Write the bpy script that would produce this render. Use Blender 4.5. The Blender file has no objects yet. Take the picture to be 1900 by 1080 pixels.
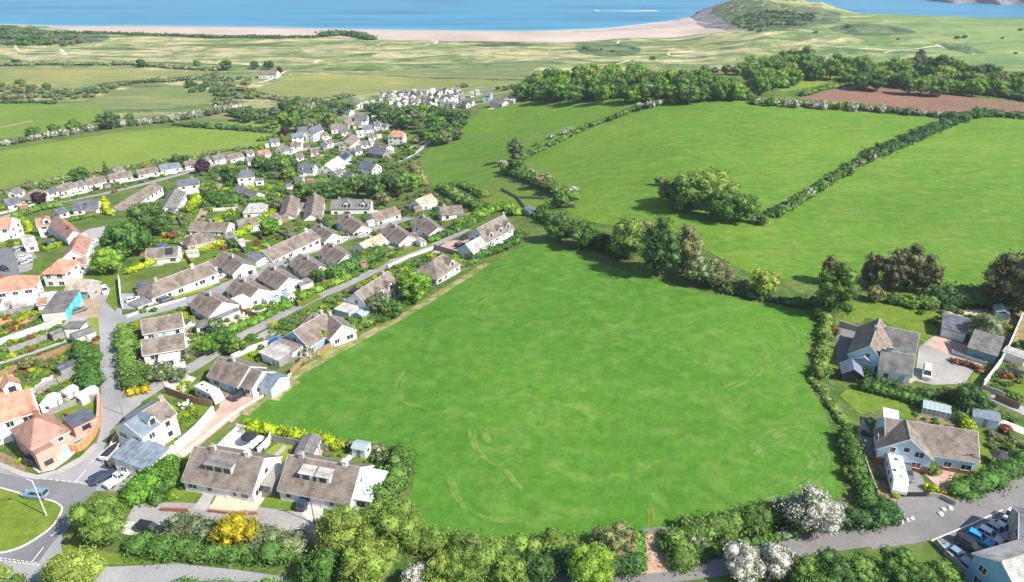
import bpy, bmesh, math, random
import numpy as np
from mathutils import Vector, Matrix
random.seed(7); rng = np.random.default_rng(11)
scene = bpy.context.scene
COL = scene.collection
R = math.radians
# ------------------------------------------------------------------ camera, sky, sun
F, PITCH, ZC = 1300.0, R(27.6), 90.0
CP, SP = math.cos(PITCH), math.sin(PITCH)
cam_d = bpy.data.cameras.new('camera'); cam = bpy.data.objects.new('camera', cam_d); COL.objects.link(cam)
cam_d.sensor_width = 36.0; cam_d.lens = 36.0 * F / 1900.0
cam_d.clip_start = 1.0; cam_d.clip_end = 40000.0
cam.location = (0, 0, ZC); cam.rotation_euler = (R(90) - PITCH, 0, 0)
scene.camera = cam
SUN_AZ, SUN_EL = R(116), R(44)
world = bpy.data.worlds.new('World'); scene.world = world; world.use_nodes = True
nt = world.node_tree
sky = nt.nodes.new('ShaderNodeTexSky'); sky.sky_type = 'NISHITA'; sky.sun_disc = False
sky.sun_elevation = SUN_EL; sky.sun_rotation = SUN_AZ; sky.air_density = 1.0; sky.dust_density = 1.0
bg = nt.nodes['Background']; bg.inputs['Strength'].default_value = 0.105
nt.links.new(sky.outputs[0], bg.inputs['Color'])
sd = bpy.data.lights.new('sun', 'SUN'); sd.energy = 4.7; sd.angle = R(0.5); sd.color = (1.0, 0.95, 0.86)
sun = bpy.data.objects.new('sun', sd); COL.objects.link(sun)
sdir = Vector((math.sin(SUN_AZ) * math.cos(SUN_EL), math.cos(SUN_AZ) * math.cos(SUN_EL), math.sin(SUN_EL)))
sun.rotation_euler = sdir.to_track_quat('Z', 'Y').to_euler()
scene.view_settings.view_transform = 'Standard'; scene.view_settings.look = 'None'
scene.view_settings.exposure = 0.72; scene.view_settings.gamma = 1.0
scene.cycles.max_bounces = 5; scene.cycles.diffuse_bounces = 3; scene.cycles.glossy_bounces = 2
scene.cycles.transmission_bounces = 4; scene.cycles.volume_bounces = 0; scene.cycles.transparent_max_bounces = 6

# ------------------------------------------------------------------ terrain
SEA = -55.0
def S(a, b, v):
    t = np.clip((v - a) / (b - a), 0, 1); return t * t * (3 - 2 * t)
def ray(px, py):
    dx, dy = (px - 950.0) / F, (py - 540.0) / F
    return np.array((dx, CP - dy * SP, -SP - dy * CP))
def on_plane(px, py, z):
    d = ray(px, py); t = (z - ZC) / d[2]; return d * t + np.array((0, 0, ZC))
_beach = [(-400, 36), (0, 46), (100, 50), (300, 51), (480, 53), (700, 57), (960, 60), (1060, 57), (1130, 54), (1200, 46), (1262, 39)]
_cliff = [(1284, 22, -45), (1305, 6, -38), (1335, -2, -30), (1390, 6, -35), (1450, 12, -34), (1500, 15, -33), (1600, 22, -33), (1700, 26, -33),
          (1800, 31, -33), (1900, 33, -33), (2150, 42, -33)]
_cs = [on_plane(x, y, SEA) for x, y in _beach] + [on_plane(x, y, z) for x, y, z in _cliff]
_ct = np.array([p[0] / p[1] for p in _cs]); _cy = np.array([p[1] for p in _cs])
T_TIP = _ct[10]
def ground(x, y):
    x = np.asarray(x, float); y = np.asarray(y, float)
    yy = np.maximum(y, -200)
    t = x / (np.maximum(yy, 0) + 60.0)
    w = S(-0.22, 0.26, t)
    hl = -50 * S(110, 480, yy)
    hr = -6 * S(100, 350, yy) - 45 * S(500, 800, yy)
    h = hl * (1 - w) + hr * w
    h = h + 1.2 * np.sin(x * 0.013 + 1.0) * np.sin(yy * 0.011) * S(60, 200, yy)
    # dunes
    dn = S(640, 800, yy)
    h = h + dn * (1.0 * np.sin(x * 0.045 + 0.02 * yy) * np.sin(yy * 0.06 - 0.013 * x) + 0.8 * np.sin(x * 0.021 + yy * 0.09))
    tt = x / np.maximum(yy, 50)
    # plateau that rises to the cliff on the right, and the headland mound
    h = h + 18 * S(T_TIP - 0.01, T_TIP + 0.13, tt) * S(800, 1050, yy)
    h = h + 14 * np.exp(-(((x - 445) / 92) ** 4 + ((yy - 1280) / 105) ** 4)) * (1 + .16 * np.sin(x * .13) * np.sin(yy * .09) + .08 * np.sin(x * .31 + yy * .22)) * S(1080, 1200, yy)
    yc = np.interp(tt, _ct, _cy); d = yc - yy
    b = S(T_TIP - 0.004, T_TIP + 0.008, tt)
    lim = SEA + (1 - b) * d * 0.035 + b * (d * 1.4 + 4 * np.sin(x * 0.09) + 3 * np.sin(x * .23 + 1) * 1.0)
    h = np.where(yy > 800, np.minimum(h, lim), h)
    return np.maximum(h, -70)
def gz(x, y): return float(ground(x, y))
_ts = np.concatenate((np.arange(50, 700, 2.0), np.arange(700, 2400, 6.0)))
def gp(px, py, h=0.0):
    """point of the terrain (raised by h) that the photograph shows at a pixel"""
    d = ray(px, py)
    z = ZC + _ts * d[2]; g = ground(_ts * d[0], _ts * d[1]) + h
    k = np.nonzero(z <= g)[0]
    if len(k) == 0: t = _ts[-1]
    else:
        k = k[0]; lo, hi = (_ts[k - 1], _ts[k]) if k > 0 else (20, _ts[0])
        for _ in range(14):
            m = (lo + hi) / 2
            if ZC + m * d[2] <= gz(m * d[0], m * d[1]) + h: hi = m
            else: lo = m
        t = hi
    return Vector((t * d[0], t * d[1], ZC + t * d[2]))
def depth(p): return p[1] * CP + (ZC - p[2]) * SP
def pxm(p): return F / depth(p)          # photograph pixels per metre

# ------------------------------------------------------------------ materials
MATS = {}
def newmat(name):
    m = bpy.data.materials.new(name); m.use_nodes = True; MATS[name] = m
    n = m.node_tree; b = n.nodes['Principled BSDF']; return m, n, b
def noise_mix(n, c1, c2, scale, detail=4, coord='Object', lo=0.35, hi=0.65, rough=0.6, dist=0.0):
    tc = n.nodes.new('ShaderNodeTexCoord'); no = n.nodes.new('ShaderNodeTexNoise')
    no.inputs['Scale'].default_value = scale; no.inputs['Detail'].default_value = detail
    no.inputs['Roughness'].default_value = rough; no.inputs['Distortion'].default_value = dist
    n.links.new(tc.outputs[coord], no.inputs['Vector'])
    rp = n.nodes.new('ShaderNodeMapRange'); rp.inputs[1].default_value = lo; rp.inputs[2].default_value = hi
    n.links.new(no.outputs[0], rp.inputs[0])
    return mixc(n, c1, c2, rp.outputs[0])
def mixc(n, c1, c2, fac, mode='MIX'):
    mx = n.nodes.new('ShaderNodeMix'); mx.data_type = 'RGBA'; mx.blend_type = mode
    for i, c in ((6, c1), (7, c2)):
        if isinstance(c, tuple): mx.inputs[i].default_value = (*c, 1)
        else: n.links.new(c, mx.inputs[i])
    if isinstance(fac, float): mx.inputs[0].default_value = fac
    else: n.links.new(fac, mx.inputs[0])
    return mx.outputs[2]
def surf(name, c1, c2, scale=0.5, rough=0.85, fine=None, lo=.35, hi=.65, spec=0.2, coord='Object', metallic=0.0):
    m, n, b = newmat(name)
    o = noise_mix(n, c1, c2, scale, 5, coord, lo, hi)
    if fine: 
        k = fine[1]
        o = mixc(n, o, noise_mix(n, (1 - k,) * 3, (1 + k,) * 3, fine[0], 3, coord, .3, .7), 1.0, 'MULTIPLY')
    n.links.new(o, b.inputs['Base Color']); b.inputs['Roughness'].default_value = rough
    b.inputs['Specular IOR Level'].default_value = spec; b.inputs['Metallic'].default_value = metallic
    return m
def tiles(name, c1, c2, scale=.7, rough=.85, fine=(3.5, .2), spec=.2):
    m, n, b = newmat(name)
    o = noise_mix(n, c1, c2, scale, 6, 'Object', .38, .62, .65)
    o = mixc(n, o, noise_mix(n, (1 - fine[1],) * 3, (1 + fine[1],) * 3, fine[0], 4, 'Object', .3, .7), 1.0, 'MULTIPLY')
    o = mixc(n, o, noise_mix(n, (.74, .72, .68), (1.06, 1.06, 1.06), .33, 4, 'Object', .34, .50), 1.0, 'MULTIPLY')
    tc = n.nodes.new('ShaderNodeTexCoord')
    for axis, per, amt in (('Z', 5.2, .16), ('X', 2.6, .09)):
        w = n.nodes.new('ShaderNodeTexWave'); w.bands_direction = axis; w.inputs['Scale'].default_value = per / 3.14; w.inputs['Distortion'].default_value = .25; w.inputs['Detail Scale'].default_value = 2
        n.links.new(tc.outputs['Object'], w.inputs[0]); r = n.nodes.new('ShaderNodeMapRange'); r.inputs[3].default_value = 1 - amt; r.inputs[4].default_value = 1 + amt * .6; n.links.new(w.outputs[1], r.inputs[0])
        v = n.nodes.new('ShaderNodeCombineXYZ'); [n.links.new(r.outputs[0], v.inputs[i]) for i in range(3)]
        o = mixc(n, o, v.outputs[0], 1.0, 'MULTIPLY')
    n.links.new(o, b.inputs['Base Color']); b.inputs['Roughness'].default_value = rough; b.inputs['Specular IOR Level'].default_value = spec
    return m
def plain(name, c, rough=0.6, spec=0.4, metallic=0.0): 
    m, n, b = newmat(name); 
    o = noise_mix(n, tuple(v * .86 for v in c), tuple(min(1, v * 1.08) for v in c), 1.1, 4)
    n.links.new(o, b.inputs['Base Color']); b.inputs['Roughness'].default_value = rough
    b.inputs['Specular IOR Level'].default_value = spec; b.inputs['Metallic'].default_value = metallic
    return m
def field_mat(name, c1, c2, c3, streak=(0.02, 0.12), ang=0.5):
    """sward: broad patches, mown streaks and fine mottling"""
    m, n, b = newmat(name)
    o = noise_mix(n, c1, c2, 0.022, 5, 'Object', .26, .74, .62, 0.6)
    tc = n.nodes.new('ShaderNodeTexCoord'); mp = n.nodes.new('ShaderNodeMapping')
    mp.inputs['Rotation'].default_value = (0, 0, ang); mp.inputs['Scale'].default_value = (streak[0], streak[1], 0.02)
    no = n.nodes.new('ShaderNodeTexNoise'); no.inputs['Scale'].default_value = 1.6; no.inputs['Detail'].default_value = 4
    no.inputs['Distortion'].default_value = 1.2
    n.links.new(tc.outputs['Object'], mp.inputs[0]); n.links.new(mp.outputs[0], no.inputs['Vector'])
    rp = n.nodes.new('ShaderNodeMapRange'); rp.inputs[1].default_value = .46; rp.inputs[2].default_value = .80
    n.links.new(no.outputs[0], rp.inputs[0])
    o = mixc(n, o, c3, rp.outputs[0])
    o = mixc(n, o, noise_mix(n, (.86, .90, .9), (1.16, 1.08, 1.05), 0.007, 3, 'Object', .36, .62), 1.0, 'MULTIPLY')
    o = mixc(n, o, noise_mix(n, (.80,) * 3, (1.2,) * 3, 0.35, 6, 'Object', .3, .7, .7), 1.0, 'MULTIPLY')
    o = mixc(n, o, noise_mix(n, (.84,) * 3, (1.15,) * 3, 1.7, 4, 'Object', .3, .7, .7), 1.0, 'MULTIPLY')
    n.links.new(o, b.inputs['Base Color']); b.inputs['Roughness'].default_value = 0.95; b.inputs['Specular IOR Level'].default_value = 0.1
    bp = n.nodes.new('ShaderNodeBump'); bp.inputs['Strength'].default_value = 0.5; bp.inputs['Distance'].default_value = 0.25
    n2 = n.nodes.new('ShaderNodeTexNoise'); n2.inputs['Scale'].default_value = 0.9; n2.inputs['Detail'].default_value = 6
    n.links.new(tc.outputs['Object'], n2.inputs['Vector']); n.links.new(n2.outputs[0], bp.inputs['Height']); n.links.new(bp.outputs[0], b.inputs['Normal'])
    return m
def leaf_mat(name, c1, c2, blossom=None, bl=0.5, trans=0.25):
    m, n, b = newmat(name)
    o = noise_mix(n, c1, c2, 2.2, 3, 'Object', .38, .62)
    g = n.nodes.new('ShaderNodeNewGeometry')
    mr = n.nodes.new('ShaderNodeMapRange'); mr.inputs[3].default_value = 0.45; mr.inputs[4].default_value = 1.6
    n.links.new(g.outputs['Random Per Island'], mr.inputs[0])
    v = n.nodes.new('ShaderNodeCombineXYZ')
    for i in range(3): n.links.new(mr.outputs[0], v.inputs[i])
    o = mixc(n, o, v.outputs[0], 1.0, 'MULTIPLY')
    oi = n.nodes.new('ShaderNodeObjectInfo'); hs = n.nodes.new('ShaderNodeHueSaturation')
    m2 = n.nodes.new('ShaderNodeMapRange'); m2.inputs[3].default_value = 0.478; m2.inputs[4].default_value = 0.518
    m3 = n.nodes.new('ShaderNodeMapRange'); m3.inputs[3].default_value = 1.45; m3.inputs[4].default_value = 0.98
    n.links.new(oi.outputs['Random'], m2.inputs[0]); n.links.new(oi.outputs['Random'], m3.inputs[0])
    n.links.new(m2.outputs[0], hs.inputs['Hue']); n.links.new(m3.outputs[0], hs.inputs['Value']); n.links.new(o, hs.inputs['Color'])
    o = hs.outputs[0]
    if blossom:
        no = n.nodes.new('ShaderNodeTexNoise'); no.inputs['Scale'].default_value = 3.0; no.inputs['Detail'].default_value = 2
        tc = n.nodes.new('ShaderNodeTexCoord'); n.links.new(tc.outputs['Object'], no.inputs['Vector'])
        ad = n.nodes.new('ShaderNodeMath'); ad.operation = 'MULTIPLY_ADD'; ad.inputs[1].default_value = 0.55; n.links.new(g.outputs['Random Per Island'], ad.inputs[0]); n.links.new(no.outputs[0], ad.inputs[2])
        gt = n.nodes.new('ShaderNodeMath'); gt.operation = 'GREATER_THAN'; gt.inputs[1].default_value = 1.05 - bl * .55
        n.links.new(ad.outputs[0], gt.inputs[0])
        o = mixc(n, o, blossom, gt.outputs[0])
    n.links.new(o, b.inputs['Base Color']); b.inputs['Roughness'].default_value = 0.75; b.inputs['Specular IOR Level'].default_value = 0.25
    tr = n.nodes.new('ShaderNodeBsdfTranslucent'); n.links.new(o, tr.inputs[0])
    ms = n.nodes.new('ShaderNodeMixShader'); ms.inputs[0].default_value = trans
    out = n.nodes['Material Output']
    n.links.new(b.outputs[0], ms.inputs[1]); n.links.new(tr.outputs[0], ms.inputs[2]); n.links.new(ms.outputs[0], out.inputs[0])
    return m
LEAF = {
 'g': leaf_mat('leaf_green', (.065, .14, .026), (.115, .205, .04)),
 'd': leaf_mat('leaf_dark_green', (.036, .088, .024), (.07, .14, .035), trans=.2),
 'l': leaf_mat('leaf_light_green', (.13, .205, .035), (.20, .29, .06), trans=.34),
 'v': leaf_mat('leaf_vivid_green', (.09, .20, .022), (.15, .28, .035)),
 'o': leaf_mat('leaf_olive', (.15, .165, .06), (.215, .22, .09)),
 's': leaf_mat('leaf_sage', (.10, .14, .065), (.17, .20, .10)),
 'w': leaf_mat('leaf_white_blossom', (.10, .15, .05), (.18, .22, .10), (.60, .58, .51), .60),
 'h': leaf_mat('leaf_part_blossom', (.075, .135, .035), (.13, .19, .06), (.55, .53, .46), .16),
 'p': leaf_mat('leaf_copper', (.025, .012, .016), (.05, .022, .03), trans=.1),
 'y': leaf_mat('leaf_golden', (.22, .19, .01), (.36, .31, .02)),
 'k': leaf_mat('leaf_lime', (.22, .30, .012), (.33, .41, .02)),
 'c': leaf_mat('leaf_bronze_conifer', (.06, .072, .03), (.12, .122, .052), trans=.08),
 'r': leaf_mat('leaf_rust', (.16, .06, .03), (.24, .10, .05)),
}
M = {}
M['bark'] = surf('bark', (.09, .07, .05), (.16, .13, .10), 3)
M['br'] = tiles('brown_roof_tiles', (.165, .135, .115), (.25, .21, .18), 0.7, .85, (3.5, .22))
M['gr'] = tiles('grey_roof_tiles', (.15, .145, .145), (.22, .21, .205), 0.7, .85, (3.5, .2))
M['lg'] = tiles('pale_grey_roof_tiles', (.34, .33, .32), (.46, .44, .42), 0.7, .85, (3.5, .15))
M['sl'] = tiles('slate_roof', (.085, .095, .12), (.15, .16, .19), 0.7, .6, (3.5, .2), spec=.5)
M['bl'] = tiles('blue_slate_roof', (.13, .17, .22), (.19, .23, .28), 0.7, .6, (3.5, .12), spec=.5)
M['te'] = tiles('terracotta_roof_tiles', (.38, .19, .13), (.50, .29, .20), 0.7, .85, (3.5, .15))
M['rd'] = tiles('weathered_red_roof_tiles', (.31, .17, .14), (.41, .24, .19), 0.7, .85, (3.5, .15))
M['pk'] = tiles('tan_roof_tiles', (.40, .31, .25), (.52, .42, .34), 0.7, .85, (3.5, .12))
M['wh_roof'] = surf('white_roof_sheet', (.68, .70, .72), (.80, .80, .80), 0.7, .6)
M['white'] = surf('white_render', (.74, .73, .70), (.82, .81, .79), .6, .8, (4, .05))
M['cream'] = surf('cream_render', (.66, .60, .48), (.76, .70, .58), .6, .8, (4, .05))
M['pblue'] = surf('pale_blue_render', (.45, .58, .68), (.52, .64, .73), .6, .8)
M['mblue'] = surf('blue_paint_and_shade', (.22, .42, .62), (.27, .47, .66), .6, .8)
M['pink'] = surf('pink_brick', (.60, .32, .25), (.68, .39, .30), .9, .85, (6, .1))
M['brick'] = surf('red_brick', (.27, .11, .08), (.36, .16, .11), .9, .85, (6, .15))
M['orange'] = surf('orange_brick', (.52, .24, .11), (.64, .33, .17), .9, .85, (6, .1))
M['teal'] = surf('teal_boards', (.12, .26, .27), (.16, .31, .31), .6, .7)
M['turq'] = surf('turquoise_boards', (.06, .45, .52), (.10, .52, .58), .6, .7)
M['teal2'] = surf('light_turquoise_boards', (.12, .58, .66), (.16, .64, .70), .6, .7)
M['stone'] = surf('stone_wall', (.30, .28, .25), (.46, .43, .38), 1.5, .9, (6, .25))
M['pale'] = surf('pale_wall', (.58, .56, .52), (.72, .70, .66), 1.0, .9, (5, .08))
M['frame'] = plain('white_frame', (.80, .80, .80), .4)
M['dark'] = plain('dark_metal', (.03, .03, .035), .5)
M['wood'] = surf('fence_wood', (.24, .15, .09), (.34, .22, .13), 1.2, .9, (7, .2))
M['gwood'] = surf('grey_wood', (.22, .21, .20), (.32, .31, .29), 1.2, .9, (7, .2))
M['gate'] = plain('galvanised_metal', (.42, .43, .44), .45, .5, .5)
g_, n_, b_ = newmat('window_glass'); b_.inputs['Base Color'].default_value = (.035, .045, .055, 1); b_.inputs['Roughness'].default_value = .12
b_.inputs['Specular IOR Level'].default_value = .8; M['glass'] = g_
g_, n_, b_ = newmat('pale_glass'); b_.inputs['Base Color'].default_value = (.33, .42, .43, 1); b_.inputs['Roughness'].default_value = .15
b_.inputs['Specular IOR Level'].default_value = .8; M['pglass'] = g_
M['asphalt'] = surf('asphalt', (.25, .25, .26), (.35, .345, .35), .10, .9, (3.0, .12))
M['asphalt_dark'] = surf('dark_and_shaded_asphalt', (.15, .153, .165), (.21, .21, .22), .12, .9, (3.0, .12))
M['asphalt_pale'] = surf('worn_asphalt', (.26, .25, .24), (.35, .335, .32), .15, .9, (2.0, .12))
M['mown'] = surf('mown_grass', (.072, .180, .022), (.135, .226, .046), .25, .95, (1.5, .2), .42, .60)
M['mown2'] = surf('mown_pasture', (.09, .195, .025), (.17, .245, .05), .25, .95, (1.5, .2), .42, .60)
M['headland'] = surf('headland_turf', (.05, .08, .036), (.14, .16, .075), .05, .95, (.25, .35), .38, .62)
M['verge_earth'] = surf('dry_verge', (.15, .19, .045), (.36, .30, .17), .35, .95, (1.5, .2), .42, .62)
M['asphalt_lane'] = surf('lane_asphalt', (.17, .162, .16), (.235, .225, .22), .10, .9, (3.0, .12))
M['mark'] = plain('road_paint', (.70, .70, .68), .8, .2)
M['pave'] = surf('pavement_slabs', (.34, .33, .31), (.42, .40, .38), .3, .9, (3, .1))
M['gravel'] = surf('pale_gravel', (.44, .42, .38), (.58, .55, .50), .4, .95, (3, .15))
M['white_gravel'] = surf('white_paving', (.66, .65, .62), (.76, .75, .72), .4, .95, (3, .06))
M['pinkdrive'] = surf('pink_gravel_drive', (.42, .28, .23), (.53, .37, .31), .3, .95, (2, .12))
M['sandpath'] = surf('beige_patio', (.52, .42, .30), (.60, .50, .37), .3, .95, (2, .1))
M['lawn'] = field_mat('lawn_grass', (.10, .175, .02), (.14, .21, .03), (.19, .22, .05), (.2, .4), .3)
M['lawn_dry'] = field_mat('dry_lawn_grass', (.19, .24, .04), (.24, .28, .05), (.30, .30, .09), (.2, .4), .3)
M['bed'] = surf('garden_soil_planting', (.14, .13, .05), (.30, .22, .13), 1.2, .95, (4, .3))
M['meadow'] = field_mat('meadow_grass', (.055, .165, .017), (.083, .205, .025), (.130, .226, .046), (.09, .10), .5)
M['pasture'] = field_mat('pasture_grass', (.080, .190, .018), (.122, .235, .028), (.18, .24, .052), (.05, .12), .15)
M['pasture_pale'] = field_mat('pale_pasture_grass', (.13, .21, .028), (.165, .245, .04), (.20, .25, .06), (.015, .10), .3)
M['pasture_dry'] = field_mat('dry_pasture_grass', (.17, .21, .06), (.23, .25, .085), (.33, .29, .14), (.012, .06), .1)
M['scrub'] = field_mat('marsh_grass', (.12, .18, .06), (.17, .21, .08), (.28, .26, .13), (.012, .06), .1)
M['plough'] = field_mat('ploughed_soil', (.17, .095, .07), (.23, .135, .10), (.18, .16, .095), (.02, .25), -.3)
M['track'] = surf('bare_earth_track', (.34, .25, .17), (.44, .33, .23), .4, .95, (2, .15))
M['redsoil'] = surf('red_soil', (.40, .26, .18), (.50, .34, .25), .6, .95, (3, .15))
M['sand'] = surf('beach_sand', (.40, .32, .27), (.50, .41, .35), .01, .95, (.06, .07))
M['wetsand'] = surf('wet_sand', (.38, .31, .27), (.46, .38, .33), .02, .7, (.06, .07))
M['dunesand'] = surf('dune_sand', (.50, .44, .32), (.60, .53, .40), .05, .95, (.3, .1))
M['dunegrass'] = surf('dry_dune_grass', (.17, .20, .085), (.42, .37, .22), .035, .95, (.2, .2), .38, .60)
M['rock'] = surf('cliff_rock', (.09, .10, .115), (.24, .23, .215), .06, .95, (.4, .3))
M['heath'] = surf('dark_heath', (.04, .075, .035), (.13, .18, .07), .045, .95, (.25, .35), .40, .60)
# ------------------------------------------------------------------ mesh helpers
def link(o, parent=None):
    COL.objects.link(o)
    if parent is not None: o.parent = parent
    return o
def tag(o, label=None, cat=None, group=None, kind=None):
    for k, v in (('label', label), ('category', cat), ('group', group), ('kind', kind)):
        if v: o[k] = v
    return o
def empty(name, loc, rz=0.0):
    o = bpy.data.objects.new(name, None); o.empty_display_size = .5; o.location = loc; o.rotation_euler = (0, 0, rz); return link(o)
class MB:
    def __init__(s): s.v = []; s.f = []
    def add(s, vs, fs):
        k = len(s.v); s.v += [tuple(v) for v in vs]; s.f += [tuple(i + k for i in f) for f in fs]; return s
    def box(s, x0, x1, y0, y1, z0, z1):
        return s.add([(x0, y0, z0), (x1, y0, z0), (x1, y1, z0), (x0, y1, z0), (x0, y0, z1), (x1, y0, z1), (x1, y1, z1), (x0, y1, z1)],
                     [(0, 3, 2, 1), (4, 5, 6, 7), (0, 1, 5, 4), (1, 2, 6, 5), (2, 3, 7, 6), (3, 0, 4, 7)])
    def obox(s, p, q, w, z0, z1):                      # box along p->q (2-D), width w
        d = Vector((q[0] - p[0], q[1] - p[1])); L = d.length or 1; n = Vector((-d.y, d.x)) / L * w / 2
        c = [(p[0] - n.x, p[1] - n.y), (q[0] - n.x, q[1] - n.y), (q[0] + n.x, q[1] + n.y), (p[0] + n.x, p[1] + n.y)]
        return s.add([(*a, z0) for a in c] + [(*a, z1) for a in c], [(0, 3, 2, 1), (4, 5, 6, 7), (0, 1, 5, 4), (1, 2, 6, 5), (2, 3, 7, 6), (3, 0, 4, 7)])
    def tube(s, p, q, r0, r1, n=8, cap=True):
        p, q = Vector(p), Vector(q); d = (q - p).normalized(); a = d.orthogonal().normalized(); b = d.cross(a)
        vs = [p + (a * math.cos(2 * math.pi * i / n) + b * math.sin(2 * math.pi * i / n)) * r0 for i in range(n)] + \
             [q + (a * math.cos(2 * math.pi * i / n) + b * math.sin(2 * math.pi * i / n)) * r1 for i in range(n)]
        fs = [(i, (i + 1) % n, n + (i + 1) % n, n + i) for i in range(n)]
        if cap: fs += [tuple(range(n - 1, -1, -1)), tuple(range(n, 2 * n))]
        return s.add(vs, fs)
    def slab(s, quad, t):                               # quad lifted by t along its normal
        q = [Vector(v) for v in quad]; nn = (q[1] - q[0]).cross(q[2] - q[0]).normalized()
        if nn.z < 0: nn = -nn
        n = len(q); vs = q + [v + nn * t for v in q]
        fs = [tuple(range(n - 1, -1, -1)), tuple(range(n, 2 * n))] + [(i, (i + 1) % n, n + (i + 1) % n, n + i) for i in range(n)]
        return s.add(vs, fs)
    def mesh(s, name, mat):
        me = bpy.data.meshes.new(name); me.from_pydata(s.v, [], s.f); me.materials.append(mat)
        b = bmesh.new(); b.from_mesh(me); bmesh.ops.recalc_face_normals(b, faces=b.faces); b.to_mesh(me); b.free(); return me
    def build(s, name, mat, parent=None):
        return link(bpy.data.objects.new(name, s.mesh(name, mat)), parent)
def npmesh(name, verts, quads, mat, smooth=False, tris=None):
    me = bpy.data.meshes.new(name); nv = len(verts)
    nq = len(quads); ntri = 0 if tris is None else len(tris)
    me.vertices.add(nv); me.vertices.foreach_set('co', np.asarray(verts, np.float32).ravel())
    idx = np.asarray(quads, np.int32).ravel()
    if ntri: idx = np.concatenate((idx, np.asarray(tris, np.int32).ravel()))
    me.loops.add(len(idx)); me.loops.foreach_set('vertex_index', idx)
    me.polygons.add(nq + ntri)
    ls = np.concatenate((np.arange(nq) * 4, nq * 4 + np.arange(ntri) * 3)).astype(np.int32)
    me.polygons.foreach_set('loop_start', ls)
    if smooth: me.polygons.foreach_set('use_smooth', np.ones(nq + ntri, bool))
    me.update(calc_edges=True); me.validate()
    if mat: me.materials.append(mat)
    return me
# ------------------------------------------------------------------ ground sheets
def ground_material():
    m, n, b = newmat('ground_cover')
    near = noise_mix(n, (.05, .115, .02), (.12, .175, .035), .09, 6, 'Object', .40, .60)
    near = mixc(n, near, (.20, .17, .09), noise_mix(n, (0.,) * 3, (.8,) * 3, .33, 7, 'Object', .49, .64, .72, .5))
    near = mixc(n, near, noise_mix(n, (.8,) * 3, (1.2,) * 3, 1.2, 4, 'Object', .3, .7), 1.0, 'MULTIPLY')
    tc = n.nodes.new('ShaderNodeTexCoord')
    mp = n.nodes.new('ShaderNodeMapping'); mp.inputs['Scale'].default_value = (.010, .040, .03); mp.inputs['Rotation'].default_value = (0, 0, .06)
    no = n.nodes.new('ShaderNodeTexNoise'); no.inputs['Scale'].default_value = 1; no.inputs['Detail'].default_value = 9; no.inputs['Roughness'].default_value = .70; no.inputs['Distortion'].default_value = .8
    n.links.new(tc.outputs['Object'], mp.inputs[0]); n.links.new(mp.outputs[0], no.inputs['Vector'])
    cr = n.nodes.new('ShaderNodeValToRGB'); e = cr.color_ramp.elements
    e[0].position = .36; e[0].color = (.06, .10, .045, 1); e[1].position = .63; e[1].color = (.50, .44, .27, 1)
    for p, c in ((.44, (.12, .18, .065, 1)), (.50, (.18, .235, .09, 1)), (.55, (.31, .31, .15, 1)), (.59, (.40, .36, .20, 1))):
        k = e.new(p); k.color = c
    n.links.new(no.outputs[0], cr.inputs[0])
    far = mixc(n, cr.outputs[0], noise_mix(n, (.55, .62, .6), (1.2, 1.15, 1.1), .05, 7, 'Object', .36, .58, .7, .6), 1.0, 'MULTIPLY')
    far = mixc(n, far, (.07, .10, .05), noise_mix(n, (0.,) * 3, (.8,) * 3, .11, 6, 'Object', .60, .70, .6, .4))
    # the plateau to the right of the dunes is greener
    sx = n.nodes.new('ShaderNodeSeparateXYZ'); n.links.new(tc.outputs['Object'], sx.inputs[0])
    r1 = n.nodes.new('ShaderNodeMapRange'); r1.inputs[1].default_value = 380; r1.inputs[2].default_value = 620; r1.inputs[4].default_value = .72
    n.links.new(sx.outputs[0], r1.inputs[0])
    far = mixc(n, far, noise_mix(n, (.11, .21, .055), (.19, .28, .085), .02, 6), r1.outputs[0])
    r2 = n.nodes.new('ShaderNodeMapRange'); r2.inputs[1].default_value = 520; r2.inputs[2].default_value = 660
    n.links.new(sx.outputs[1], r2.inputs[0])
    o = mixc(n, near, far, r2.outputs[0])
    # steep faces of the headland are bare rock
    ge = n.nodes.new('ShaderNodeNewGeometry'); s2 = n.nodes.new('ShaderNodeSeparateXYZ'); n.links.new(ge.outputs['Normal'], s2.inputs[0])
    r3 = n.nodes.new('ShaderNodeMapRange'); r3.inputs[1].default_value = .88; r3.inputs[2].default_value = .72; n.links.new(s2.outputs[2], r3.inputs[0])
    o = mixc(n, o, noise_mix(n, (.09, .10, .12), (.26, .25, .23), .05, 6), r3.outputs[0])
    n.links.new(o, b.inputs['Base Color']); b.inputs['Roughness'].default_value = .95; b.inputs['Specular IOR Level'].default_value = .1
    return m
def terrain():
    xs = np.arange(-1500, 1501, 8.0); ys = np.concatenate((np.arange(-120, 620, 6.0), np.arange(620, 1760, 8.0)))
    X, Y = np.meshgrid(xs, ys); Z = ground(X, Y)
    nx, ny = len(xs), len(ys)
    v = np.stack((X, Y, Z), -1).reshape(-1, 3)
    i = np.arange(ny - 1)[:, None] * nx + np.arange(nx - 1)[None, :]; i = i.ravel()
    q = np.stack((i, i + 1, i + 1 + nx, i + nx), -1)
    tag(link(bpy.data.objects.new('ground', npmesh('ground', v, q, ground_material(), True))), kind='structure')
terrain()
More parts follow.
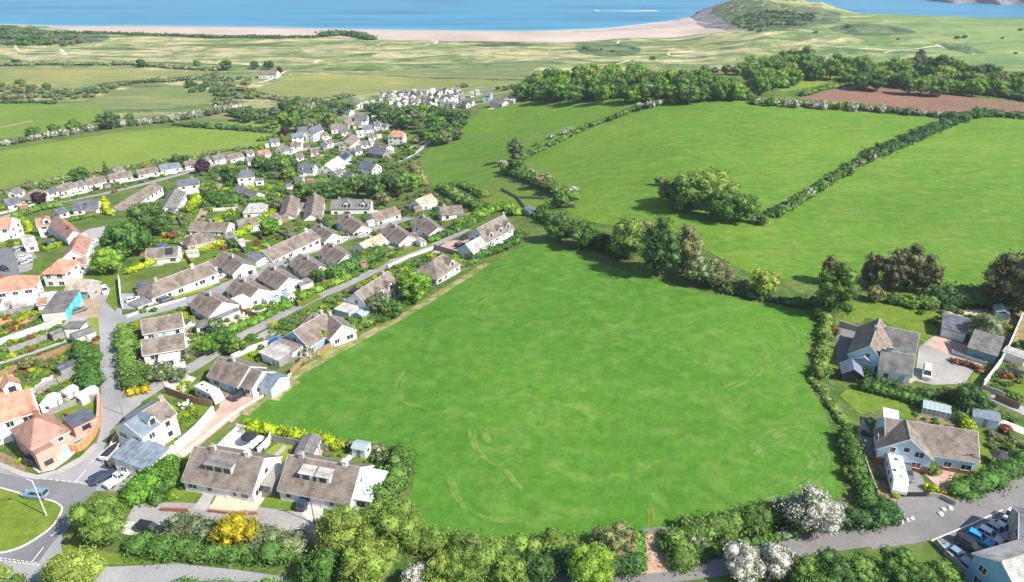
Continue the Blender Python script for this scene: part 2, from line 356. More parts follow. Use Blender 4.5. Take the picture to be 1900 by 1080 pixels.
def catmull(pts, n=4, closed=False):
    out = []; N = len(pts)
    for i in range(N if closed else N - 1):
        g = (lambda k: pts[k % N]) if closed else (lambda k: pts[max(0, min(N - 1, k))])
        p0, p1, p2, p3 = g(i - 1), g(i), g(i + 1), g(i + 2)
        for j in range(n):
            t = j / n
            out.append(tuple(.5 * (2 * p1[c] + (p2[c] - p0[c]) * t + (2 * p0[c] - 5 * p1[c] + 4 * p2[c] - p3[c]) * t * t + (3 * p1[c] - p0[c] - 3 * p2[c] + p3[c]) * t ** 3) for c in range(2)))
    if not closed: out.append(tuple(pts[-1][:2]))
    return out
ROADS = []; POLYS = []; FOOT = []
def drape(name, pts, mat, off=.05, cell=6.0, smooth=0, hard=False, flat=False):
    if smooth: pts = catmull(pts, smooth, True)
    w = pts if flat else [(p.x, p.y) for p in (gp(*p) for p in pts)]
    if hard: POLYS.append(w)
    b = bmesh.new(); vs = [b.verts.new((x, y, 0)) for x, y in w]; b.faces.new(vs)
    bmesh.ops.triangulate(b, faces=b.faces[:])
    x0, x1 = min(p[0] for p in w), max(p[0] for p in w); y0, y1 = min(p[1] for p in w), max(p[1] for p in w)
    for a0, a1, no in ((x0, x1, (1, 0, 0)), (y0, y1, (0, 1, 0))):
        k = math.ceil(a0 / cell) * cell
        while k < a1:
            bmesh.ops.bisect_plane(b, geom=b.verts[:] + b.edges[:] + b.faces[:], plane_co=(k * no[0], k * no[1], 0), plane_no=no, dist=1e-4); k += cell
    bmesh.ops.remove_doubles(b, verts=b.verts[:], dist=1e-3)
    co = np.array([v.co[:2] for v in b.verts]); z = ground(co[:, 0], co[:, 1])
    for v, zz in zip(b.verts, z): v.co.z = zz + off
    for f in b.faces:
        f.smooth = True
        if f.normal.z < 0: f.normal_flip()
    me = bpy.data.meshes.new(name); b.to_mesh(me); b.free(); me.materials.append(mat)
    return tag(link(bpy.data.objects.new(name, me)), kind='structure')
def strip(name, pts, width, mat, off=.08, reg=True, step=3.0, world_pts=False, kerb=False):
    w = [(p.x, p.y) for p in (gp(*p) for p in pts)] if not world_pts else pts
    c = catmull(w, 8)
    # resample
    out = [c[0]]; acc = 0
    for a, b2 in zip(c, c[1:]):
        L = math.dist(a, b2); k = max(1, int(L / step))
        for j in range(1, k + 1): out.append((a[0] + (b2[0] - a[0]) * j / k, a[1] + (b2[1] - a[1]) * j / k))
    c = np.array(out); d = np.gradient(c, axis=0); d /= np.linalg.norm(d, axis=1)[:, None] + 1e-9; nrm = np.stack((-d[:, 1], d[:, 0]), -1)
    if reg:
        for p in c[::2]: ROADS.append((p[0], p[1], width / 2))
    K = 4; rows = []
    for k in range(K + 1):
        p = c + nrm * width * (k / K - .5); rows.append(np.column_stack((p, ground(p[:, 0], p[:, 1]) + off)))
    v = np.stack(rows, 1).reshape(-1, 3); i = (np.arange(len(c) - 1)[:, None] * (K + 1) + np.arange(K)[None, :]).ravel()
    q = np.stack((i, i + K + 1, i + K + 2, i + 1), -1)
    return tag(link(bpy.data.objects.new(name, npmesh(name, v, q, mat, True))), kind='structure')
# ------------------------------------------------------------------ foliage
_ico = bmesh.new(); bmesh.ops.create_icosphere(_ico, subdivisions=2, radius=1.0)
ICO_V = np.array([v.co[:] for v in _ico.verts]); ICO_F = np.array([[v.index for v in f.verts] for f in _ico.faces]); _ico.free()
def leafy(name, blobs, leaf, mat, seed=0, cover=1.15, up=0.2, jit=.30, core=.78, maxn=60000):
    """leaf faces over a heap of ellipsoids (rows: centre xyz, radii xyz), with the inner mass closed behind them"""
    r = np.random.default_rng(seed); B = np.asarray(blobs, float); vs = []; qs = []
    area = 4 * math.pi * ((B[:, 3] * B[:, 4]) ** 1.6 / 3 + (B[:, 3] * B[:, 5]) ** 1.6 / 3 + (B[:, 4] * B[:, 5]) ** 1.6 / 3) ** (1 / 1.6)
    n = np.maximum(6, (area / leaf ** 2 * cover * .62).astype(int))
    if n.sum() > maxn: n = np.maximum(6, (n * maxn / n.sum()).astype(int))
    P = []; N = []
    for k in range(len(B)):
        u = r.normal(size=(n[k], 3)); u /= np.linalg.norm(u, axis=1)[:, None]
        p = B[k, :3] + u * B[k, 3:6] * (1 - jit * .35 + r.exponential(jit * .42, (n[k], 1)) + r.normal(size=(n[k], 1)) * .06); nn = u / B[k, 3:6]; nn /= np.linalg.norm(nn, axis=1)[:, None]
        P.append(p); N.append(nn)
    P = np.concatenate(P); N = np.concatenate(N)
    keep = np.ones(len(P), bool)
    for k in range(len(B)):
        d = np.linalg.norm((P - B[k, :3]) / B[k, 3:6], axis=1); keep &= d > .74
    P, N = P[keep], N[keep]
    N = N + r.normal(size=N.shape) * .8; N[:, 2] += up; N /= np.linalg.norm(N, axis=1)[:, None]
    a = np.cross(N, r.normal(size=N.shape)); a /= np.linalg.norm(a, axis=1)[:, None] + 1e-9; b = np.cross(N, a)
    s = leaf * r.uniform(.35, 1.5, (len(P), 1)) * .5; s2 = s * r.uniform(.55, .95, (len(P), 1))
    V = np.stack((P + a * s, P + b * s2, P - a * s, P - b * s2), 1).reshape(-1, 3)
    Q = np.arange(len(V)).reshape(-1, 4)
    B = B[B[:, 3] > B[:, 3].max() * .36]
    CV = (B[:, None, :3] + ICO_V[None] * B[:, None, 3:6] * core * (1 + .12 * r.normal(size=(len(B), len(ICO_V), 1)))).reshape(-1, 3)
    CT = (ICO_F[None] + (np.arange(len(B)) * len(ICO_V))[:, None, None]).reshape(-1, 3) + len(V)
    return npmesh(name, np.concatenate((V, CV)), Q, mat, False, CT)
def crown_blobs(seed, shape):
    r = np.random.default_rng(seed); out = []
    def lumps(n, zc, rz, rr0, rr1, q0, q1, zlo=-.75, lean=1.0):
        for k in range(n):
            th = r.uniform(0, 2 * math.pi); z = r.uniform(zlo, 1.0); ring = math.sqrt(max(0, 1 - z * z)); rr = ring * r.uniform(rr0, rr1) + .05; q = r.uniform(q0, q1)
            wob = 1 + .16 * math.sin(th * 2 + seed) + .10 * math.sin(th * 3 + seed * 2.1)
            out.append((math.cos(th) * rr * wob, math.sin(th) * rr * wob, zc + z * rz * (1 + .12 * math.sin(th + seed)), q, q * r.uniform(.8, 1.2), q * r.uniform(.7, 1)))
    if shape == 'round':
        out.append((0, 0, .92, .62, .62, .60)); lumps(30, .92, .52, .45, .74, .22, .36); lumps(26, .95, .62, .6, .86, .10, .18)
    elif shape == 'tall':
        out.append((0, 0, 1.35, .52, .52, .98)); lumps(34, 1.35, .98, .42, .70, .22, .34, -.95); lumps(26, 1.4, 1.1, .55, .82, .10, .18, -.9)
    elif shape == 'cone':
        out.append((0, 0, 1.3, .42, .42, 1.0))
        for k in range(60):
            z = r.uniform(0, 1); rad = .80 * (1 - z) ** .8 + .08; th = r.uniform(0, 2 * math.pi); q = .10 + .2 * (1 - z) * r.uniform(.6, 1)
            out.append((math.cos(th) * rad * .7, math.sin(th) * rad * .7, .35 + z * 2.45, q, q, q))
    else:                                               # shrub: sits on the ground
        out.append((0, 0, .38, .66, .66, .45)); lumps(18, .35, .42, .5, .72, .2, .34, 0); lumps(14, .38, .52, .6, .84, .10, .18, 0)
    return out
def trunk_mesh(seed, shape):
    r = random.Random(seed); m = MB(); h = {'round': .85, 'tall': 1.2, 'cone': 1.9}[shape]
    m.tube((0, 0, -.25), (.02, .01, h * .5), .085, .06, 9); m.tube((.02, .01, h * .5), (0, .03, h), .06, .03, 8)
    for k in range(6):
        a = k * 1.05 + r.uniform(-.3, .3); z0 = h * r.uniform(.4, .75); m.tube((0, 0, z0), (math.cos(a) * .55, math.sin(a) * .55, z0 + r.uniform(.25, .5)), .035, .012, 6)
    return m.mesh('trunk', M['bark'])
_cm = {}
LEAFSZ = {0: .058, 1: .082, 2: .13, 3: .20, 4: .32}
def crown_mesh(shape, lod, var, kind):
    k = (shape, lod, var, kind)
    if k not in _cm:
        kk = (shape, lod, var)
        if kk not in _cm: _cm[kk] = leafy('crown', crown_blobs(hash(shape) % 97 * 0 + {'round': 1, 'tall': 2, 'cone': 3, 'shrub': 4}[shape] * 50 + var, shape), LEAFSZ[lod], None, var + 9, 1.25)
        me = _cm[kk].copy(); me.materials.append(LEAF[kind]); _cm[k] = me
    return _cm[k]
_tm = {}
NT = [0]; TREES = []; SHRUBS = []; CALLS = []; CALL = [None]
CAT = {'tree': 'tree', 'conifer': 'tree', 'hawthorn': 'tree', 'shrub': 'shrub', 'hawthorn_bush': 'shrub'}
KN = {'g': 'green', 'd': 'dark green', 'l': 'light green', 'v': 'bright green', 'o': 'olive brown', 's': 'grey green', 'w': 'white blossoming', 'h': 'part blossoming',
      'p': 'dark copper', 'y': 'golden yellow', 'k': 'lime green', 'c': 'bronze', 'r': 'rust red'}
def plant(cx, cy, r, kind='g', shape='round', label=None, group=None, zf=1.0, squash=1.0):
    """a tree or shrub whose crown the photograph shows centred on (cx, cy) with radius r px"""
    hc = {'round': .92, 'tall': 1.35, 'cone': 1.4, 'shrub': .42}[shape]
    p = gp(cx, cy, 3); 
    for _ in range(4):
        rm = r / pxm(p); p = gp(cx, cy, hc * rm * zf)
    x, y = p.x, p.y; z = gz(x, y); NT[0] += 1
    rp = r * 0.54
    lod = 0 if rp > 26 else 1 if rp > 15 else 2 if rp > 7.5 else 3 if rp > 3.4 else 4
    var = NT[0] % (4 if lod > 1 else 3)
    rz = (NT[0] * 2.399) % 6.283; sc = (rm * random.uniform(.95, 1.05) * squash, rm * random.uniform(.95, 1.05), rm * zf)
    name = {'cone': 'conifer', 'shrub': 'shrub'}.get(shape, 'tree')
    if kind in 'wh': name = 'hawthorn' if shape != 'shrub' else 'hawthorn_bush'
    cm = crown_mesh(shape, lod, var, kind)
    rec = dict(name=name, shape=shape, lod=lod, var=var, kind=kind, loc=(x, y, z - (.05 * rm if shape == 'shrub' else 0)), rz=rz, sc=sc, rp=rp, px=cx, label=label, group=group, call=CALL[0])
    TREES.append((x, y, rm))
    if name in ('shrub', 'hawthorn_bush'): SHRUBS.append(rec)
    else: realise(rec)
def realise(q):
    cm = crown_mesh(q['shape'], q['lod'], q['var'], q['kind'])
    if q['shape'] == 'shrub' or q['rp'] < 4.2:
        o = link(bpy.data.objects.new(q['name'], cm)); o.location = q['loc']; o.rotation_euler = (0, 0, q['rz']); o.scale = q['sc']
    else:
        o = empty(q['name'], q['loc'], q['rz']); o.scale = q['sc']; k = (q['shape'], q['var'])
        if k not in _tm: _tm[k] = trunk_mesh(q['var'], q['shape'])
        link(bpy.data.objects.new('trunk', _tm[k]), o); link(bpy.data.objects.new('crown', cm), o)
    tag(o, q['label'], CAT[q['name']], q['group']); q['o'] = o
    if q['call'] is not None: CALLS.append(q)
_T = 'first second third fourth fifth sixth seventh eighth ninth tenth eleventh twelfth thirteenth fourteenth fifteenth sixteenth seventeenth eighteenth nineteenth twentieth'.split()
def ordinal(k): return _T[k] if k < 20 else ('twenty-', 'thirty-', 'forty-', 'fifty-', 'sixty-')[(k - 20) // 10] + _T[(k - 20) % 10] if (k - 19) % 10 else ('thirtieth', 'fortieth', 'fiftieth', 'sixtieth')[(k - 29) // 10]
def finish_plants(limit=285):
    """the shrubs that show largest are objects of their own, the crowd of small ones is one object"""
    SHRUBS.sort(key=lambda q: -q['rp'] - (1000 if q['call'] is None else 0))
    for q in SHRUBS[:limit]: realise(q)
    V = []; Qd = []; Tr = []; MQ = []; MT = []; off = 0; kinds = sorted(LEAF); cache = {}
    for q in SHRUBS[limit:]:
        k = ('shrub' if q['shape'] == 'shrub' else q['shape'], max(2, q['lod']), q['var'], q['kind']); me = crown_mesh(*k); kk = k[:3]
        if kk not in cache:
            v = np.empty(len(me.vertices) * 3, np.float32); me.vertices.foreach_get('co', v); li = np.empty(len(me.loops), np.int32); me.loops.foreach_get('vertex_index', li)
            ls = np.empty(len(me.polygons), np.int32); me.polygons.foreach_get('loop_start', ls); lt = np.empty(len(me.polygons), np.int32); me.polygons.foreach_get('loop_total', lt)
            cache[kk] = (v.reshape(-1, 3), li[ls[lt == 4][:, None] + np.arange(4)], li[ls[lt == 3][:, None] + np.arange(3)])
        v, fq, ft = cache[kk]; w = v * np.array(q['sc']); cz, sz = math.cos(q['rz']), math.sin(q['rz'])
        V.append(np.column_stack((w[:, 0] * cz - w[:, 1] * sz + q['loc'][0], w[:, 0] * sz + w[:, 1] * cz + q['loc'][1], w[:, 2] + q['loc'][2])))
        Qd.append(fq + off); Tr.append(ft + off); MQ += [kinds.index(q['kind'])] * len(fq); MT += [kinds.index(q['kind'])] * len(ft); off += len(v)
    if V:
        me = npmesh('small_shrubs', np.concatenate(V), np.concatenate(Qd), None, False, np.concatenate(Tr))
        for k in kinds: me.materials.append(LEAF[k])
        me.polygons.foreach_set('material_index', np.array(MQ + MT, np.int32)); me.update()
        tag(link(bpy.data.objects.new('small_shrubs', me)), 'small mixed shrubs crowding the gardens, marsh and dunes', kind='stuff')
    groups = {}
    for q in CALLS: groups.setdefault((q['call'], q['label']), []).append(q)
    for (_, lab), L in groups.items():
        if len(L) < 2 or not lab: continue
        L.sort(key=lambda q: q['px']); head, rest = lab.split(' in ', 1) if ' in ' in lab else (lab, '')
        for i, q in enumerate(L):
            for nn in (' tree ', ' bush ', ' shrub '):
                if nn in lab:
                    h, t = lab.split(nn, 1); q['o']['label'] = '%s %s%sfrom the left %s' % (ordinal(i), h, nn, t); break
def inpoly(x, y, P):
    c = False; n = len(P)
    for i in range(n):
        x0, y0 = P[i]; x1, y1 = P[i - 1]
        if (y0 > y) != (y1 > y) and x < (x1 - x0) * (y - y0) / (y1 - y0) + x0: c = not c
    return c
def blocked(x, y, m=1.0):
    for rx, ry, rw in ROADS:
        if (rx - x) ** 2 + (ry - y) ** 2 < (rw + m) ** 2: return True
    for cx, cy, ang, hl, hw in FOOT:
        dx, dy = x - cx, y - cy; u = dx * math.cos(ang) + dy * math.sin(ang); v = -dx * math.sin(ang) + dy * math.cos(ang)
        if abs(u) < hl + m and abs(v) < hw + m: return True
    return any(inpoly(x, y, P) for P in POLYS)
def wood(poly, sp, r, kinds, shape='round', group=None, label=None, keep=1.0, avoid=False, zf=1.0, row=.62):
    """individual trees filling a pixel region, nearer rows lower in the picture; label is a template with %s for the colour"""
    x0, x1 = min(p[0] for p in poly), max(p[0] for p in poly); y0, y1 = min(p[1] for p in poly), max(p[1] for p in poly)
    y = y0; k = 0; CALL[0] = len(TREES) + 1
    while y <= y1:
        x = x0 + (k % 2) * sp / 2
        while x <= x1:
            px, py = x + random.uniform(-.35, .35) * sp, y + random.uniform(-.3, .3) * sp * row
            if inpoly(px, py, poly) and random.random() < keep:
                kd = random.choice(kinds.replace('w', 'h') if False else kinds); rr = random.uniform(*r)
                ok = True
                if avoid:
                    q = gp(px, py); ok = not blocked(q.x, q.y, rr / pxm(q) * .75)
                if ok: plant(px, py, rr, kd, shape, (label % KN[kd]) if label else None, group, zf * random.uniform(.85, 1.15))
            x += sp
        y += sp * row; k += 1
    CALL[0] = None
def hedge(pts, w, h, kind='g', label='', name='hedge', group=None, rough=.3, smooth=True, off=0.0):
    W = [(p.x, p.y) for p in (gp(*p) for p in pts)]
    if smooth and len(W) > 2: W = catmull(W, 4)
    c = [W[0]]
    for a, b in zip(W, W[1:]):
        L = math.dist(a, b); k = max(1, int(L / (w * .42)))
        for j in range(1, k + 1): c.append((a[0] + (b[0] - a[0]) * j / k, a[1] + (b[1] - a[1]) * j / k))
    r = random.Random(len(c) * 7 + int(w * 10)); o = c[len(c) // 2]; oz = gz(*o); bl = []
    for x, y in c:
        z = gz(x, y) - oz; q = 1 + r.uniform(-rough, rough)
        rw = w * .5 * (1 + r.uniform(-rough, rough) * .7); hh = h * q
        bl.append((x - o[0] + r.uniform(-.2, .2) * w * rough, y - o[1] + r.uniform(-.2, .2) * w * rough, z + hh * .45, rw, rw, hh * .55))
        if rough > .2 and r.random() < .8:
            a = r.uniform(0, 6.28); bl.append((x - o[0] + math.cos(a) * rw * .5, y - o[1] + math.sin(a) * rw * .5, z + hh * r.uniform(.5, .85), rw * .5, rw * .5, hh * .32))
    s = pxm(Vector((o[0], o[1], oz))); leaf = max(.2, 2.1 / (s * .54))
    me = leafy(name, bl, leaf, LEAF[kind], len(c), 1.2, maxn=26000)
    ob = link(bpy.data.objects.new(name, me)); ob.location = (o[0], o[1], oz + off)
    for x, y in c[::3]: ROADS.append((x, y, w * .4))
    return tag(ob, label, 'hedge', group)
# ------------------------------------------------------------------ houses
def window(parent, x, y, z, w, h, ax, near=True, mat='glass'):
    """window in a wall; ax = outward direction (cos, sin) in local axes"""
    ux, uy = -ax[1], ax[0]
    def quadbox(mb, u0, u1, z0, z1, d0, d1):
        vs = []
        for d in (d0, d1):
            for (u, zz) in ((u0, z0), (u1, z0), (u1, z1), (u0, z1)): vs.append((x + ux * u + ax[0] * d, y + uy * u + ax[1] * d, z + zz))
        mb.add(vs, [(0, 1, 2, 3), (4, 7, 6, 5), (0, 4, 5, 1), (1, 5, 6, 2), (2, 6, 7, 3), (3, 7, 4, 0)])
    if near:
        m = MB(); t = .09
        quadbox(m, -w / 2, w / 2, -t, 0, -.02, .10); quadbox(m, -w / 2, w / 2, h, h + t * .7, -.02, .06)
        quadbox(m, -w / 2 - t, -w / 2, 0, h, -.02, .06); quadbox(m, w / 2, w / 2 + t, 0, h, -.02, .06)
        if w > 1.0: quadbox(m, -.035, .035, 0, h, .002, .05)
        f = m.build('window', M['frame'], parent)
        g = MB(); quadbox(g, -w / 2, w / 2, 0, h, -.02, .03); g.build('pane', M[mat], f)
    else:
        g = MB(); quadbox(g, -w / 2, w / 2, 0, h, -.02, .05); g.build('window', M[mat], parent)
def house(a, b, W, hw, rise, roof, wall, label, name='house', cat=None, hip=(0, 0), chim=(.3,), win=True, fascia=True, ext=(), dorm=(), door=True,
          cons=(), solar=None, group=None, hipL=False, mono=0, base=1.2, garage=0, plinth=None, skylight=0, wallfront=None, ov=.3):
    """a, b: the ridge ends as pixels; W depth across the ridge, hw eaves height, rise of the roof (m)"""
    W = W * (.86 if pxm(gp(*a)) < 8.2 else .94)
    if 'cream' in label and False: pass
    A = gp(a[0], a[1], hw + rise); B = gp(b[0], b[1], hw + rise)
    c = (A + B) / 2; d = Vector((B.x - A.x, B.y - A.y)); L = d.length; ang = math.atan2(d.y, d.x)
    z0 = gz(c.x, c.y); o = empty(name, (c.x, c.y, z0), ang); near = pxm(c) > 4.6
    FOOT.append((c.x, c.y, ang, L / 2, W / 2))
    hl = L / 2; hf = W / 2
    camdir = Vector((-c.x, -c.y)).normalized()
    def faces(ax): 
        v = Vector((ax[0] * math.cos(ang) - ax[1] * math.sin(ang), ax[0] * math.sin(ang) + ax[1] * math.cos(ang))); return v.dot(camdir)
    front = 1 if faces((0, 1)) > faces((0, -1)) else -1
    # walls
    m = MB()
    if mono:                                            # single pitch: high side at -front
        yh, yl = -front * hf, front * hf
        m.add([(-hl, yl, -base), (hl, yl, -base), (hl, yh, -base), (-hl, yh, -base), (-hl, yl, hw), (hl, yl, hw), (hl, yh, hw + rise), (-hl, yh, hw + rise)],
              [(0, 1, 2, 3), (4, 7, 6, 5), (0, 4, 5, 1), (1, 5, 6, 2), (2, 6, 7, 3), (3, 7, 4, 0)])
    else:
        m.box(-hl, hl, -hf, hf, -base, hw)
        k = len(m.v); e0 = hl if hip[0] == 0 else None
        for sx, hp in ((-1, hip[0]), (1, hip[1])):
            if not hp:
                x0, x1 = sx * hl, sx * (hl - .25)
                m.add([(x0, -hf, hw + .001), (x0, hf, hw + .001), (x0, 0, hw + rise), (x1, -hf, hw + .001), (x1, hf, hw + .001), (x1, 0, hw + rise)],
                      [(0, 1, 2), (3, 5, 4), (0, 2, 5, 3), (1, 4, 5, 2), (0, 3, 4, 1)])
    wl = m.build('wall', M[wall], o)
    if plinth:
        p = MB(); t = .04; hp_ = hw * plinth[1]
        p.box(-hl - t, hl + t, -hf - t, hf + t, -base - .05, hp_); p.build('brick_course', M[plinth[0]], o)
    # roof
    rm = MB(); t = .14
    if rise < .05:
        rm.box(-hl - .15, hl + .15, -hf - .15, hf + .15, hw + .003, hw + .22)
    elif mono:
        sl = rise / W; e = ov
        zl, zh = hw - sl * e, hw + rise + sl * e
        rm.slab([(-hl - ov, yl + front * e, zl + .01), (hl + ov, yl + front * e, zl + .01), (hl + ov, yh - front * e, zh + .01), (-hl - ov, yh - front * e, zh + .01)], t)
    else:
        sl = rise / hf; ze = hw - sl * ov; ye = hf + ov; zr = hw + rise
        xa = -hl - (ov * .6 if not hip[0] else ov); xb = hl + (ov * .6 if not hip[1] else ov)
        ra = xa if not hip[0] else xa + hip[0] * (hf + ov); rb = xb if not hip[1] else xb - hip[1] * (hf + ov)
        if ra > rb: ra = rb = (ra + rb) / 2
        for s in (-1, 1):
            rm.slab([(xa, s * ye, ze + .012), (xb, s * ye, ze + .012), (rb, 0, zr + .012), (ra, 0, zr + .012)], t)
        if hip[0]: rm.slab([(xa, -ye, ze + .012), (xa, ye, ze + .012), (ra, 0, zr + .012)], t)
        if hip[1]: rm.slab([(xb, -ye, ze + .012), (xb, ye, ze + .012), (rb, 0, zr + .012)], t)
    rf = rm.build('roof', M[roof], o)
    if rise >= .05 and not mono:
        if near: MB().tube((ra, 0, zr + t), (rb, 0, zr + t), .11, .11, 6).build('ridge_tiles', M['lg' if roof in ('br', 'gr', 'lg') else roof], rf)
        for i, fr in enumerate(chim):
            cx = -hl + fr * L; cx = max(ra + .4, min(rb - .4, cx)) if (hip[0] or hip[1]) else cx
            cm = MB().box(cx - .45, cx + .45, -.35, .35, zr - .6, zr + 1.0).box(cx - .52, cx + .52, -.42, .42, zr + 1.0, zr + 1.12)
            cm.tube((cx - .2, 0, zr + 1.1), (cx - .2, 0, zr + 1.5), .12, .1, 8).tube((cx + .2, 0, zr + 1.1), (cx + .2, 0, zr + 1.5), .12, .1, 8)
            cm.build('chimney', M['brick' if roof in ('te', 'rd') else ('white' if i % 2 and wall == 'white' else 'stone')], rf)
        if fascia and near:
            fm = MB(); 
            for s in (-1, 1): fm.box(xa + .05, xb - .05, min(s * ye, s * (ye + .07)), max(s * ye, s * (ye + .07)), ze - .12, ze + .11)
            for sx, hp, xe in ((-1, hip[0], xa), (1, hip[1], xb)):
                if not hp:
                    for s in (-1, 1):
                        x0, x1 = xe, xe + sx * .06
                        fm.add([(x0, s * ye, ze - .12), (x0, s * ye, ze + .17), (x0, 0, zr + .17), (x0, 0, zr - .12), (x1, s * ye, ze - .12), (x1, s * ye, ze + .17), (x1, 0, zr + .17), (x1, 0, zr - .12)],
                               [(0, 1, 2, 3), (4, 7, 6, 5), (0, 4, 5, 1), (1, 5, 6, 2), (2, 6, 7, 3), (3, 7, 4, 0)])
            fm.build('bargeboard', M['frame'], o)
        if skylight:
            for i in range(skylight):
                x = -hl + L * (i + 1) / (skylight + 1); y0, y1 = front * hf * .3, front * hf * .5
                s2 = MB().slab([(x - .45, y0, hw + rise * .7 + .17), (x + .45, y0, hw + rise * .7 + .17), (x + .45, y1, hw + rise * .5 + .17), (x - .45, y1, hw + rise * .5 + .17)], .05)
                s2.build('skylight', M['glass'], rf)
        if solar:
            x0, x1 = -hl + L * solar[0], -hl + L * solar[1]; s = front * solar[2]
            MB().slab([(x0, s * hf * .12, hw + rise * .88 + .18), (x1, s * hf * .12, hw + rise * .88 + .18), (x1, s * hf * .85, hw + rise * .15 + .18), (x0, s * hf * .85, hw + rise * .15 + .18)], .05).build('solar_panel', M['glass'], rf)
    # openings
    if win:
        floors = [0.95] if hw < 3.6 else [0.95, 3.35]
        for ax, span, dist in (((0, 1), L, hf), ((0, -1), L, hf), ((1, 0), W, hl), ((-1, 0), W, hl)):
            if faces(ax) < -.15: continue
            n = max(1, int(span / (3.0 if near else 3.6)))
            isf = ax[1] == front
            for fi, fz in enumerate(floors):
                if mono and not isf and ax[1] != 0: pass
                for i in range(n):
                    u = (i + .5) / n * span - span / 2; wd = (1.5, .9, 1.7, 1.2)[(i * 3 + int(abs(c.x))) % 4] if near else 1.3
                    if ax[0] != 0 and n > 2 and i % 2 == 0 and fi: continue
                    px_, py_ = (u, ax[1] * dist) if ax[1] else (ax[0] * dist, u)
                    if fi == 0 and isf and door and i == n // 2 and n > 1:
                        dm = MB(); sy = ax[1]
                        dm.box(px_ - .48, px_ + .48, min(py_ - .02, py_ + sy * .07), max(py_ - .02, py_ + sy * .07), .0, 2.05)
                        dm.build('door', M['frame' if int(abs(c.y)) % 2 else 'mblue'], o)
                        if span / n > 3.2 and near: window(o, px_ + 1.5, py_, fz + .1, .7, 1.0, ax, near)
                        continue
                    if garage and isf and i < garage:
                        MB().box(px_ - 1.15, px_ + 1.15, min(py_, py_ + ax[1] * .06), max(py_, py_ + ax[1] * .06), 0.02, 2.1).build('garage_door', M['frame'], o); continue
                    window(o, px_, py_, fz, wd, 1.15, ax, near)
            if ax[0] != 0 and rise > 2.6 and not hip[0 if ax[0] < 0 else 1] and not mono: window(o, ax[0] * dist, 0, hw + .35, 1.0, 1.0, ax, near)
    elif garage:
        for i in range(garage):
            u = (i + .5) / garage * L - hl; w2 = L / garage * .42
            MB().box(u - w2, u + w2, min(front * hf, front * (hf + .06)), max(front * hf, front * (hf + .06)), .02, min(2.2, hw - .25)).build('garage_door', M['frame'], o)
    # dormers: (fraction along ridge, width, style, wall, roof)
    for (fr, dw, st, dwall, droof) in dorm:
        x = -hl + L * fr; s = front
        yo = s * hf * (.62 if st == 'flat' else .86); zb = hw + rise * (1 - abs(yo) / hf); ht = 1.5 if st == 'flat' else 1.5
        zt = min(zb + ht, hw + rise - .15); yi = s * hf * (1 - (zt - hw) / rise) 
        dm = MB(); y0, y1 = (yo, yi)
        dm.add([(x - dw / 2, y0, zb - .3), (x + dw / 2, y0, zb - .3), (x + dw / 2, y0, zt), (x - dw / 2, y0, zt), (x - dw / 2, y1, zt), (x + dw / 2, y1, zt), (x - dw / 2, y0 * .98, zb - .4), (x + dw / 2, y0 * .98, zb - .4)],
               [(0, 1, 2, 3), (3, 2, 5, 4), (0, 3, 4), (1, 5, 2), (0, 4, 5, 1)])
        dd = dm.build('dormer', M[dwall], o)
        r2 = MB()
        if st == 'flat':
            r2.slab([(x - dw / 2 - .2, y0 + s * .3, zt + .01), (x + dw / 2 + .2, y0 + s * .3, zt + .01), (x + dw / 2 + .2, y1, zt + .25), (x - dw / 2 - .2, y1, zt + .25)], .1)
        else:
            g = dw * .45; yj = s * hf * max(0, (1 - (zt + g - hw) / rise))
            for q in (-1, 1): r2.slab([(x + q * (dw / 2 + .2), y0 + s * .25, zt - .1), (x, y0 + s * .25, zt + g), (x, yj, zt + g), (x + q * (dw / 2 + .2), y1, zt - .1)], .08)
            dg = MB().add([(x - dw / 2, y0 - s * .01, zt), (x + dw / 2, y0 - s * .01, zt), (x, y0 - s * .01, zt + g * .9), (x, y0 - s * .3, zt)], [(0, 1, 2), (0, 2, 3), (1, 3, 2)]); dg.build('dormer_gable', M[dwall], dd)
        r2.build('dormer_roof', M[droof], dd)
        nw = max(1, int(dw / 1.7))
        for i in range(nw): 
            u = x - dw / 2 + (i + .5) * dw / nw; g = MB(); w2 = min(1.3, dw / nw * .75) / 2
            g.box(u - w2, u + w2, min(y0, y0 + s * .05), max(y0, y0 + s * .05), zb + .12, zt - .12); g.build('dormer_window', M['glass'], dd)
    # extensions: (x0, x1, y0, y1, h, wall, roofmat) in local metres, +y = front
    for (x0, x1, y0, y1, h, ew, er) in ext:
        ya, yb = sorted((y0 * front, y1 * front)); e = MB().box(x0, x1, ya, yb, -base - .06, h).build('extension', M[ew], o)
        MB().box(x0 - .12, x1 + .12, ya - .12, yb + .12, h + .003, h + .17).build('extension_roof', M[er], e)
        yw = y1 * front
        if abs(x1 - x0) > 2: window(e, (x0 + x1) / 2, yw, .95, min(1.6, (x1 - x0) * .5), 1.1, (0, 1 if yw > 0 else -1), False)
    # conservatories: (x0, x1, y0, y1, h, gable height)
    for (x0, x1, y0, y1, h, gh) in cons:
        if x0 > 5: x0, x1 = hl + .03, hl + (x1 - x0)
        if x1 < -5: x0, x1 = -hl - (x1 - x0), -hl - .03
        ya, yb = sorted((y0 * front, y1 * front)); t = .07
        e = MB(); n = max(2, int((x1 - x0) / .9))
        for i in range(n + 1):
            x = x0 + (x1 - x0) * i / n
            for yy in (ya, yb): e.box(x - t, x + t, yy - t, yy + t, -base, h)
            e.tube((x, ya, h + .05), (x, (ya + yb) / 2, h + gh), t, t, 4); e.tube((x, yb, h + .05), (x, (ya + yb) / 2, h + gh), t, t, 4)
        for yy in (ya, yb): e.box(x0, x1, yy - t * 1.1, yy + t * 1.1, h - .1, h + .05).box(x0, x1, yy - t * 1.2, yy + t * 1.2, -base, .5)
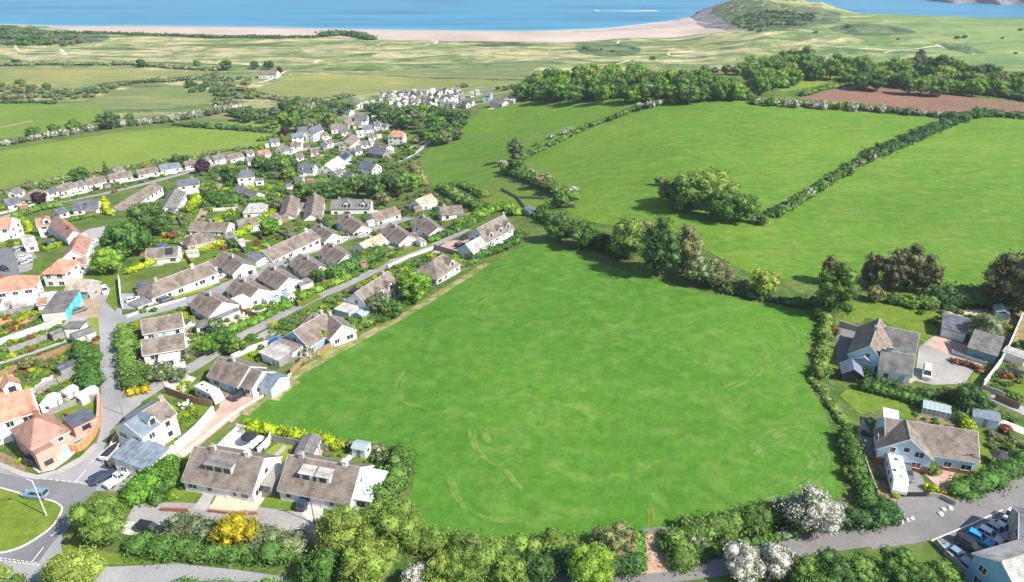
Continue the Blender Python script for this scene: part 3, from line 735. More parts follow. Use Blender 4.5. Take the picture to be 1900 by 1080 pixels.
        for xx in (x0, x1): e.box(xx - t * 1.1, xx + t * 1.1, ya, yb, -base, .5).box(xx - t * 1.1, xx + t * 1.1, ya, yb, h - .1, h + .05)
        e.tube((x0, (ya + yb) / 2, h + gh), (x1, (ya + yb) / 2, h + gh), t * 1.4, t * 1.4, 4)
        cf = e.build('conservatory', M['frame'], o); ym = (ya + yb) / 2
        g = MB().box(x0 + .02, x1 - .02, ya + .02, yb - .02, .4, h - .02)
        g.slab([(x0, ya, h + .02), (x1, ya, h + .02), (x1, ym, h + gh - .03), (x0, ym, h + gh - .03)], .03).slab([(x0, yb, h + .02), (x1, yb, h + .02), (x1, ym, h + gh - .03), (x0, ym, h + gh - .03)], .03)
        g.build('glazing', M['pglass'], cf)
    return tag(o, label, cat or name.replace('_', ' '), group)
# ------------------------------------------------------------------ vehicles
def paint(name, c, rough=.35, met=0.0):
    if 'car_' + name in M: return M['car_' + name]
    g, n, b = newmat('car_' + name); b.inputs['Base Color'].default_value = (*c, 1); b.inputs['Roughness'].default_value = rough
    b.inputs['Metallic'].default_value = met; b.inputs['Coat Weight'].default_value = .6; b.inputs['Coat Roughness'].default_value = .1
    M['car_' + name] = g; return g
PAINT = {'black': (.02, .02, .025), 'navy': (.03, .05, .09), 'silver': (.42, .45, .48), 'white': (.75, .76, .76), 'grey': (.13, .14, .16), 'blue': (.06, .17, .36),
         'bright blue': (.02, .30, .62), 'red': (.35, .03, .03), 'steel blue': (.18, .30, .40), 'pale blue': (.34, .45, .53)}
M['tyre'] = plain('tyre_rubber', (.025, .025, .025), .8)
M['rim'] = plain('wheel_alloy', (.45, .45, .46), .35, .5, .7)
M['lamp'] = plain('lamp_lens', (.75, .76, .75), .15, .8)
M['tail'] = plain('tail_lamp', (.40, .02, .02), .25, .8)
def car_meshes(style):
    # rows along x (front = +x): x, half width, z bottom, z shoulder
    L = {'hatch': 4.1, 'saloon': 4.6, 'suv': 4.6, 'van': 4.9, 'pickup': 5.1}[style]; h = {'hatch': 1.45, 'saloon': 1.42, 'suv': 1.7, 'van': 1.95, 'pickup': 1.75}[style]
    hb = {'hatch': .92, 'saloon': .88, 'suv': 1.05, 'van': 1.1, 'pickup': 1.0}[style]; W = .88 if style != 'van' else .95
    X = [-.5, -.46, -.34, -.1, .15, .33, .45, .5]; WW = [.80, .93, 1, 1, 1, .98, .90, .74]
    ZT = [hb * .78, hb * .96, hb, hb, hb * .98, hb * .90, hb * .78, hb * .6]; ZB = [.42, .30, .24, .22, .22, .24, .30, .38]
    b = MB(); rows = []
    for x, w, zt, zb in zip(X, WW, ZT, ZB):
        w *= W; rows.append([(x * L, -w * .93, zb), (x * L, -w, zb + .2), (x * L, -w, zt - .18), (x * L, -w * .9, zt), (x * L, w * .9, zt), (x * L, w, zt - .18), (x * L, w, zb + .2), (x * L, w * .93, zb)])
    vs = [v for r in rows for v in r]; fs = []
    for i in range(len(rows) - 1):
        for j in range(8): fs.append((i * 8 + j, i * 8 + (j + 1) % 8, (i + 1) * 8 + (j + 1) % 8, (i + 1) * 8 + j))
    fs += [tuple(range(7, -1, -1)), tuple(range((len(rows) - 1) * 8, len(rows) * 8))]; b.add(vs, fs)
    xr, xf = {'hatch': (-.46, .20), 'saloon': (-.34, .19), 'suv': (-.47, .20), 'van': (-.485, .34), 'pickup': (-.08, .2)}[style]; rb, rf = {'hatch': (-.38, .02), 'saloon': (-.2, .04), 'suv': (-.43, .05), 'van': (-.47, .20), 'pickup': (-.06, .06)}[style]
    g = MB(); zt = h - .06
    g.add([(xr * L, -W * .86, hb - .06), (xf * L, -W * .86, hb - .08), (xf * L, W * .86, hb - .08), (xr * L, W * .86, hb - .06),
           (rb * L, -W * .68, zt), (rf * L, -W * .68, zt), (rf * L, W * .68, zt), (rb * L, W * .68, zt)], [(0, 3, 2, 1), (4, 5, 6, 7), (0, 1, 5, 4), (1, 2, 6, 5), (2, 3, 7, 6), (3, 0, 4, 7)])
    r = MB(); r.slab([((rb - .008) * L, -W * .70, zt - .01), ((rf + .008) * L, -W * .70, zt - .01), ((rf + .008) * L, W * .70, zt - .01), ((rb - .008) * L, W * .70, zt - .01)], .07)
    for s in (-1, 1):                                   # pillars
        r.tube((xf * L, s * W * .87, hb - .05), (rf * L, s * W * .70, zt), .045, .04, 5); r.tube((xr * L, s * W * .87, hb - .05), (rb * L, s * W * .70, zt), .08, .06, 5)
        xm = (xr + xf) / 2; r.tube((xm * L, s * W * .88, hb - .05), (((rb + rf) / 2) * L, s * W * .70, zt), .045, .04, 5)
    return dict(L=L, W=W, hb=hb, body=b.mesh('body', M['tyre']), glass=g.mesh('windows', M['glass']), roof=r.mesh('roof', M['tyre']))
_car = {}
_wh = MB().tube((0, -.11, 0), (0, .11, 0), .33, .33, 16).mesh('tyre', M['tyre']); _rm = MB().tube((0, -.125, 0), (0, .125, 0), .2, .2, 10).mesh('rim', M['rim'])
def bump_mesh(me):
    b = bmesh.new(); b.from_mesh(me); bmesh.ops.bevel(b, geom=[e for e in b.edges if e.calc_face_angle(0) > .5], offset=.05, segments=2, affect='EDGES'); b.to_mesh(me); b.free(); return me
def car(px, to, colour, label, style='hatch', group=None, cat='car', name='car', zo=.1):
    if style not in _car: _car[style] = car_meshes(style); bump_mesh(_car[style]['body'])
    c = _car[style]; p = gp(*px); q = gp(*to); ang = math.atan2(q.y - p.y, q.x - p.x)
    o = empty(name, (p.x, p.y, gz(p.x, p.y) + zo), ang); pm = paint(colour.replace(' ', '_'), PAINT[colour]); key = (style, colour)
    if key not in _car:
        b = c['body'].copy(); b.materials[0] = pm; r = c['roof'].copy(); r.materials[0] = pm; _car[key] = (b, r)
    b, r = _car[key]; L, W = c['L'], c['W']
    link(bpy.data.objects.new('body', b), o); link(bpy.data.objects.new('windows', c['glass']), o); link(bpy.data.objects.new('roof', r), o)
    for sx in (-.31, .31):
        for sy in (-1, 1):
            w = link(bpy.data.objects.new('wheel', _wh), o); w.location = (sx * L, sy * (W - .1), .33); link(bpy.data.objects.new('rim', _rm), w)
    if pxm(p) > 5:
        for sy in (-1, 1):
            a, d = sorted((sy * W * .42, sy * W * .8))
            if 'lamps' + style not in _car:
                _car['lamps' + style] = True
            MB().box(L * .465, L * .492, a, d, c['hb'] * .58, c['hb'] * .74).build('headlight', M['lamp'], o)
            MB().box(-L * .503, -L * .485, a, d, c['hb'] * .62, c['hb'] * .8).build('tail_light', M['tail'], o)
    FOOT.append((p.x, p.y, ang, L / 2, W))
    return tag(o, label, cat, group)
def camper(px, to, L, W, H, label, name, cat, cab=False, body='white', skirt=None):
    p = gp(*px); q = gp(*to); ang = math.atan2(q.y - p.y, q.x - p.x); o = empty(name, (p.x, p.y, gz(p.x, p.y) + .1), ang)
    m = MB(); x0, x1 = -L / 2, L / 2; hw = W / 2
    prof = [(x0, .45), (x0, H - .25), (x0 + .2, H), (x1 - .6 if not cab else x1 - 1.0, H), (x1 - .15 if not cab else x1 - .5, H - .7), (x1, 1.1), (x1, .45)]
    n = len(prof); m.add([(x, -hw, z) for x, z in prof] + [(x, hw, z) for x, z in prof], [tuple(range(n - 1, -1, -1)), tuple(range(n, 2 * n))] + [(i, (i + 1) % n, n + (i + 1) % n, n + i) for i in range(n)])
    link(bpy.data.objects.new('body', bump_mesh(m.mesh('body', M['frame']))), o)
    for i in range(3):
        x = x0 + L * (.2 + .28 * i)
        for s in (-1, 1): MB().box(x - .45, x + .45, min(s * hw, s * (hw + .03)), max(s * hw, s * (hw + .03)), 1.3, 1.95).build('window', M['glass'], o)
    fx = x1 - (.15 if not cab else .5)
    MB().slab([(fx - .33, -hw * .8, H - .52), (fx - .33, hw * .8, H - .52), (fx + .10, hw * .8, 1.25), (fx + .10, -hw * .8, 1.25)], .05).build('windscreen', M['pglass'], o)
    for i, (u, v) in enumerate(((.2, 0), (.45, .3), (.6, -.3), (.78, .1))):
        x = x0 + L * u; MB().box(x - .25, x + .25, v * W - .25, v * W + .25, H + .003, H + .12).build('roof_vent', M['pglass' if i % 2 else 'dark'], o)
    for sx in ((-.3, .32) if cab else (-.04, .1)):
        for sy in (-1, 1):
            w = link(bpy.data.objects.new('wheel', _wh), o); w.location = (sx * L, sy * (hw - .12), .33); link(bpy.data.objects.new('rim', _rm), w)
    if not cab: MB().tube((x1, 0, .5), (x1 + 1.1, 0, .5), .06, .06, 6).build('drawbar', M['dark'], o)
    FOOT.append((p.x, p.y, ang, L / 2, W / 2)); return tag(o, label, cat)
# ------------------------------------------------------------------ walls, fences, small things
def barrier(pts, w, h, mat, label, name='garden_wall', cat=None, group=None, cap=None, posts=False, closed=False):
    P = [gp(*p) for p in pts]
    if len(P) > 3: 
        c = catmull([(p.x, p.y) for p in P], 3, closed); P = [Vector((x, y, 0)) for x, y in c]
    o0 = P[0].copy(); z0 = gz(o0.x, o0.y); m = MB(); cp = MB(); ps = []
    for a, b in zip(P, P[1:]):
        L = math.dist(a[:2], b[:2]); k = max(1, int(L / 4))
        for j in range(k):
            s = a.lerp(b, j / k); e = a.lerp(b, (j + 1) / k); d = Vector((e.x - s.x, e.y - s.y)); 
            if d.length < 1e-3: continue
            nn = Vector((-d.y, d.x)).normalized() * w / 2
            za, zb = gz(s.x, s.y) - z0, gz(e.x, e.y) - z0
            def ring(p, z, n2, lo, hi): return [(p.x - o0.x - n2.x, p.y - o0.y - n2.y, z + lo), (p.x - o0.x + n2.x, p.y - o0.y + n2.y, z + lo), (p.x - o0.x + n2.x, p.y - o0.y + n2.y, z + hi), (p.x - o0.x - n2.x, p.y - o0.y - n2.y, z + hi)]
            F4 = [(0, 1, 2, 3), (7, 6, 5, 4), (0, 4, 5, 1), (1, 5, 6, 2), (2, 6, 7, 3), (3, 7, 4, 0)]
            m.add(ring(s, za, nn, -.5, h) + ring(e, zb, nn, -.5, h), F4)
            if cap: cp.add(ring(s, za, nn * 1.35, h + .003, h + .08) + ring(e, zb, nn * 1.35, h + .003, h + .08), F4)
            if posts: ps.append((s.x - o0.x, s.y - o0.y, za))
            if cat != 'x': ROADS.append((s.x, s.y, .3))
    ob = m.build(name, M[mat]); ob.location = (o0.x, o0.y, z0)
    if cap: cp.build('coping', M[cap], ob)
    for q in ps: MB().tube((q[0], q[1], q[2] - .3), (q[0], q[1], q[2] + h + .12), .09, .09, 6).build('post', M[mat], ob)
    return tag(ob, label, cat or name.replace('_', ' '), group)
def shed(px, to, L, W, h, rise, wall, roof, label, name='shed', win=True):
    p = gp(*px); q = gp(*to); ang = math.atan2(q.y - p.y, q.x - p.x); o = empty(name, (p.x, p.y, gz(p.x, p.y)), ang); hl, hf = L / 2, W / 2
    m = MB().box(-hl, hl, -hf, hf, -.5, h)
    for s in (-1, 1): m.add([(s * hl, -hf, h), (s * hl, hf, h), (s * hl, 0, h + rise), (s * (hl - .1), -hf, h), (s * (hl - .1), hf, h), (s * (hl - .1), 0, h + rise)], [(0, 1, 2), (3, 5, 4), (0, 2, 5, 3), (1, 4, 5, 2)])
    m.build('wall', M[wall], o)
    r = MB(); k = rise / hf * .15
    for s in (-1, 1): r.slab([(-hl - .15, s * (hf + .15), h - k + .01), (hl + .15, s * (hf + .15), h - k + .01), (hl + .15, 0, h + rise + .01), (-hl - .15, 0, h + rise + .01)], .05)
    r.build('roof', M[roof], o)
    if win:
        MB().box(-.35, .35, -hf - .03, -hf, 0.02, h * .9).build('door', M['gwood'], o); MB().box(-hl - .03, -hl, -.35, .35, h * .45, h * .8).build('window', M['glass'], o)
        MB().box(hl, hl + .03, -.35, .35, h * .45, h * .8).build('window', M['glass'], o)
    FOOT.append((p.x, p.y, ang, hl, hf)); return tag(o, label, name.replace('_', ' '))
def greenhouse(px, to, L, W, label):
    p = gp(*px); q = gp(*to); ang = math.atan2(q.y - p.y, q.x - p.x); o = empty('greenhouse', (p.x, p.y, gz(p.x, p.y)), ang); h, rs = 1.7, .7
    f = MB(); n = max(2, int(L / .8)); t = .04
    for i in range(n + 1):
        x = -L / 2 + L * i / n
        for s in (-1, 1): f.box(x - t, x + t, s * W / 2 - t, s * W / 2 + t, -.3, h); f.tube((x, s * W / 2, h), (x, 0, h + rs), t, t, 4)
    f.tube((-L / 2, 0, h + rs), (L / 2, 0, h + rs), t * 1.5, t * 1.5, 4)
    for s in (-1, 1): f.box(-L / 2, L / 2, s * W / 2 - t, s * W / 2 + t, h - .04, h + .04).box(-L / 2, L / 2, s * W / 2 - t, s * W / 2 + t, -.3, .2)
    f.build('frame', M['frame'], o)
    g = MB(); 
    for s in (-1, 1): g.slab([(-L / 2, s * W / 2, h), (L / 2, s * W / 2, h), (L / 2, 0, h + rs - .02), (-L / 2, 0, h + rs - .02)], .02)
    g.box(-L / 2 + .03, L / 2 - .03, -W / 2 + .03, W / 2 - .03, .1, h - .05); g.build('glazing', M['pglass'], o)
    FOOT.append((p.x, p.y, ang, L / 2, W / 2)); return tag(o, label, 'greenhouse')
def pole(px, h, r, mat, label, name, cat, cross=False, lamp=False):
    p = gp(*px); m = MB().tube((0, 0, -.3), (0, 0, h), r, r * .6, 8); o = m.build(name, M[mat]); o.location = (p.x, p.y, gz(p.x, p.y))
    if cross: MB().box(-.9, .9, -.06, .06, h - .5, h - .38).build('crossarm', M[mat], o)
    if lamp:
        MB().tube((0, 0, h), (-1.1, .2, h + .25), r * .5, r * .4, 6).build('arm', M[mat], o)
        MB().box(-1.6, -1.0, .1, .35, h + .18, h + .32).build('lamp_head', M['gate'], o)
    return tag(o, label, cat)
def boulder(px, r, label, group, mat='white'):
    p = gp(*px); rr = random.Random(int(px[0] * 7 + px[1])); b = bmesh.new(); bmesh.ops.create_icosphere(b, subdivisions=2, radius=r)
    for v in b.verts: v.co *= rr.uniform(.82, 1.12); v.co.z *= .7
    me = bpy.data.meshes.new('boulder'); b.to_mesh(me); b.free(); me.materials.append(M[mat]); o = link(bpy.data.objects.new('boulder', me)); o.location = (p.x, p.y, gz(p.x, p.y) + r * .3)
    return tag(o, label, 'boulder', group)
# ================================================================== THE SETTING
sea_m, n, b = newmat('sea_water')
o_ = noise_mix(n, (.005, .13, .25), (.010, .20, .34), .005, 7)
tc = n.nodes.new('ShaderNodeTexCoord'); mp = n.nodes.new('ShaderNodeMapping'); mp.inputs['Scale'].default_value = (.0026, .022, 1)
no = n.nodes.new('ShaderNodeTexNoise'); no.inputs['Scale'].default_value = 1; no.inputs['Detail'].default_value = 5; n.links.new(tc.outputs['Object'], mp.inputs[0]); n.links.new(mp.outputs[0], no.inputs[0])
rp = n.nodes.new('ShaderNodeMapRange'); rp.inputs[1].default_value = .40; rp.inputs[2].default_value = .60; n.links.new(no.outputs[0], rp.inputs[0])
o_ = mixc(n, o_, (.025, .22, .38), rp.outputs[0])
at = n.nodes.new('ShaderNodeAttribute'); at.attribute_name = 'shallow'
o_ = mixc(n, o_, (.08, .34, .38), at.outputs['Fac'])
n.links.new(o_, b.inputs['Base Color']); b.inputs['Roughness'].default_value = .35; b.inputs['Specular IOR Level'].default_value = .4
bp = n.nodes.new('ShaderNodeBump'); bp.inputs['Strength'].default_value = .4; bp.inputs['Distance'].default_value = .6; n3 = n.nodes.new('ShaderNodeTexNoise'); n3.inputs['Scale'].default_value = .12; n3.inputs['Detail'].default_value = 5
n.links.new(tc.outputs['Object'], n3.inputs[0]); n.links.new(n3.outputs[0], bp.inputs['Height']); n.links.new(bp.outputs[0], b.inputs['Normal'])
xs = np.concatenate(([-9000, -4000], np.arange(-1600, 1601, 40.0), [4000, 9000])); ys = np.concatenate((np.arange(760, 1500, 12.0), [1600, 1800, 2200, 3000, 5000, 14000]))
X, Y = np.meshgrid(xs, ys); nx, ny = len(xs), len(ys)
v = np.stack((X, Y, np.full_like(X, SEA)), -1).reshape(-1, 3); i = (np.arange(ny - 1)[:, None] * nx + np.arange(nx - 1)[None, :]).ravel()
me = npmesh('sea', v, np.stack((i, i + 1, i + 1 + nx, i + nx), -1), sea_m, True)
yc = np.interp(v[:, 0] / np.maximum(v[:, 1], 50), _ct, _cy); at_ = me.attributes.new('shallow', 'FLOAT', 'POINT'); at_.data.foreach_set('value', ((1 - S(0, 50, v[:, 1] - yc)) * .8).astype(np.float32))
tag(link(bpy.data.objects.new('sea', me)), kind='structure')
# beach and bare dune sand
drape('beach', [(84, 50), (140, 59), (200, 61), (300, 64), (480, 66.5), (600, 69), (700, 74), (830, 77), (960, 78), (1100, 76.5), (1200, 71), (1290, 65), (1345, 60), (1392, 56), (1350, 48), (1300, 43), (1262, 36), (1200, 44), (1130, 53), (1060, 55), (960, 58), (700, 55), (480, 51), (300, 49), (100, 48)], M['sand'], .35, 10)
drape('wet_sand', [(1060, 60), (1120, 59), (1200, 53), (1290, 47), (1345, 50), (1375, 54), (1300, 38), (1270, 37), (1210, 43), (1130, 53)], M['wetsand'], .6, 10)
drape('headland_rock', [(1272, 33), (1284, 22), (1300, 10), (1318, 2), (1336, 2), (1340, 10), (1322, 16), (1318, 26), (1340, 36), (1350, 44), (1320, 44), (1292, 40)], M['rock'], .8, 8)
drape('headland', [(1280, 33), (1300, 10), (1335, -3), (1400, 4), (1460, 10), (1510, 15), (1560, 24), (1560, 40), (1500, 50), (1420, 56), (1345, 50), (1310, 42)], M['headland'], .4, 8)
drape('rocky_foreshore', [(1290, 42), (1330, 44), (1362, 48), (1395, 55), (1350, 57), (1310, 52)], M['rock'], .8, 8)
drape('dark_heath', [(1345, 38), (1372, 20), (1420, 14), (1480, 20), (1530, 30), (1500, 44), (1430, 54), (1380, 52)], M['heath'], .7, 8, 4)
drape('dark_heath', [(1540, 52), (1600, 44), (1650, 48), (1700, 60), (1640, 66), (1580, 64)], M['heath'], .4, 8, 4)
drape('dark_heath', [(0, 46), (40, 50), (110, 60), (200, 66), (180, 78), (80, 84), (0, 82)], M['heath'], .4, 8, 4)
drape('dark_heath', [(1070, 84), (1150, 82), (1190, 92), (1160, 104), (1090, 102)], M['heath'], .4, 8, 4)
drape('allotment', [(1730, 78), (1790, 82), (1830, 98), (1800, 100), (1760, 92)], M['heath'], .4, 8)
for q in ([(235, 88), (300, 84), (430, 90), (560, 94), (470, 97), (330, 95)], [(120, 98), (240, 99), (420, 101), (520, 103), (360, 106), (180, 104)], [(20, 102), (90, 104), (140, 110), (60, 112), (20, 108)],
          [(560, 90), (640, 84), (680, 86), (640, 95), (580, 101)], [(700, 100), (800, 92), (900, 88), (960, 86), (980, 92), (880, 99), (780, 106), (700, 110)], [(880, 112), (960, 106), (1060, 102), (1130, 105), (1000, 112), (900, 118)],
          [(1250, 103), (1360, 92), (1480, 78), (1545, 64), (1555, 72), (1470, 86), (1360, 98), (1280, 107)], [(540, 113), (590, 110), (600, 115), (560, 118)], [(1340, 76), (1390, 68), (1420, 66), (1380, 76)]):
    drape('dune_grass', q, M['dunegrass'], .3, 9, 4)
for q, w in (([(28, 82), (40, 97), (110, 98), (170, 98)], 3), ([(112, 92), (122, 103)], 4), ([(112, 90), (150, 88)], 5), ([(480, 155), (520, 138), (545, 131), (600, 131)], 4), ([(585, 118), (592, 111)], 4), ([(800, 78), (812, 74), (806, 82), (790, 84)], 5), ([(700, 84), (716, 80)], 4),
             ([(1150, 76), (1146, 80), (1152, 84)], 3), ([(1242, 97), (1248, 104), (1330, 96)], 3), ([(1640, 98), (1720, 88), (1740, 86)], 3), ([(1175, 110), (1150, 118), (1100, 122)], 3)):
    strip('sand_path', q, w, M['dunesand'], .35, step=8)
strip('track', [(545, 131), (700, 138), (900, 144), (1000, 147)], 3.5, M['track'], .3, step=8)
strip('track', [(1735, 84), (1770, 92), (1810, 101)], 7, M['gravel'], .3, step=8)
strip('track', [(450, 197), (540, 190), (640, 180)], 3, M['track'], .25, step=8)
strip('track', [(0, 237), (60, 225)], 3, M['track'], .25, step=8)
strip('surf', [(-40, 44.6), (100, 49.3), (300, 50.2), (480, 52.2), (700, 56), (960, 59), (1060, 56.2), (1130, 53.3), (1200, 45.5), (1255, 39)], 5, M['mark'], .7, False, 10)
strip('surf', [(200, 48.4), (420, 49.8), (560, 52)], 3, M['mark'], 1.2, False, 10)
# fields
drape('field', [(1010, 443), (1060, 468), (1150, 500), (1290, 540), (1400, 562), (1500, 577), (1512, 600), (1503, 640), (1492, 700), (1530, 765), (1560, 850), (1568, 920), (1480, 944), (1330, 985), (1240, 990), (1150, 995), (1060, 1015), (900, 1014), (780, 1008), (745, 975), (765, 910), (770, 850), (720, 832), (660, 818), (560, 798), (450, 792), (445, 778), (480, 745), (545, 700), (620, 655), (700, 610), (770, 580), (830, 542), (905, 492), (960, 462)], M['meadow'], .05, 6)
drape('field', [(778, 300), (800, 270), (880, 215), (905, 195), (1000, 182), (1100, 177), (1200, 177), (1270, 182), (1190, 203), (1100, 232), (985, 285), (945, 320), (900, 345), (850, 350), (800, 345)], M['pasture'], .05, 7)
drape('field', [(965, 305), (1000, 280), (1090, 240), (1200, 203), (1262, 186), (1400, 188), (1500, 200), (1600, 208), (1700, 217), (1770, 222), (1700, 250), (1640, 272), (1560, 322), (1450, 392), (1400, 420), (1330, 420), (1325, 470), (1200, 430), (1095, 412), (1050, 392), (1062, 365), (1020, 335)], M['pasture'], .054, 7)
drape('field', [(1330, 419), (1400, 418), (1450, 392), (1560, 322), (1640, 272), (1700, 250), (1790, 222), (1830, 216), (1960, 224), (2000, 560), (1900, 545), (1750, 540), (1500, 525), (1400, 512), (1318, 470)], M['pasture'], .058, 7)
drape('field', [(-60, 290), (100, 264), (230, 244), (330, 236), (420, 241), (512, 250), (500, 262), (470, 278), (400, 288), (300, 305), (200, 318), (80, 342), (-60, 360)], M['pasture_pale'], .05, 7)
drape('field', [(-40, 192), (60, 194), (190, 200), (186, 222), (100, 243), (0, 258), (-40, 262)], M['pasture_pale'], .05, 8)
drape('field', [(120, 198), (180, 180), (240, 164), (340, 158), (392, 172), (405, 190), (300, 203), (200, 203)], M['scrub'], .05, 8)
drape('field', [(-40, 128), (60, 124), (250, 127), (400, 133), (320, 148), (200, 152), (90, 165), (-40, 170)], M['pasture_dry'], .05, 8)
drape('field', [(470, 166), (545, 136), (700, 141), (900, 148), (1000, 152), (900, 160), (700, 172), (600, 180), (520, 180)], M['pasture_dry'], .05, 8)
drape('field', [(680, 134), (800, 128), (960, 118), (1000, 124), (960, 145), (860, 145), (760, 142)], M['scrub'], .06, 8)
drape('field', [(380, 228), (520, 222), (620, 225), (600, 240), (500, 245), (420, 240)], M['pasture_pale'], .05, 8)
drape('ploughed_field', [(1478, 182), (1560, 162), (1606, 156), (1700, 164), (1800, 180), (1920, 194), (1920, 206), (1860, 214), (1780, 212), (1650, 197), (1560, 190)], M['plough'], .05, 8)
drape('field', [(1436, 162), (1480, 148), (1560, 124), (1566, 138), (1520, 160), (1450, 170)], M['pasture_pale'], .05, 8)
drape('field', [(1530, 190), (1590, 188), (1600, 196), (1540, 196)], M['pasture_dry'], .09, 8)
drape('field', [(1850, 162), (1920, 160), (1920, 175), (1860, 175)], M['pasture_pale'], .05, 8)
drape('field', [(868, 352), (930, 335), (985, 352), (1018, 380), (1000, 396), (975, 398), (900, 375)], M['lawn'], .05, 5)
strip('verge', [(452, 770), (490, 738), (540, 702), (590, 672), (645, 642), (700, 612), (760, 580), (830, 536), (905, 488)], 2.6, M['verge_earth'], .10, False)
strip('verge', [(500, 742), (520, 722), (545, 705)], 4.5, M['verge_earth'], .11, False)
for k, q in enumerate(([(1392, 830), (1450, 790), (1500, 800), (1528, 850), (1500, 895), (1430, 925), (1360, 935)], [(1400, 845), (1450, 808), (1488, 815), (1510, 850), (1480, 885), (1420, 910)], [(1440, 690), (1470, 660), (1480, 625), (1460, 600)], [(1340, 720), (1400, 690), (1430, 650)],
          [(870, 795), (880, 830), (915, 860), (960, 850)], [(890, 790), (905, 820), (935, 835)], [(750, 690), (735, 715), (745, 745), (790, 755)], [(905, 545), (880, 560), (875, 580), (905, 590), (950, 583)], [(830, 880), (850, 930), (900, 960), (960, 962)], [(920, 855), (945, 885), (960, 905)],
          [(1120, 600), (1180, 615), (1250, 610), (1300, 590)])):
    strip('mowing_mark', q, .8, M['mown'], .075 + k * .001, False, 2); strip('mowing_mark', [(x + 9, y + 5) for x, y in q], .75, M['mown'], .0885 + k * .001, False, 2)
for k, y0 in enumerate((455, 466, 478, 490, 503)): strip('mowing_mark', [(1380 + k * 10, y0), (1500, y0 - 6), (1640, y0 - 3), (1780, y0 - 12)], .7, M['mown2'], .085 + k * .001, False, 4)
# main roads bottom left
drape('road', [(-90, 838), (0, 866), (40, 882), (68, 889), (110, 880), (150, 858), (176, 832), (186, 800), (187, 740), (186, 660), (183, 600), (178, 562), (150, 545), (180, 520), (222, 545), (228, 590), (229, 650), (234, 700), (243, 742), (262, 736), (262, 750), (228, 775), (205, 800), (192, 835), (196, 866), (250, 885), (232, 910), (175, 912), (160, 935), (140, 965), (118, 990), (114, 1012), (120, 1040), (205, 1052), (330, 1046), (440, 1058), (560, 1075), (560, 1098), (330, 1082), (190, 1086), (120, 1130), (-90, 1130)], M['asphalt'], .06, 4, hard=True)
drape('road', [(-90, 870), (0, 878), (60, 890), (100, 890), (180, 905), (158, 938), (140, 966), (100, 1005), (70, 1046), (0, 1042), (-90, 1040)], M['asphalt_dark'], .075, 4)
drape('grass_triangle', [(-90, 885), (0, 906), (50, 920), (98, 931), (113, 940), (115, 948), (100, 975), (68, 1000), (35, 1018), (0, 1027), (-90, 1035)], M['lawn'], .20, 4, hard=True)
barrier([(-60, 892), (0, 906), (50, 920), (98, 931), (113, 940), (115, 948), (100, 975), (68, 1000), (35, 1018), (0, 1027), (-60, 1033)], .25, .22, 'pale', 'pale kerb round the grass triangle at the road junction', 'kerb', 'kerb')
drape('verge', [(116, 1012), (122, 985), (135, 985), (160, 1018), (250, 1035), (330, 1040), (300, 1048), (190, 1050), (122, 1042)], M['lawn'], .16, 4, hard=True)
drape('pavement', [(-60, 850), (0, 858), (45, 876), (70, 882), (105, 873), (150, 848), (176, 822), (182, 826), (172, 842), (150, 860), (108, 882), (68, 891), (40, 885), (0, 868), (-60, 858)], M['pave'], .14, 4)
for q in ([(94, 996), (110, 984)], [(60, 1043), (81, 1016)], [(142, 893), (160, 872)], [(168, 860), (182, 848)]): strip('road_marking', q, .16, M['mark'], .11, False, 1.5)
for a0, a1 in (((0, 1036), (72, 1046)), ((0, 1040), (76, 1050)), ((68, 888), (172, 899)), ((140, 893), (172, 902))):
    for k in range(9):
        t0, t1 = k / 9, (k + .6) / 9; strip('road_marking', [(a0[0] + (a1[0] - a0[0]) * t0, a0[1] + (a1[1] - a0[1]) * t0), (a0[0] + (a1[0] - a0[0]) * t1, a0[1] + (a1[1] - a0[1]) * t1)], .16, M['mark'], .115, False, 1.5)
strip('road', [(200, 602), (240, 590), (300, 573), (360, 556), (420, 533), (480, 503), (530, 481), (590, 461), (650, 440), (710, 420), (760, 404)], 6.4, M['asphalt'], .07)
strip('lane', [(240, 748), (262, 736), (310, 706), (370, 674), (420, 640), (480, 608), (540, 575), (590, 551), (640, 530), (700, 500), (740, 480), (790, 461), (830, 444), (868, 425)], 3.8, M['asphalt_pale'], .07)
strip('lane', [(-20, 412), (40, 394), (100, 378), (180, 362), (250, 346), (330, 325), (400, 305), (470, 292), (540, 282), (620, 268), (680, 250), (720, 228), (760, 205)], 5, M['asphalt_pale'], .07)
strip('lane', [(330, 470), (352, 440), (372, 405), (385, 378), (400, 352), (415, 320)], 4, M['track'], .07)
strip('lane', [(760, 275), (790, 262), (800, 258), (770, 285), (740, 300)], 3, M['gravel'], .07)
strip('drive', [(268, 888), (300, 862), (340, 832), (380, 800), (410, 775), (440, 745), (470, 722)], 4.6, M['pinkdrive'], .075)
drape('drive', [(408, 745), (425, 725), (470, 700), (505, 700), (500, 722), (465, 752), (430, 785), (405, 772)], M['pinkdrive'], .08, 4, hard=True)
strip('drive', [(238, 958), (300, 955), (360, 957), (430, 960), (500, 968), (560, 975), (620, 985)], 5.6, M['asphalt_pale'], .075)
drape('parking_pad', [(222, 990), (235, 968), (300, 972), (380, 985), (350, 1000), (280, 1000)], M['gravel'], .09, 4, hard=True)
drape('parking_pad', [(470, 975), (580, 980), (600, 1010), (560, 1025), (500, 1005)], M['asphalt_pale'], .09, 4, hard=True)
drape('drive', [(560, 955), (580, 925), (600, 925), (600, 965), (575, 970)], M['gravel'], .10, 3)
drape('drive', [(358, 945), (385, 905), (408, 902), (382, 948)], M['pave'], .10, 3)
drape('patio', [(388, 944), (408, 912), (440, 905), (492, 925), (475, 948), (430, 948)], M['sandpath'], .10, 3)
drape('lawn', [(303, 938), (320, 903), (375, 908), (352, 942)], M['lawn'], .07, 3)
drape('lawn', [(484, 948), (505, 915), (556, 922), (548, 955)], M['lawn'], .07, 3)
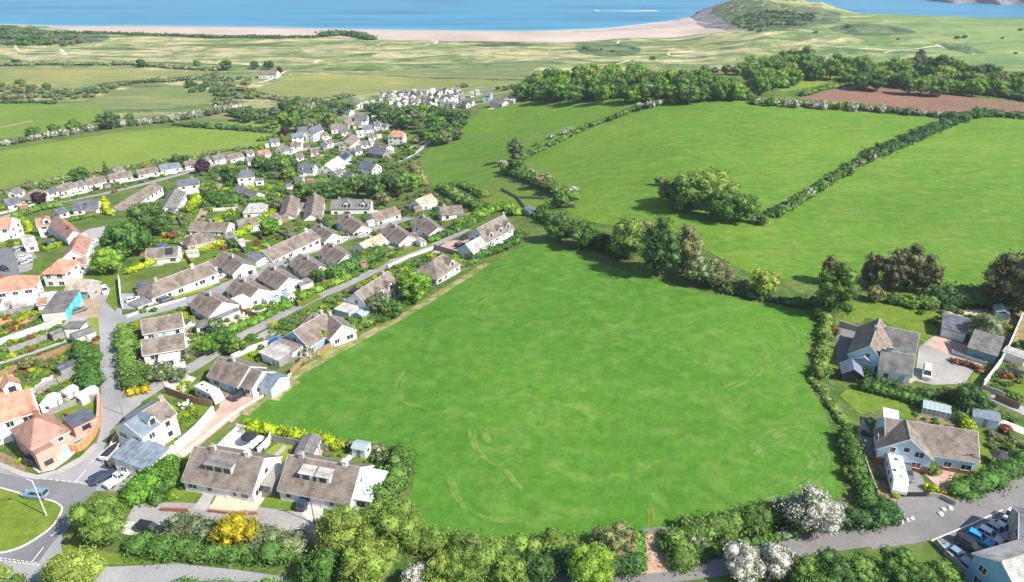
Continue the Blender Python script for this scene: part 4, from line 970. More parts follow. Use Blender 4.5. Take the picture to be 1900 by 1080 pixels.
drape('patio', [(402, 838), (440, 802), (466, 803), (500, 812), (470, 850), (435, 845)], M['white_gravel'], .10, 3)
drape('lawn', [(484, 846), (520, 818), (560, 825), (545, 850), (512, 860)], M['lawn_dry'], .07, 3)
drape('patio', [(552, 850), (580, 822), (602, 830), (595, 852)], M['redsoil'], .10, 3)
drape('lawn', [(598, 855), (635, 835), (655, 845), (640, 862)], M['lawn'], .07, 3)
drape('lawn', [(642, 865), (668, 842), (700, 848), (715, 862), (690, 875)], M['lawn'], .072, 3)
strip('garden_path', [(634, 866), (655, 842), (664, 835)], 1.2, M['white_gravel'], .12)
drape('patio', [(664, 868), (705, 873), (698, 905), (668, 930), (650, 922)], M['white_gravel'], .11, 3)
strip('garden_path', [(500, 858), (530, 828)], 1.0, M['pave'], .12)
# the pair of houses by the pink drive
drape('lawn', [(318, 770), (330, 748), (388, 752), (392, 765), (350, 792), (325, 795)], M['lawn'], .07, 3)
drape('lawn', [(338, 735), (365, 705), (405, 718), (400, 742), (375, 748)], M['lawn'], .07, 3)
drape('patio', [(300, 705), (330, 690), (365, 702), (335, 735), (315, 730)], M['gravel'], .09, 3)
drape('yard', [(200, 862), (205, 835), (228, 800), (250, 795), (275, 812), (240, 845), (232, 866)], M['sandpath'], .09, 3, hard=True)
drape('forecourt', [(60, 868), (85, 850), (120, 832), (150, 830), (128, 852), (100, 872), (72, 878)], M['white_gravel'], .10, 3, hard=True)
drape('garden_bed', [(-40, 845), (0, 838), (50, 862), (45, 878), (0, 862)], M['bed'], .10, 3)
drape('yard', [(95, 810), (160, 770), (176, 775), (165, 808), (135, 824), (112, 820)], M['pave'], .10, 3)
# allotment style gardens on the left
drape('lawn', [(75, 745), (130, 712), (180, 700), (182, 760), (170, 785), (120, 770), (90, 762)], M['lawn'], .07, 4)
drape('lawn', [(0, 655), (60, 635), (115, 618), (120, 628), (60, 652), (0, 672)], M['lawn'], .07, 4)
drape('lawn', [(80, 690), (150, 672), (168, 690), (140, 712), (90, 720)], M['lawn'], .07, 4)
drape('lawn', [(20, 572), (60, 562), (78, 568), (60, 578), (20, 582)], M['lawn'], .07, 4)
drape('garden_bed', [(-10, 590), (40, 582), (100, 590), (95, 612), (40, 625), (-10, 618)], M['bed'], .06, 4)
drape('garden_bed', [(-10, 592), (45, 588), (72, 592), (45, 600), (-10, 606)], M['orange'], .09, 4)
strip('garden_path', [(-20, 680), (40, 662), (90, 645), (125, 632)], 1.6, M['pave'], .10)
strip('garden_path', [(60, 725), (100, 705), (150, 695)], 1.2, M['pave'], .10)
drape('yard', [(50, 728), (70, 706), (100, 695), (95, 715), (70, 738)], M['gravel'], .09, 3)
drape('yard', [(120, 620), (150, 600), (158, 612), (130, 632)], M['gravel'], .09, 3)
drape('car_park', [(-60, 455), (15, 458), (35, 478), (32, 505), (70, 495), (62, 470), (45, 458), (20, 452), (75, 478), (70, 505), (40, 512), (-60, 520)][:5] + [(30, 512), (-60, 516)], M['asphalt_dark'], .07, 4, hard=True)
drape('parking_pad', [(22, 455), (50, 450), (70, 480), (66, 502), (36, 506), (30, 480)], M['asphalt_pale'], .075, 4, hard=True)
drape('yard', [(120, 600), (125, 580), (148, 545), (180, 535), (186, 560), (186, 600), (160, 598)], M['track'], .085, 4, hard=True)
drape('verge', [(160, 640), (160, 590), (182, 590), (184, 640)], M['lawn_dry'], .09, 4)
drape('verge', [(196, 560), (212, 525), (218, 530), (222, 565), (214, 578)], M['lawn'], .12, 4)
drape('lawn', [(180, 535), (190, 512), (225, 500), (218, 520), (200, 534)], M['lawn'], .08, 4)
drape('parking_pad', [(226, 574), (226, 545), (250, 545), (285, 548), (300, 562), (250, 574)], M['asphalt'], .085, 4)
drape('yard', [(140, 440), (165, 425), (195, 420), (190, 450), (160, 470), (145, 500), (130, 500)], M['pave'], .09, 4, hard=True)
# bungalow gardens
for q, mt in (([(232, 610), (262, 590), (345, 568), (338, 580), (262, 602), (245, 622)], 'lawn'), ([(400, 600), (430, 575), (470, 570), (485, 590), (440, 608), (412, 615)], 'sandpath'),
              ([(470, 575), (505, 550), (545, 558), (520, 580), (485, 590)], 'gravel'), ([(530, 540), (570, 528), (575, 540), (545, 548)], 'lawn_dry'), ([(345, 660), (320, 640), (300, 655)], 'lawn'),
              ([(310, 585), (350, 590), (380, 600), (360, 625), (345, 610)], 'white_gravel'), ([(340, 625), (365, 628), (365, 655), (348, 650)], 'gravel'),
              ([(480, 440), (520, 425), (560, 430), (530, 445)], 'lawn'), ([(455, 400), (500, 395), (530, 405), (505, 420), (470, 415)], 'lawn'), ([(395, 400), (420, 385), (445, 395), (420, 410)], 'lawn'),
              ([(410, 385), (440, 378), (445, 392), (425, 398)], 'track'), ([(440, 440), (470, 428), (475, 445), (450, 455)], 'lawn'), ([(330, 490), (400, 465), (440, 455), (430, 475), (350, 500)], 'lawn'),
              ([(250, 480), (310, 470), (360, 470), (330, 490), (240, 505)], 'lawn'), ([(130, 398), (170, 395), (175, 410), (130, 408)], 'lawn'), 
              ([(790, 480), (840, 470), (880, 480), (868, 500), (845, 495)], 'lawn_dry'), ([(700, 475), (740, 455), (790, 445), (800, 455), (740, 478)], 'lawn'), ([(865, 478), (880, 468), (900, 480), (880, 495)], 'lawn'),
              ([(650, 500), (700, 480), (730, 478), (700, 500)], 'lawn'), ([(600, 555), (640, 540), (650, 545), (615, 565)], 'lawn'), ([(545, 560), (585, 545), (600, 550), (560, 570)], 'lawn'),
              ([(440, 600), (480, 580), (540, 560), (500, 590), (450, 615)], 'lawn'), ([(470, 625), (500, 610), (530, 625), (500, 640)], 'asphalt_pale'), ([(425, 660), (460, 650), (490, 660), (470, 672), (440, 668)], 'lawn'),
              ([(640, 590), (665, 580), (690, 588), (665, 600)], 'lawn'), ([(620, 560), (640, 552), (652, 560), (632, 570)], 'asphalt_pale'), ([(800, 470), (830, 448), (875, 440), (868, 460), (835, 470)], 'pinkdrive'),
              ([(490, 340), (530, 338), (535, 352), (495, 352)], 'lawn'), ([(560, 300), (600, 305), (605, 320), (565, 325)], 'lawn'), ([(690, 300), (730, 310), (745, 325), (700, 325)], 'lawn'), ([(560, 290), (600, 285), (610, 292), (570, 300)], 'lawn'),
              ([(640, 270), (690, 285), (680, 292), (640, 285)], 'lawn'), ([(748, 250), (780, 248), (790, 262), (760, 268)], 'lawn'), ([(0, 455), (25, 448), (30, 455), (0, 462)], 'lawn'), ([(600, 340), (590, 330), (660, 330), (700, 330)], 'lawn'),
              ([(75, 455), (110, 448), (118, 460), (90, 470)], 'lawn'), ([(62, 480), (80, 478), (75, 505), (40, 508), (60, 500)], 'lawn')):
    if mt == 'lawn' or mt == 'lawn_dry' or 1: drape({'lawn': 'lawn', 'lawn_dry': 'lawn'}.get(mt, 'yard'), q, M[mt], .07 + .0012 * (int(q[0][0]) % 9), 4)
# right hand houses
drape('lawn', [(1562, 600), (1572, 562), (1630, 560), (1735, 578), (1790, 575), (1750, 600), (1720, 640), (1702, 628), (1640, 598), (1605, 590), (1598, 600)], M['lawn'], .07, 5)
drape('yard', [(1552, 610), (1595, 612), (1590, 660), (1575, 690), (1552, 680)], M['asphalt_dark'], .08, 4, hard=True)  # dark surface paints in the shadow cast left of the house
drape('garden_bed', [(1740, 575), (1830, 575), (1840, 590), (1790, 598), (1750, 596)], M['sandpath'], .075, 4)
drape('drive', [(1705, 645), (1730, 625), (1760, 638), (1800, 660), (1830, 672), (1805, 690), (1790, 712), (1730, 715), (1690, 705), (1700, 680)], M['asphalt_pale'], .08, 4, hard=True)
drape('drive', [(1718, 640), (1735, 622), (1790, 640), (1800, 655), (1765, 660)], M['pinkdrive'], .10, 4)
drape('patio', [(1622, 690), (1640, 682), (1680, 698), (1700, 705), (1690, 712), (1640, 702)], M['redsoil'], .09, 4)
drape('lawn', [(1798, 705), (1812, 680), (1825, 680), (1820, 700), (1805, 715)], M['lawn'], .07, 4)
drape('lawn', [(1558, 735), (1570, 722), (1620, 728), (1700, 745), (1705, 765), (1690, 778), (1668, 775), (1640, 760), (1595, 770)], M['lawn'], .07, 5)
drape('drive', [(1592, 805), (1600, 775), (1640, 850), (1655, 905), (1665, 930), (1640, 935), (1620, 870)], M['asphalt_pale'], .07, 4)
drape('drive', [(1672, 905), (1680, 862), (1700, 870), (1722, 905), (1760, 925), (1768, 945), (1700, 975), (1670, 970), (1662, 940)], M['asphalt_lane'], .08, 4, hard=True)
drape('patio', [(1715, 880), (1735, 850), (1780, 860), (1765, 890), (1770, 910), (1740, 905)], M['pinkdrive'], .10, 4)
drape('lawn', [(1770, 905), (1768, 880), (1800, 860), (1815, 820), (1850, 818), (1900, 850), (1890, 865), (1830, 890), (1800, 908)], M['lawn'], .07, 5)
drape('lawn', [(1840, 720), (1865, 690), (1920, 700), (1920, 735), (1870, 740)], M['lawn'], .07, 5)
drape('patio', [(1822, 725), (1835, 718), (1860, 722), (1852, 734)], M['sandpath'], .09, 4)
strip('lane', [(1838, 735), (1870, 750), (1910, 768)], 3.2, M['asphalt'], .08)
strip('lane', [(1830, 775), (1860, 785), (1910, 805)], 2.6, M['gravel'], .08)
drape('garden_bed', [(1700, 758), (1750, 770), (1790, 785), (1780, 800), (1700, 785)], M['bed'], .06, 4)
drape('garden_bed', [(1860, 600), (1900, 570), (1900, 690), (1870, 680)], M['bed'], .06, 4)
drape('garden_bed', [(1735, 905), (1800, 910), (1830, 905), (1790, 935), (1765, 925)], M['bed'], .06, 4)
drape('garden_bed', [(1600, 845), (1625, 850), (1650, 900), (1655, 935), (1630, 930), (1612, 890)], M['bed'], .09, 4)
strip('road', [(880, 1120), (1000, 1092), (1100, 1075), (1200, 1064), (1320, 1050), (1400, 1032), (1480, 1014), (1570, 1000), (1650, 990)], 4.3, M['asphalt_lane'], .07)
strip('road', [(1600, 997), (1690, 984), (1760, 962), (1830, 935), (1920, 898)], 5.2, M['asphalt_lane'], .074)
drape('car_park', [(1735, 1005), (1765, 990), (1860, 950), (1960, 910), (1990, 1000), (1900, 1120), (1815, 1090), (1780, 1050)], M['asphalt_lane'], .085, 4, hard=True)
strip('road_marking', [(1728, 1004), (1790, 978), (1860, 947)], .22, M['mark'], .11, False, 2)
drape('gateway', [(1188, 1066), (1190, 992), (1215, 992), (1250, 1050), (1235, 1062)], M['redsoil'], .08, 4, hard=True)
for x in (1204, 1212): strip('wheel_track', [(x, 992), (x - 1, 975), (x, 955), (x - 3, 940)], .5, M['lawn'], .09, False)

# ================================================================== HOUSES
V = 'village houses'
H = house
# two semi-detached pairs in front of the meadow
H((362, 829), (489, 851), 10, 2.6, 3.6, 'br', 'white', 'brown roofed semi-detached pair with a long grey dormer, beside the pink drive', dorm=[(.46, 5.2, 'flat', 'frame', 'gr')], chim=(.28, .78), ext=[(6.6, 9.0, -3.2, 2.5, 2.3, 'gwood', 'gwood')], group=V, cat='house')
H((537, 845), (667, 868), 10, 2.6, 3.6, 'br', 'white', 'brown roofed semi-detached pair with white topped twin dormer, beside the tall pale green trees', dorm=[(.34, 2.4, 'flat', 'frame', 'lg'), (.58, 2.5, 'flat', 'frame', 'lg')], chim=(.18, .8), ext=[(6.4, 10.0, -4.0, 3.6, 2.4, 'white', 'wh_roof')], group=V, cat='house')
# white group between the main street and the pink drive
H((268, 762), (303, 742), 6.4, 5.2, 2.0, 'br', 'white', 'two storey white house with brown roof, adjoining the blue slate house', chim=(.9,), ext=[(-3, 3.2, -6.4, -3.2, 3.6, 'white', 'sl')], group=V, cat='house')
H((233, 786), (266, 763), 7.2, 5.2, 2.0, 'bl', 'white', 'two storey white house with blue slate roof beside the trailer yard', chim=(), dorm=[(.8, 1.6, 'gable', 'white', 'bl')], group=V, cat='house')
H((237, 853), (279, 815), 7.0, 2.6, 1.6, 'bl', 'white', 'long low white outbuilding with blue slate single pitch roof on the pink drive', name='outbuilding', mono=1, chim=(), group=V)
# pink brick corner house and terracotta neighbour
H((30, 790), (98, 759), 9.6, 4.7, 3.0, 'rd', 'pink', 'pink brick corner house with red hipped roof behind the curved orange wall', hip=(.9, .9), chim=(.5,), ext=[(5.0, 9.4, -3.6, 1.2, 2.5, 'pink', 'sl'), (-3.4, -.4, 4.3, 6.4, 4.4, 'pink', 'rd')], group=V, cat='house')
H((-48, 752), (55, 722), 10, 5.0, 2.6, 'te', 'white', 'white house with smooth bright terracotta roof, lower of the two ridges', chim=(.3,), group=V, cat='house')
H((-60, 722), (20, 696), 8, 5.0, 2.6, 'te', 'white', 'terracotta roofed block behind, with a white gabled dormer', dorm=[(.9, 3, 'gable', 'white', 'te')], chim=(), group=V, cat='house')
# left terraces
H((-20, 405), (23, 404), 9, 5.2, 2.6, 'te', 'white', 'white two storey house with orange red roof at the left edge under the hedge', chim=(), group=V, cat='house')
H((66, 405), (90, 403), 6.4, 4.8, 2.2, 'rd', 'white', 'red roofed white house with two gables, upper end of the red terrace', chim=(.5,), group=V, cat='house', dorm=[(.8, 2.6, 'gable', 'white', 'rd')])
H((106, 407), (134, 423), 6.0, 4.6, 2.2, 'rd', 'white', 'middle house of the red roofed terrace, running down to the yard', chim=(.8,), group=V, cat='house')
H((131, 459), (149, 440), 6.8, 4.6, 2.2, 'rd', 'white', 'red roofed white house at the lower end of the terrace by the pale yard', chim=(.4,), group=V, cat='house')
H((93, 491), (122, 476), 7.6, 4.8, 2.4, 'te', 'white', 'white two storey house with orange hipped roof and square front windows', hip=(.9, .9), chim=(), group=V, cat='house')
H((141, 480), (159, 478), 5, 3, 1.2, 'rd', 'white', 'small white annex with a flat looking red roof beside the big green trees', chim=(), group=V, cat='house')
H((-60, 523), (63, 509), 9.0, 4.8, 2.6, 'te', 'white', 'long white terrace with orange hipped roof and white rear wings', hip=(0, .9), chim=(.5,), ext=[(3, 8, 5, 9, 3.2, 'white', 'wh_roof'), (-4, 0, 5, 10, 3.2, 'white', 'gr'), (9.5, 13, 5, 7.5, 3.0, 'white', 'wh_roof')], group=V, cat='house')
H((130, 518), (170, 519), 6.4, 3.4, 2.0, 'pk', 'stone', 'tan roofed stone building with white gable at the top of the main street', chim=(), group=V, cat='house')
tb = H((97, 576), (128, 545), 6.6, 3.2, 0.0, 'gr', 'pale', 'flat roofed building with a bright turquoise panelled side', name='outbuilding', win=False, door=False, chim=())
xx = [v.co.x for v in [o for o in tb.children if o.name.startswith('wall')][0].data.vertices]; wy = 6.6 * .86 / 2 if pxm(tb.location) < 8.2 else 3.1; sg = -1
for i in range(7):
    u0 = min(xx) + (max(xx) - min(xx)) * i / 7; u1 = u0 + (max(xx) - min(xx)) / 7 - .12; MB().box(u0, u1, sg * (wy + .14), sg * (wy + .02), .1, 3.1).build('door' if i % 2 else 'wall_panel', M['turq' if i % 2 else 'teal2'], tb)
H((124, 598), (155, 597), 4.5, 2.4, .0, 'lg', 'gwood', 'long flat roofed garage block with pale roof below the turquoise building', name='garage_block', win=False, chim=(), cat='garage')
H((124, 604), (154, 603), 4, 2.6, .0, 'gr', 'pale', 'grey flat roofed garage beside the beige verge', name='garage', win=False, garage=1, chim=())
H((70, 555), (88, 553), 4, 2.2, .8, 'rd', 'white', 'small white shed with dull red roof in the terrace garden', name='shed', win=False, chim=())
# bungalow street, far side
H((262, 527), (387, 492), 9.5, 2.7, 2.3, 'br', 'white', 'long brown roofed bungalow pair with a hipped end by the white car', hip=(.8, 0), chim=(.2, .75), group=V, cat='bungalow', ext=[(-15, -11, 1, 5.5, 2.4, 'white', 'gr')])
H((388, 492), (399, 489), 6, 2.6, .0, 'gr', 'white', 'flat roofed link garage between the long pair and the gabled bungalow', name='garage', garage=1, win=False, chim=())
H((414, 471), (450, 486), 8.6, 2.7, 2.2, 'br', 'white', 'brown roofed bungalow with a blank white gable to the street, above the white parked car', chim=(.5,), group=V, cat='bungalow')
H((464, 476), (480, 470), 5, 2.5, 1.0, 'sl', 'white', 'dark roofed garage beside the white gabled bungalow', name='garage', mono=1, win=False, garage=1, chim=())
H((486, 459), (577, 434), 9.5, 2.7, 2.3, 'br', 'white', 'long brown roofed bungalow pair in the middle of the street', chim=(.12, .9), group=V, cat='bungalow')
H((588, 420), (617, 430), 8.4, 2.7, 2.2, 'br', 'white', 'brown roofed bungalow with two dark windows in its white gable', chim=(.3,), group=V, cat='bungalow')
H((639, 402), (671, 413), 8.6, 2.7, 2.2, 'br', 'white', 'brown roofed bungalow with white gable, next to the grey street turning', chim=(.3,), group=V, cat='bungalow')
H((688, 395), (733, 385), 8.0, 2.7, 2.2, 'br', 'white', 'brown roofed bungalow lying side on above the top of the street', chim=(), group=V, cat='bungalow')
H((770, 370), (799, 361), 9.0, 2.7, 2.3, 'pk', 'white', 'bungalow with a pale pinkish roof at the upper end of the bungalows', chim=(), group=V, cat='bungalow')
H((816, 386), (856, 379), 8.0, 2.7, 2.2, 'br', 'white', 'brown roofed bungalow nearest the trees above the cul-de-sac', chim=(.2,), group=V, cat='bungalow')
# near side
H((780, 405), (812, 416), 8.6, 2.7, 2.2, 'br', 'white', 'brown roofed bungalow at the head of the near side with a flat roofed wing', chim=(.2,), ext=[(5, 8, -3, 1.5, 2.4, 'white', 'lg')], group=V, cat='bungalow')
H((725, 420), (757, 432), 8.6, 2.7, 2.2, 'br', 'white', 'brown roofed bungalow second from the head of the near side', chim=(.3,), ext=[(5, 7.5, -3, 1.5, 2.4, 'white', 'lg')], group=V, cat='bungalow')
H((667, 449), (706, 437), 8.2, 2.7, 2.2, 'pk', 'white', 'bungalow with a pinkish tan roof beside the golden shrub', chim=(.5,), group=V, cat='bungalow')
H((609, 455), (642, 469), 8.8, 2.7, 2.3, 'br', 'white', 'brown roofed bungalow with a pale conservatory wing above the big hedge', chim=(.3,), ext=[(4, 7, -5, -1, 2.3, 'white', 'pglass')], group=V, cat='bungalow')
H((557, 475), (593, 491), 8.8, 2.7, 2.3, 'br', 'cream', 'cream gabled bungalow behind the dark conifer bush', chim=(.4,), group=V, cat='bungalow')
H((500, 497), (535, 513), 9.0, 2.7, 2.3, 'br', 'white', 'bungalow with a wide blank white gable and small detached looking porch', chim=(.3,), ext=[(4.4, 7.8, -6.3, -2.4, 2.4, 'white', 'gr')], group=V, cat='bungalow')
H((441, 518), (479, 534), 9.0, 2.7, 2.3, 'br', 'white', 'bungalow with a glazed conservatory on its gable end and paved garden', chim=(.35,), cons=[(4.9, 8.2, -5.5, -.5, 2.2, .7)], group=V, cat='bungalow')
H((376, 542), (412, 559), 9.6, 2.7, 2.5, 'br', 'white', 'bungalow with a slate roofed sun room across its gable', chim=(.4,), ext=[(4.6, 7.0, -3.4, 4.2, 2.2, 'white', 'sl'), (0, 5, -8.4, -5.0, 2.4, 'white', 'wh_roof')], group=V, cat='bungalow')
H((262, 594), (336, 582), 6.8, 2.7, 2.2, 'br', 'white', 'brown roofed bungalow side on to the street corner, upper of two parallel roofs', chim=(), ext=[(7.5, 10.5, 1, 4.5, 2.3, 'pale', 'gr')], group=V, cat='bungalow')
H((263, 631), (340, 619), 6.8, 2.7, 2.2, 'br', 'white', 'brown roofed bungalow with a white front bay, lower of two parallel roofs', chim=(.35,), ext=[(-1, 3.4, 4.2, 6.8, 2.3, 'white', 'wh_roof')], group=V, cat='bungalow')
# houses along the lane by the meadow
H((408, 663), (463, 680), 9.2, 2.7, 2.6, 'br', 'pblue', 'grey brown roofed bungalow with pale blue front, behind the motorhome', chim=(.45,), group=V, cat='bungalow')
H((467, 684), (486, 690), 8.0, 2.7, 2.2, 'br', 'white', 'white edged wing of the pale blue bungalow', chim=(), group=V, cat='bungalow', door=False)
H((488, 692), (518, 702), 6.0, 2.5, 1.2, 'bl', 'white', 'blue grey roofed double garage against the meadow wall', name='garage', win=False, garage=2, chim=())
H((544, 613), (599, 584), 10, 2.8, 3.0, 'br', 'mblue', 'bungalow with a large brown roof and a gable painted shade blue, facing the meadow', chim=(.95,), group=V, cat='bungalow')  # blue wall colour stands in for shade on the left gable
H((562, 579), (592, 581), 9, 2.8, 2.6, 'br', 'white', 'rear hipped wing of the large brown roofed bungalow', hip=(.8, .6), chim=(), group=V, cat='bungalow')
H((607, 582), (634, 602), 8, 2.8, 2.6, 'br', 'white', 'side wing with brown roof behind the blossoming hawthorn', hip=(.4, 0), chim=(.1,), group=V, cat='bungalow')
H((522, 629), (556, 641), 6.0, 2.4, .5, 'br', 'white', 'brown flat roofed garage beside the blue gable', name='garage', mono=1, win=False, garage=1, chim=())
H((497, 644), (531, 657), 5.6, 2.2, .3, 'lg', 'gwood', 'pale grey flat roofed garage above the garden fence', name='garage', mono=1, win=False, garage=1, chim=())
H((659, 540), (719, 508), 9.6, 2.8, 3.6, 'br', 'white', 'brown roofed house with two small dormers beside the big round tree', dorm=[(.45, 2.0, 'gable', 'white', 'br'), (.75, 2.0, 'gable', 'white', 'br')], chim=(.85,), cons=[(-9.5, -6.0, 1.2, 4.6, 2.2, .6)], ext=[(-11.6, -7.4, -4, .8, 2.6, 'pblue', 'lg')], group=V, cat='house')
H((786, 492), (830, 470), 10.5, 2.7, 3.0, 'br', 'white', 'bungalow with a big hipped grey brown roof beside the meadow corner', hip=(1, .5), chim=(), dorm=[(.75, 2.2, 'gable', 'white', 'br')], group=V, cat='bungalow')
H((886, 422), (935, 401), 9.2, 4.6, 3.8, 'br', 'white', 'large white two storey house with three gabled dormers at the top of the meadow', dorm=[(.2, 2.0, 'gable', 'white', 'br'), (.55, 2.0, 'gable', 'white', 'br'), (.85, 2.0, 'gable', 'white', 'br')], chim=(.97,), group=V, cat='house')
H((864, 452), (891, 440), 7.4, 2.7, 2.6, 'lg', 'pblue', 'garage wing with grey roof in front of the large three dormer house', name='garage', win=False, garage=1, chim=())
# upper left lane
for a_, b_2, W_, rf_, wl_, lab_ in (
    ((6, 369), (33, 366), 7, 'sl', 'white', 'slate roofed bungalow leftmost in the row along the far field'),
    ((44, 358), (75, 351), 8, 'br', 'white', 'brown roofed bungalow behind the small copper tree'),
    ((101, 344), (133, 339), 8, 'br', 'white', 'brown roofed bungalow between the copper tree and the black car'),
    ((136, 338), (152, 335), 6, 'gr', 'white', 'low grey roofed garage wing in the far field row'),
    ((157, 332), (192, 328), 8, 'br', 'white', 'brown roofed bungalow with a wide white gable behind the black car'),
    ((199, 322), (243, 318), 8, 'br', 'white', 'brown roofed bungalow with two white gables in the far field row'),
    ((252, 314), (290, 310), 8, 'br', 'white', 'brown roofed bungalow right of the small yellow tree'),
    ((294, 306), (331, 302), 8, 'bl', 'white', 'blue slate roofed bungalow left of the big copper tree'),
    ((341, 299), (364, 297), 8, 'br', 'white', 'brown roofed bungalow half hidden by the big copper tree'),
    ((393, 289), (417, 285), 8, 'gr', 'white', 'grey roofed bungalow right of the big copper tree'),
    ((420, 287), (446, 282), 9, 'br', 'white', 'brown roofed bungalow with a tall white gable near the field end'),
    ((477, 280), (499, 277), 8, 'rd', 'white', 'dull red roofed house with a pink flowering tree'),
    ((507, 274), (540, 270), 9, 'gr', 'white', 'grey hipped bungalow at the right end of the far field row')):
    H(a_, b_2, W_, 2.8, 2.2, rf_, wl_, lab_, chim=(.5,) if a_[0] % 2 else (), group='bungalows along the far field', cat='bungalow', hip=(.7, .7) if a_[0] in (507, 44) else (0, 0))
H((136, 374), (183, 372), 9, 2.7, 2.6, 'sl', 'white', 'dark roofed bungalow with a white sheeted opening in its roof', chim=(), skylight=1, group=V, cat='bungalow')
H((206, 372), (288, 350), 9, 2.7, 2.4, 'br', 'white', 'very long grey brown roofed bungalow along the upper lane', chim=(), group=V, cat='bungalow')
H((303, 374), (328, 358), 9, 2.9, 2.4, 'gr', 'white', 'grey roofed bungalow with bright white walls beside the lime hedge', chim=(), group=V, cat='bungalow')
H((328, 333), (368, 331), 8, 5.2, 2.2, 'sl', 'white', 'white two storey house with dark slate roof and white chimney', chim=(.7,), group=V, cat='house')
H((439, 316), (469, 315), 8, 5.6, 2.8, 'sl', 'white', 'tall white house with grey hipped roof among the central trees', hip=(.7, .7), chim=(.9,), ext=[(5, 9, 0, 4.5, 3.0, 'white', 'gr')], group=V, cat='house')
H((443, 346), (479, 353), 7, 2.8, 2.0, 'gr', 'white', 'low white cottage with grey roof in front of the tall white house', chim=(), group=V, cat='house')
H((452, 378), (492, 377), 10, 3.0, 2.6, 'lg', 'white', 'white bungalow with a rounded pale grey roof and dark garden shade', chim=(), hip=(.6, .3), group=V, cat='bungalow')
H((357, 412), (425, 413), 8, 2.7, 2.0, 'br', 'white', 'long low bungalow, part slate and part brown roofed', chim=(.5,), group=V, cat='bungalow')
H((440, 408), (476, 404), 8, 2.7, 2.0, 'br', 'white', 'brown roofed wing continuing the long low bungalow', chim=(), group=V, cat='bungalow')
H((340, 437), (392, 430), 9, 2.7, 2.4, 'br', 'white', 'bungalow with a brown hipped roof above the lime hedge', hip=(.9, .9), chim=(), group=V, cat='bungalow')
H((272, 462), (330, 458), 8, 2.7, 2.0, 'br', 'white', 'bungalow with solar panels on a brown roof beside the lime hedge', chim=(), solar=(.6, .85, 1), group=V, cat='bungalow')
H((529, 386), (541, 370), 8, 2.8, 2.4, 'br', 'white', 'brown roofed chalet bungalow facing the garden, left of a joined pair', chim=(), group=V, cat='bungalow')
H((576, 387), (586, 369), 8.6, 2.8, 2.6, 'br', 'white', 'brown roofed chalet bungalow facing the garden, right of a joined pair', chim=(.9,), group=V, cat='bungalow')
H((546, 378), (568, 377), 6, 2.5, 1.2, 'gr', 'white', 'low grey roof joining the two chalet bungalows', name='garage', win=False, garage=2, chim=())
H((615, 371), (688, 369), 9, 3.4, 2.8, 'gr', 'white', 'long white house with two front gables below the dark tree belt', dorm=[(.42, 3.4, 'gable', 'white', 'gr'), (.85, 3.4, 'gable', 'white', 'gr')], chim=(.2,), group=V, cat='house')
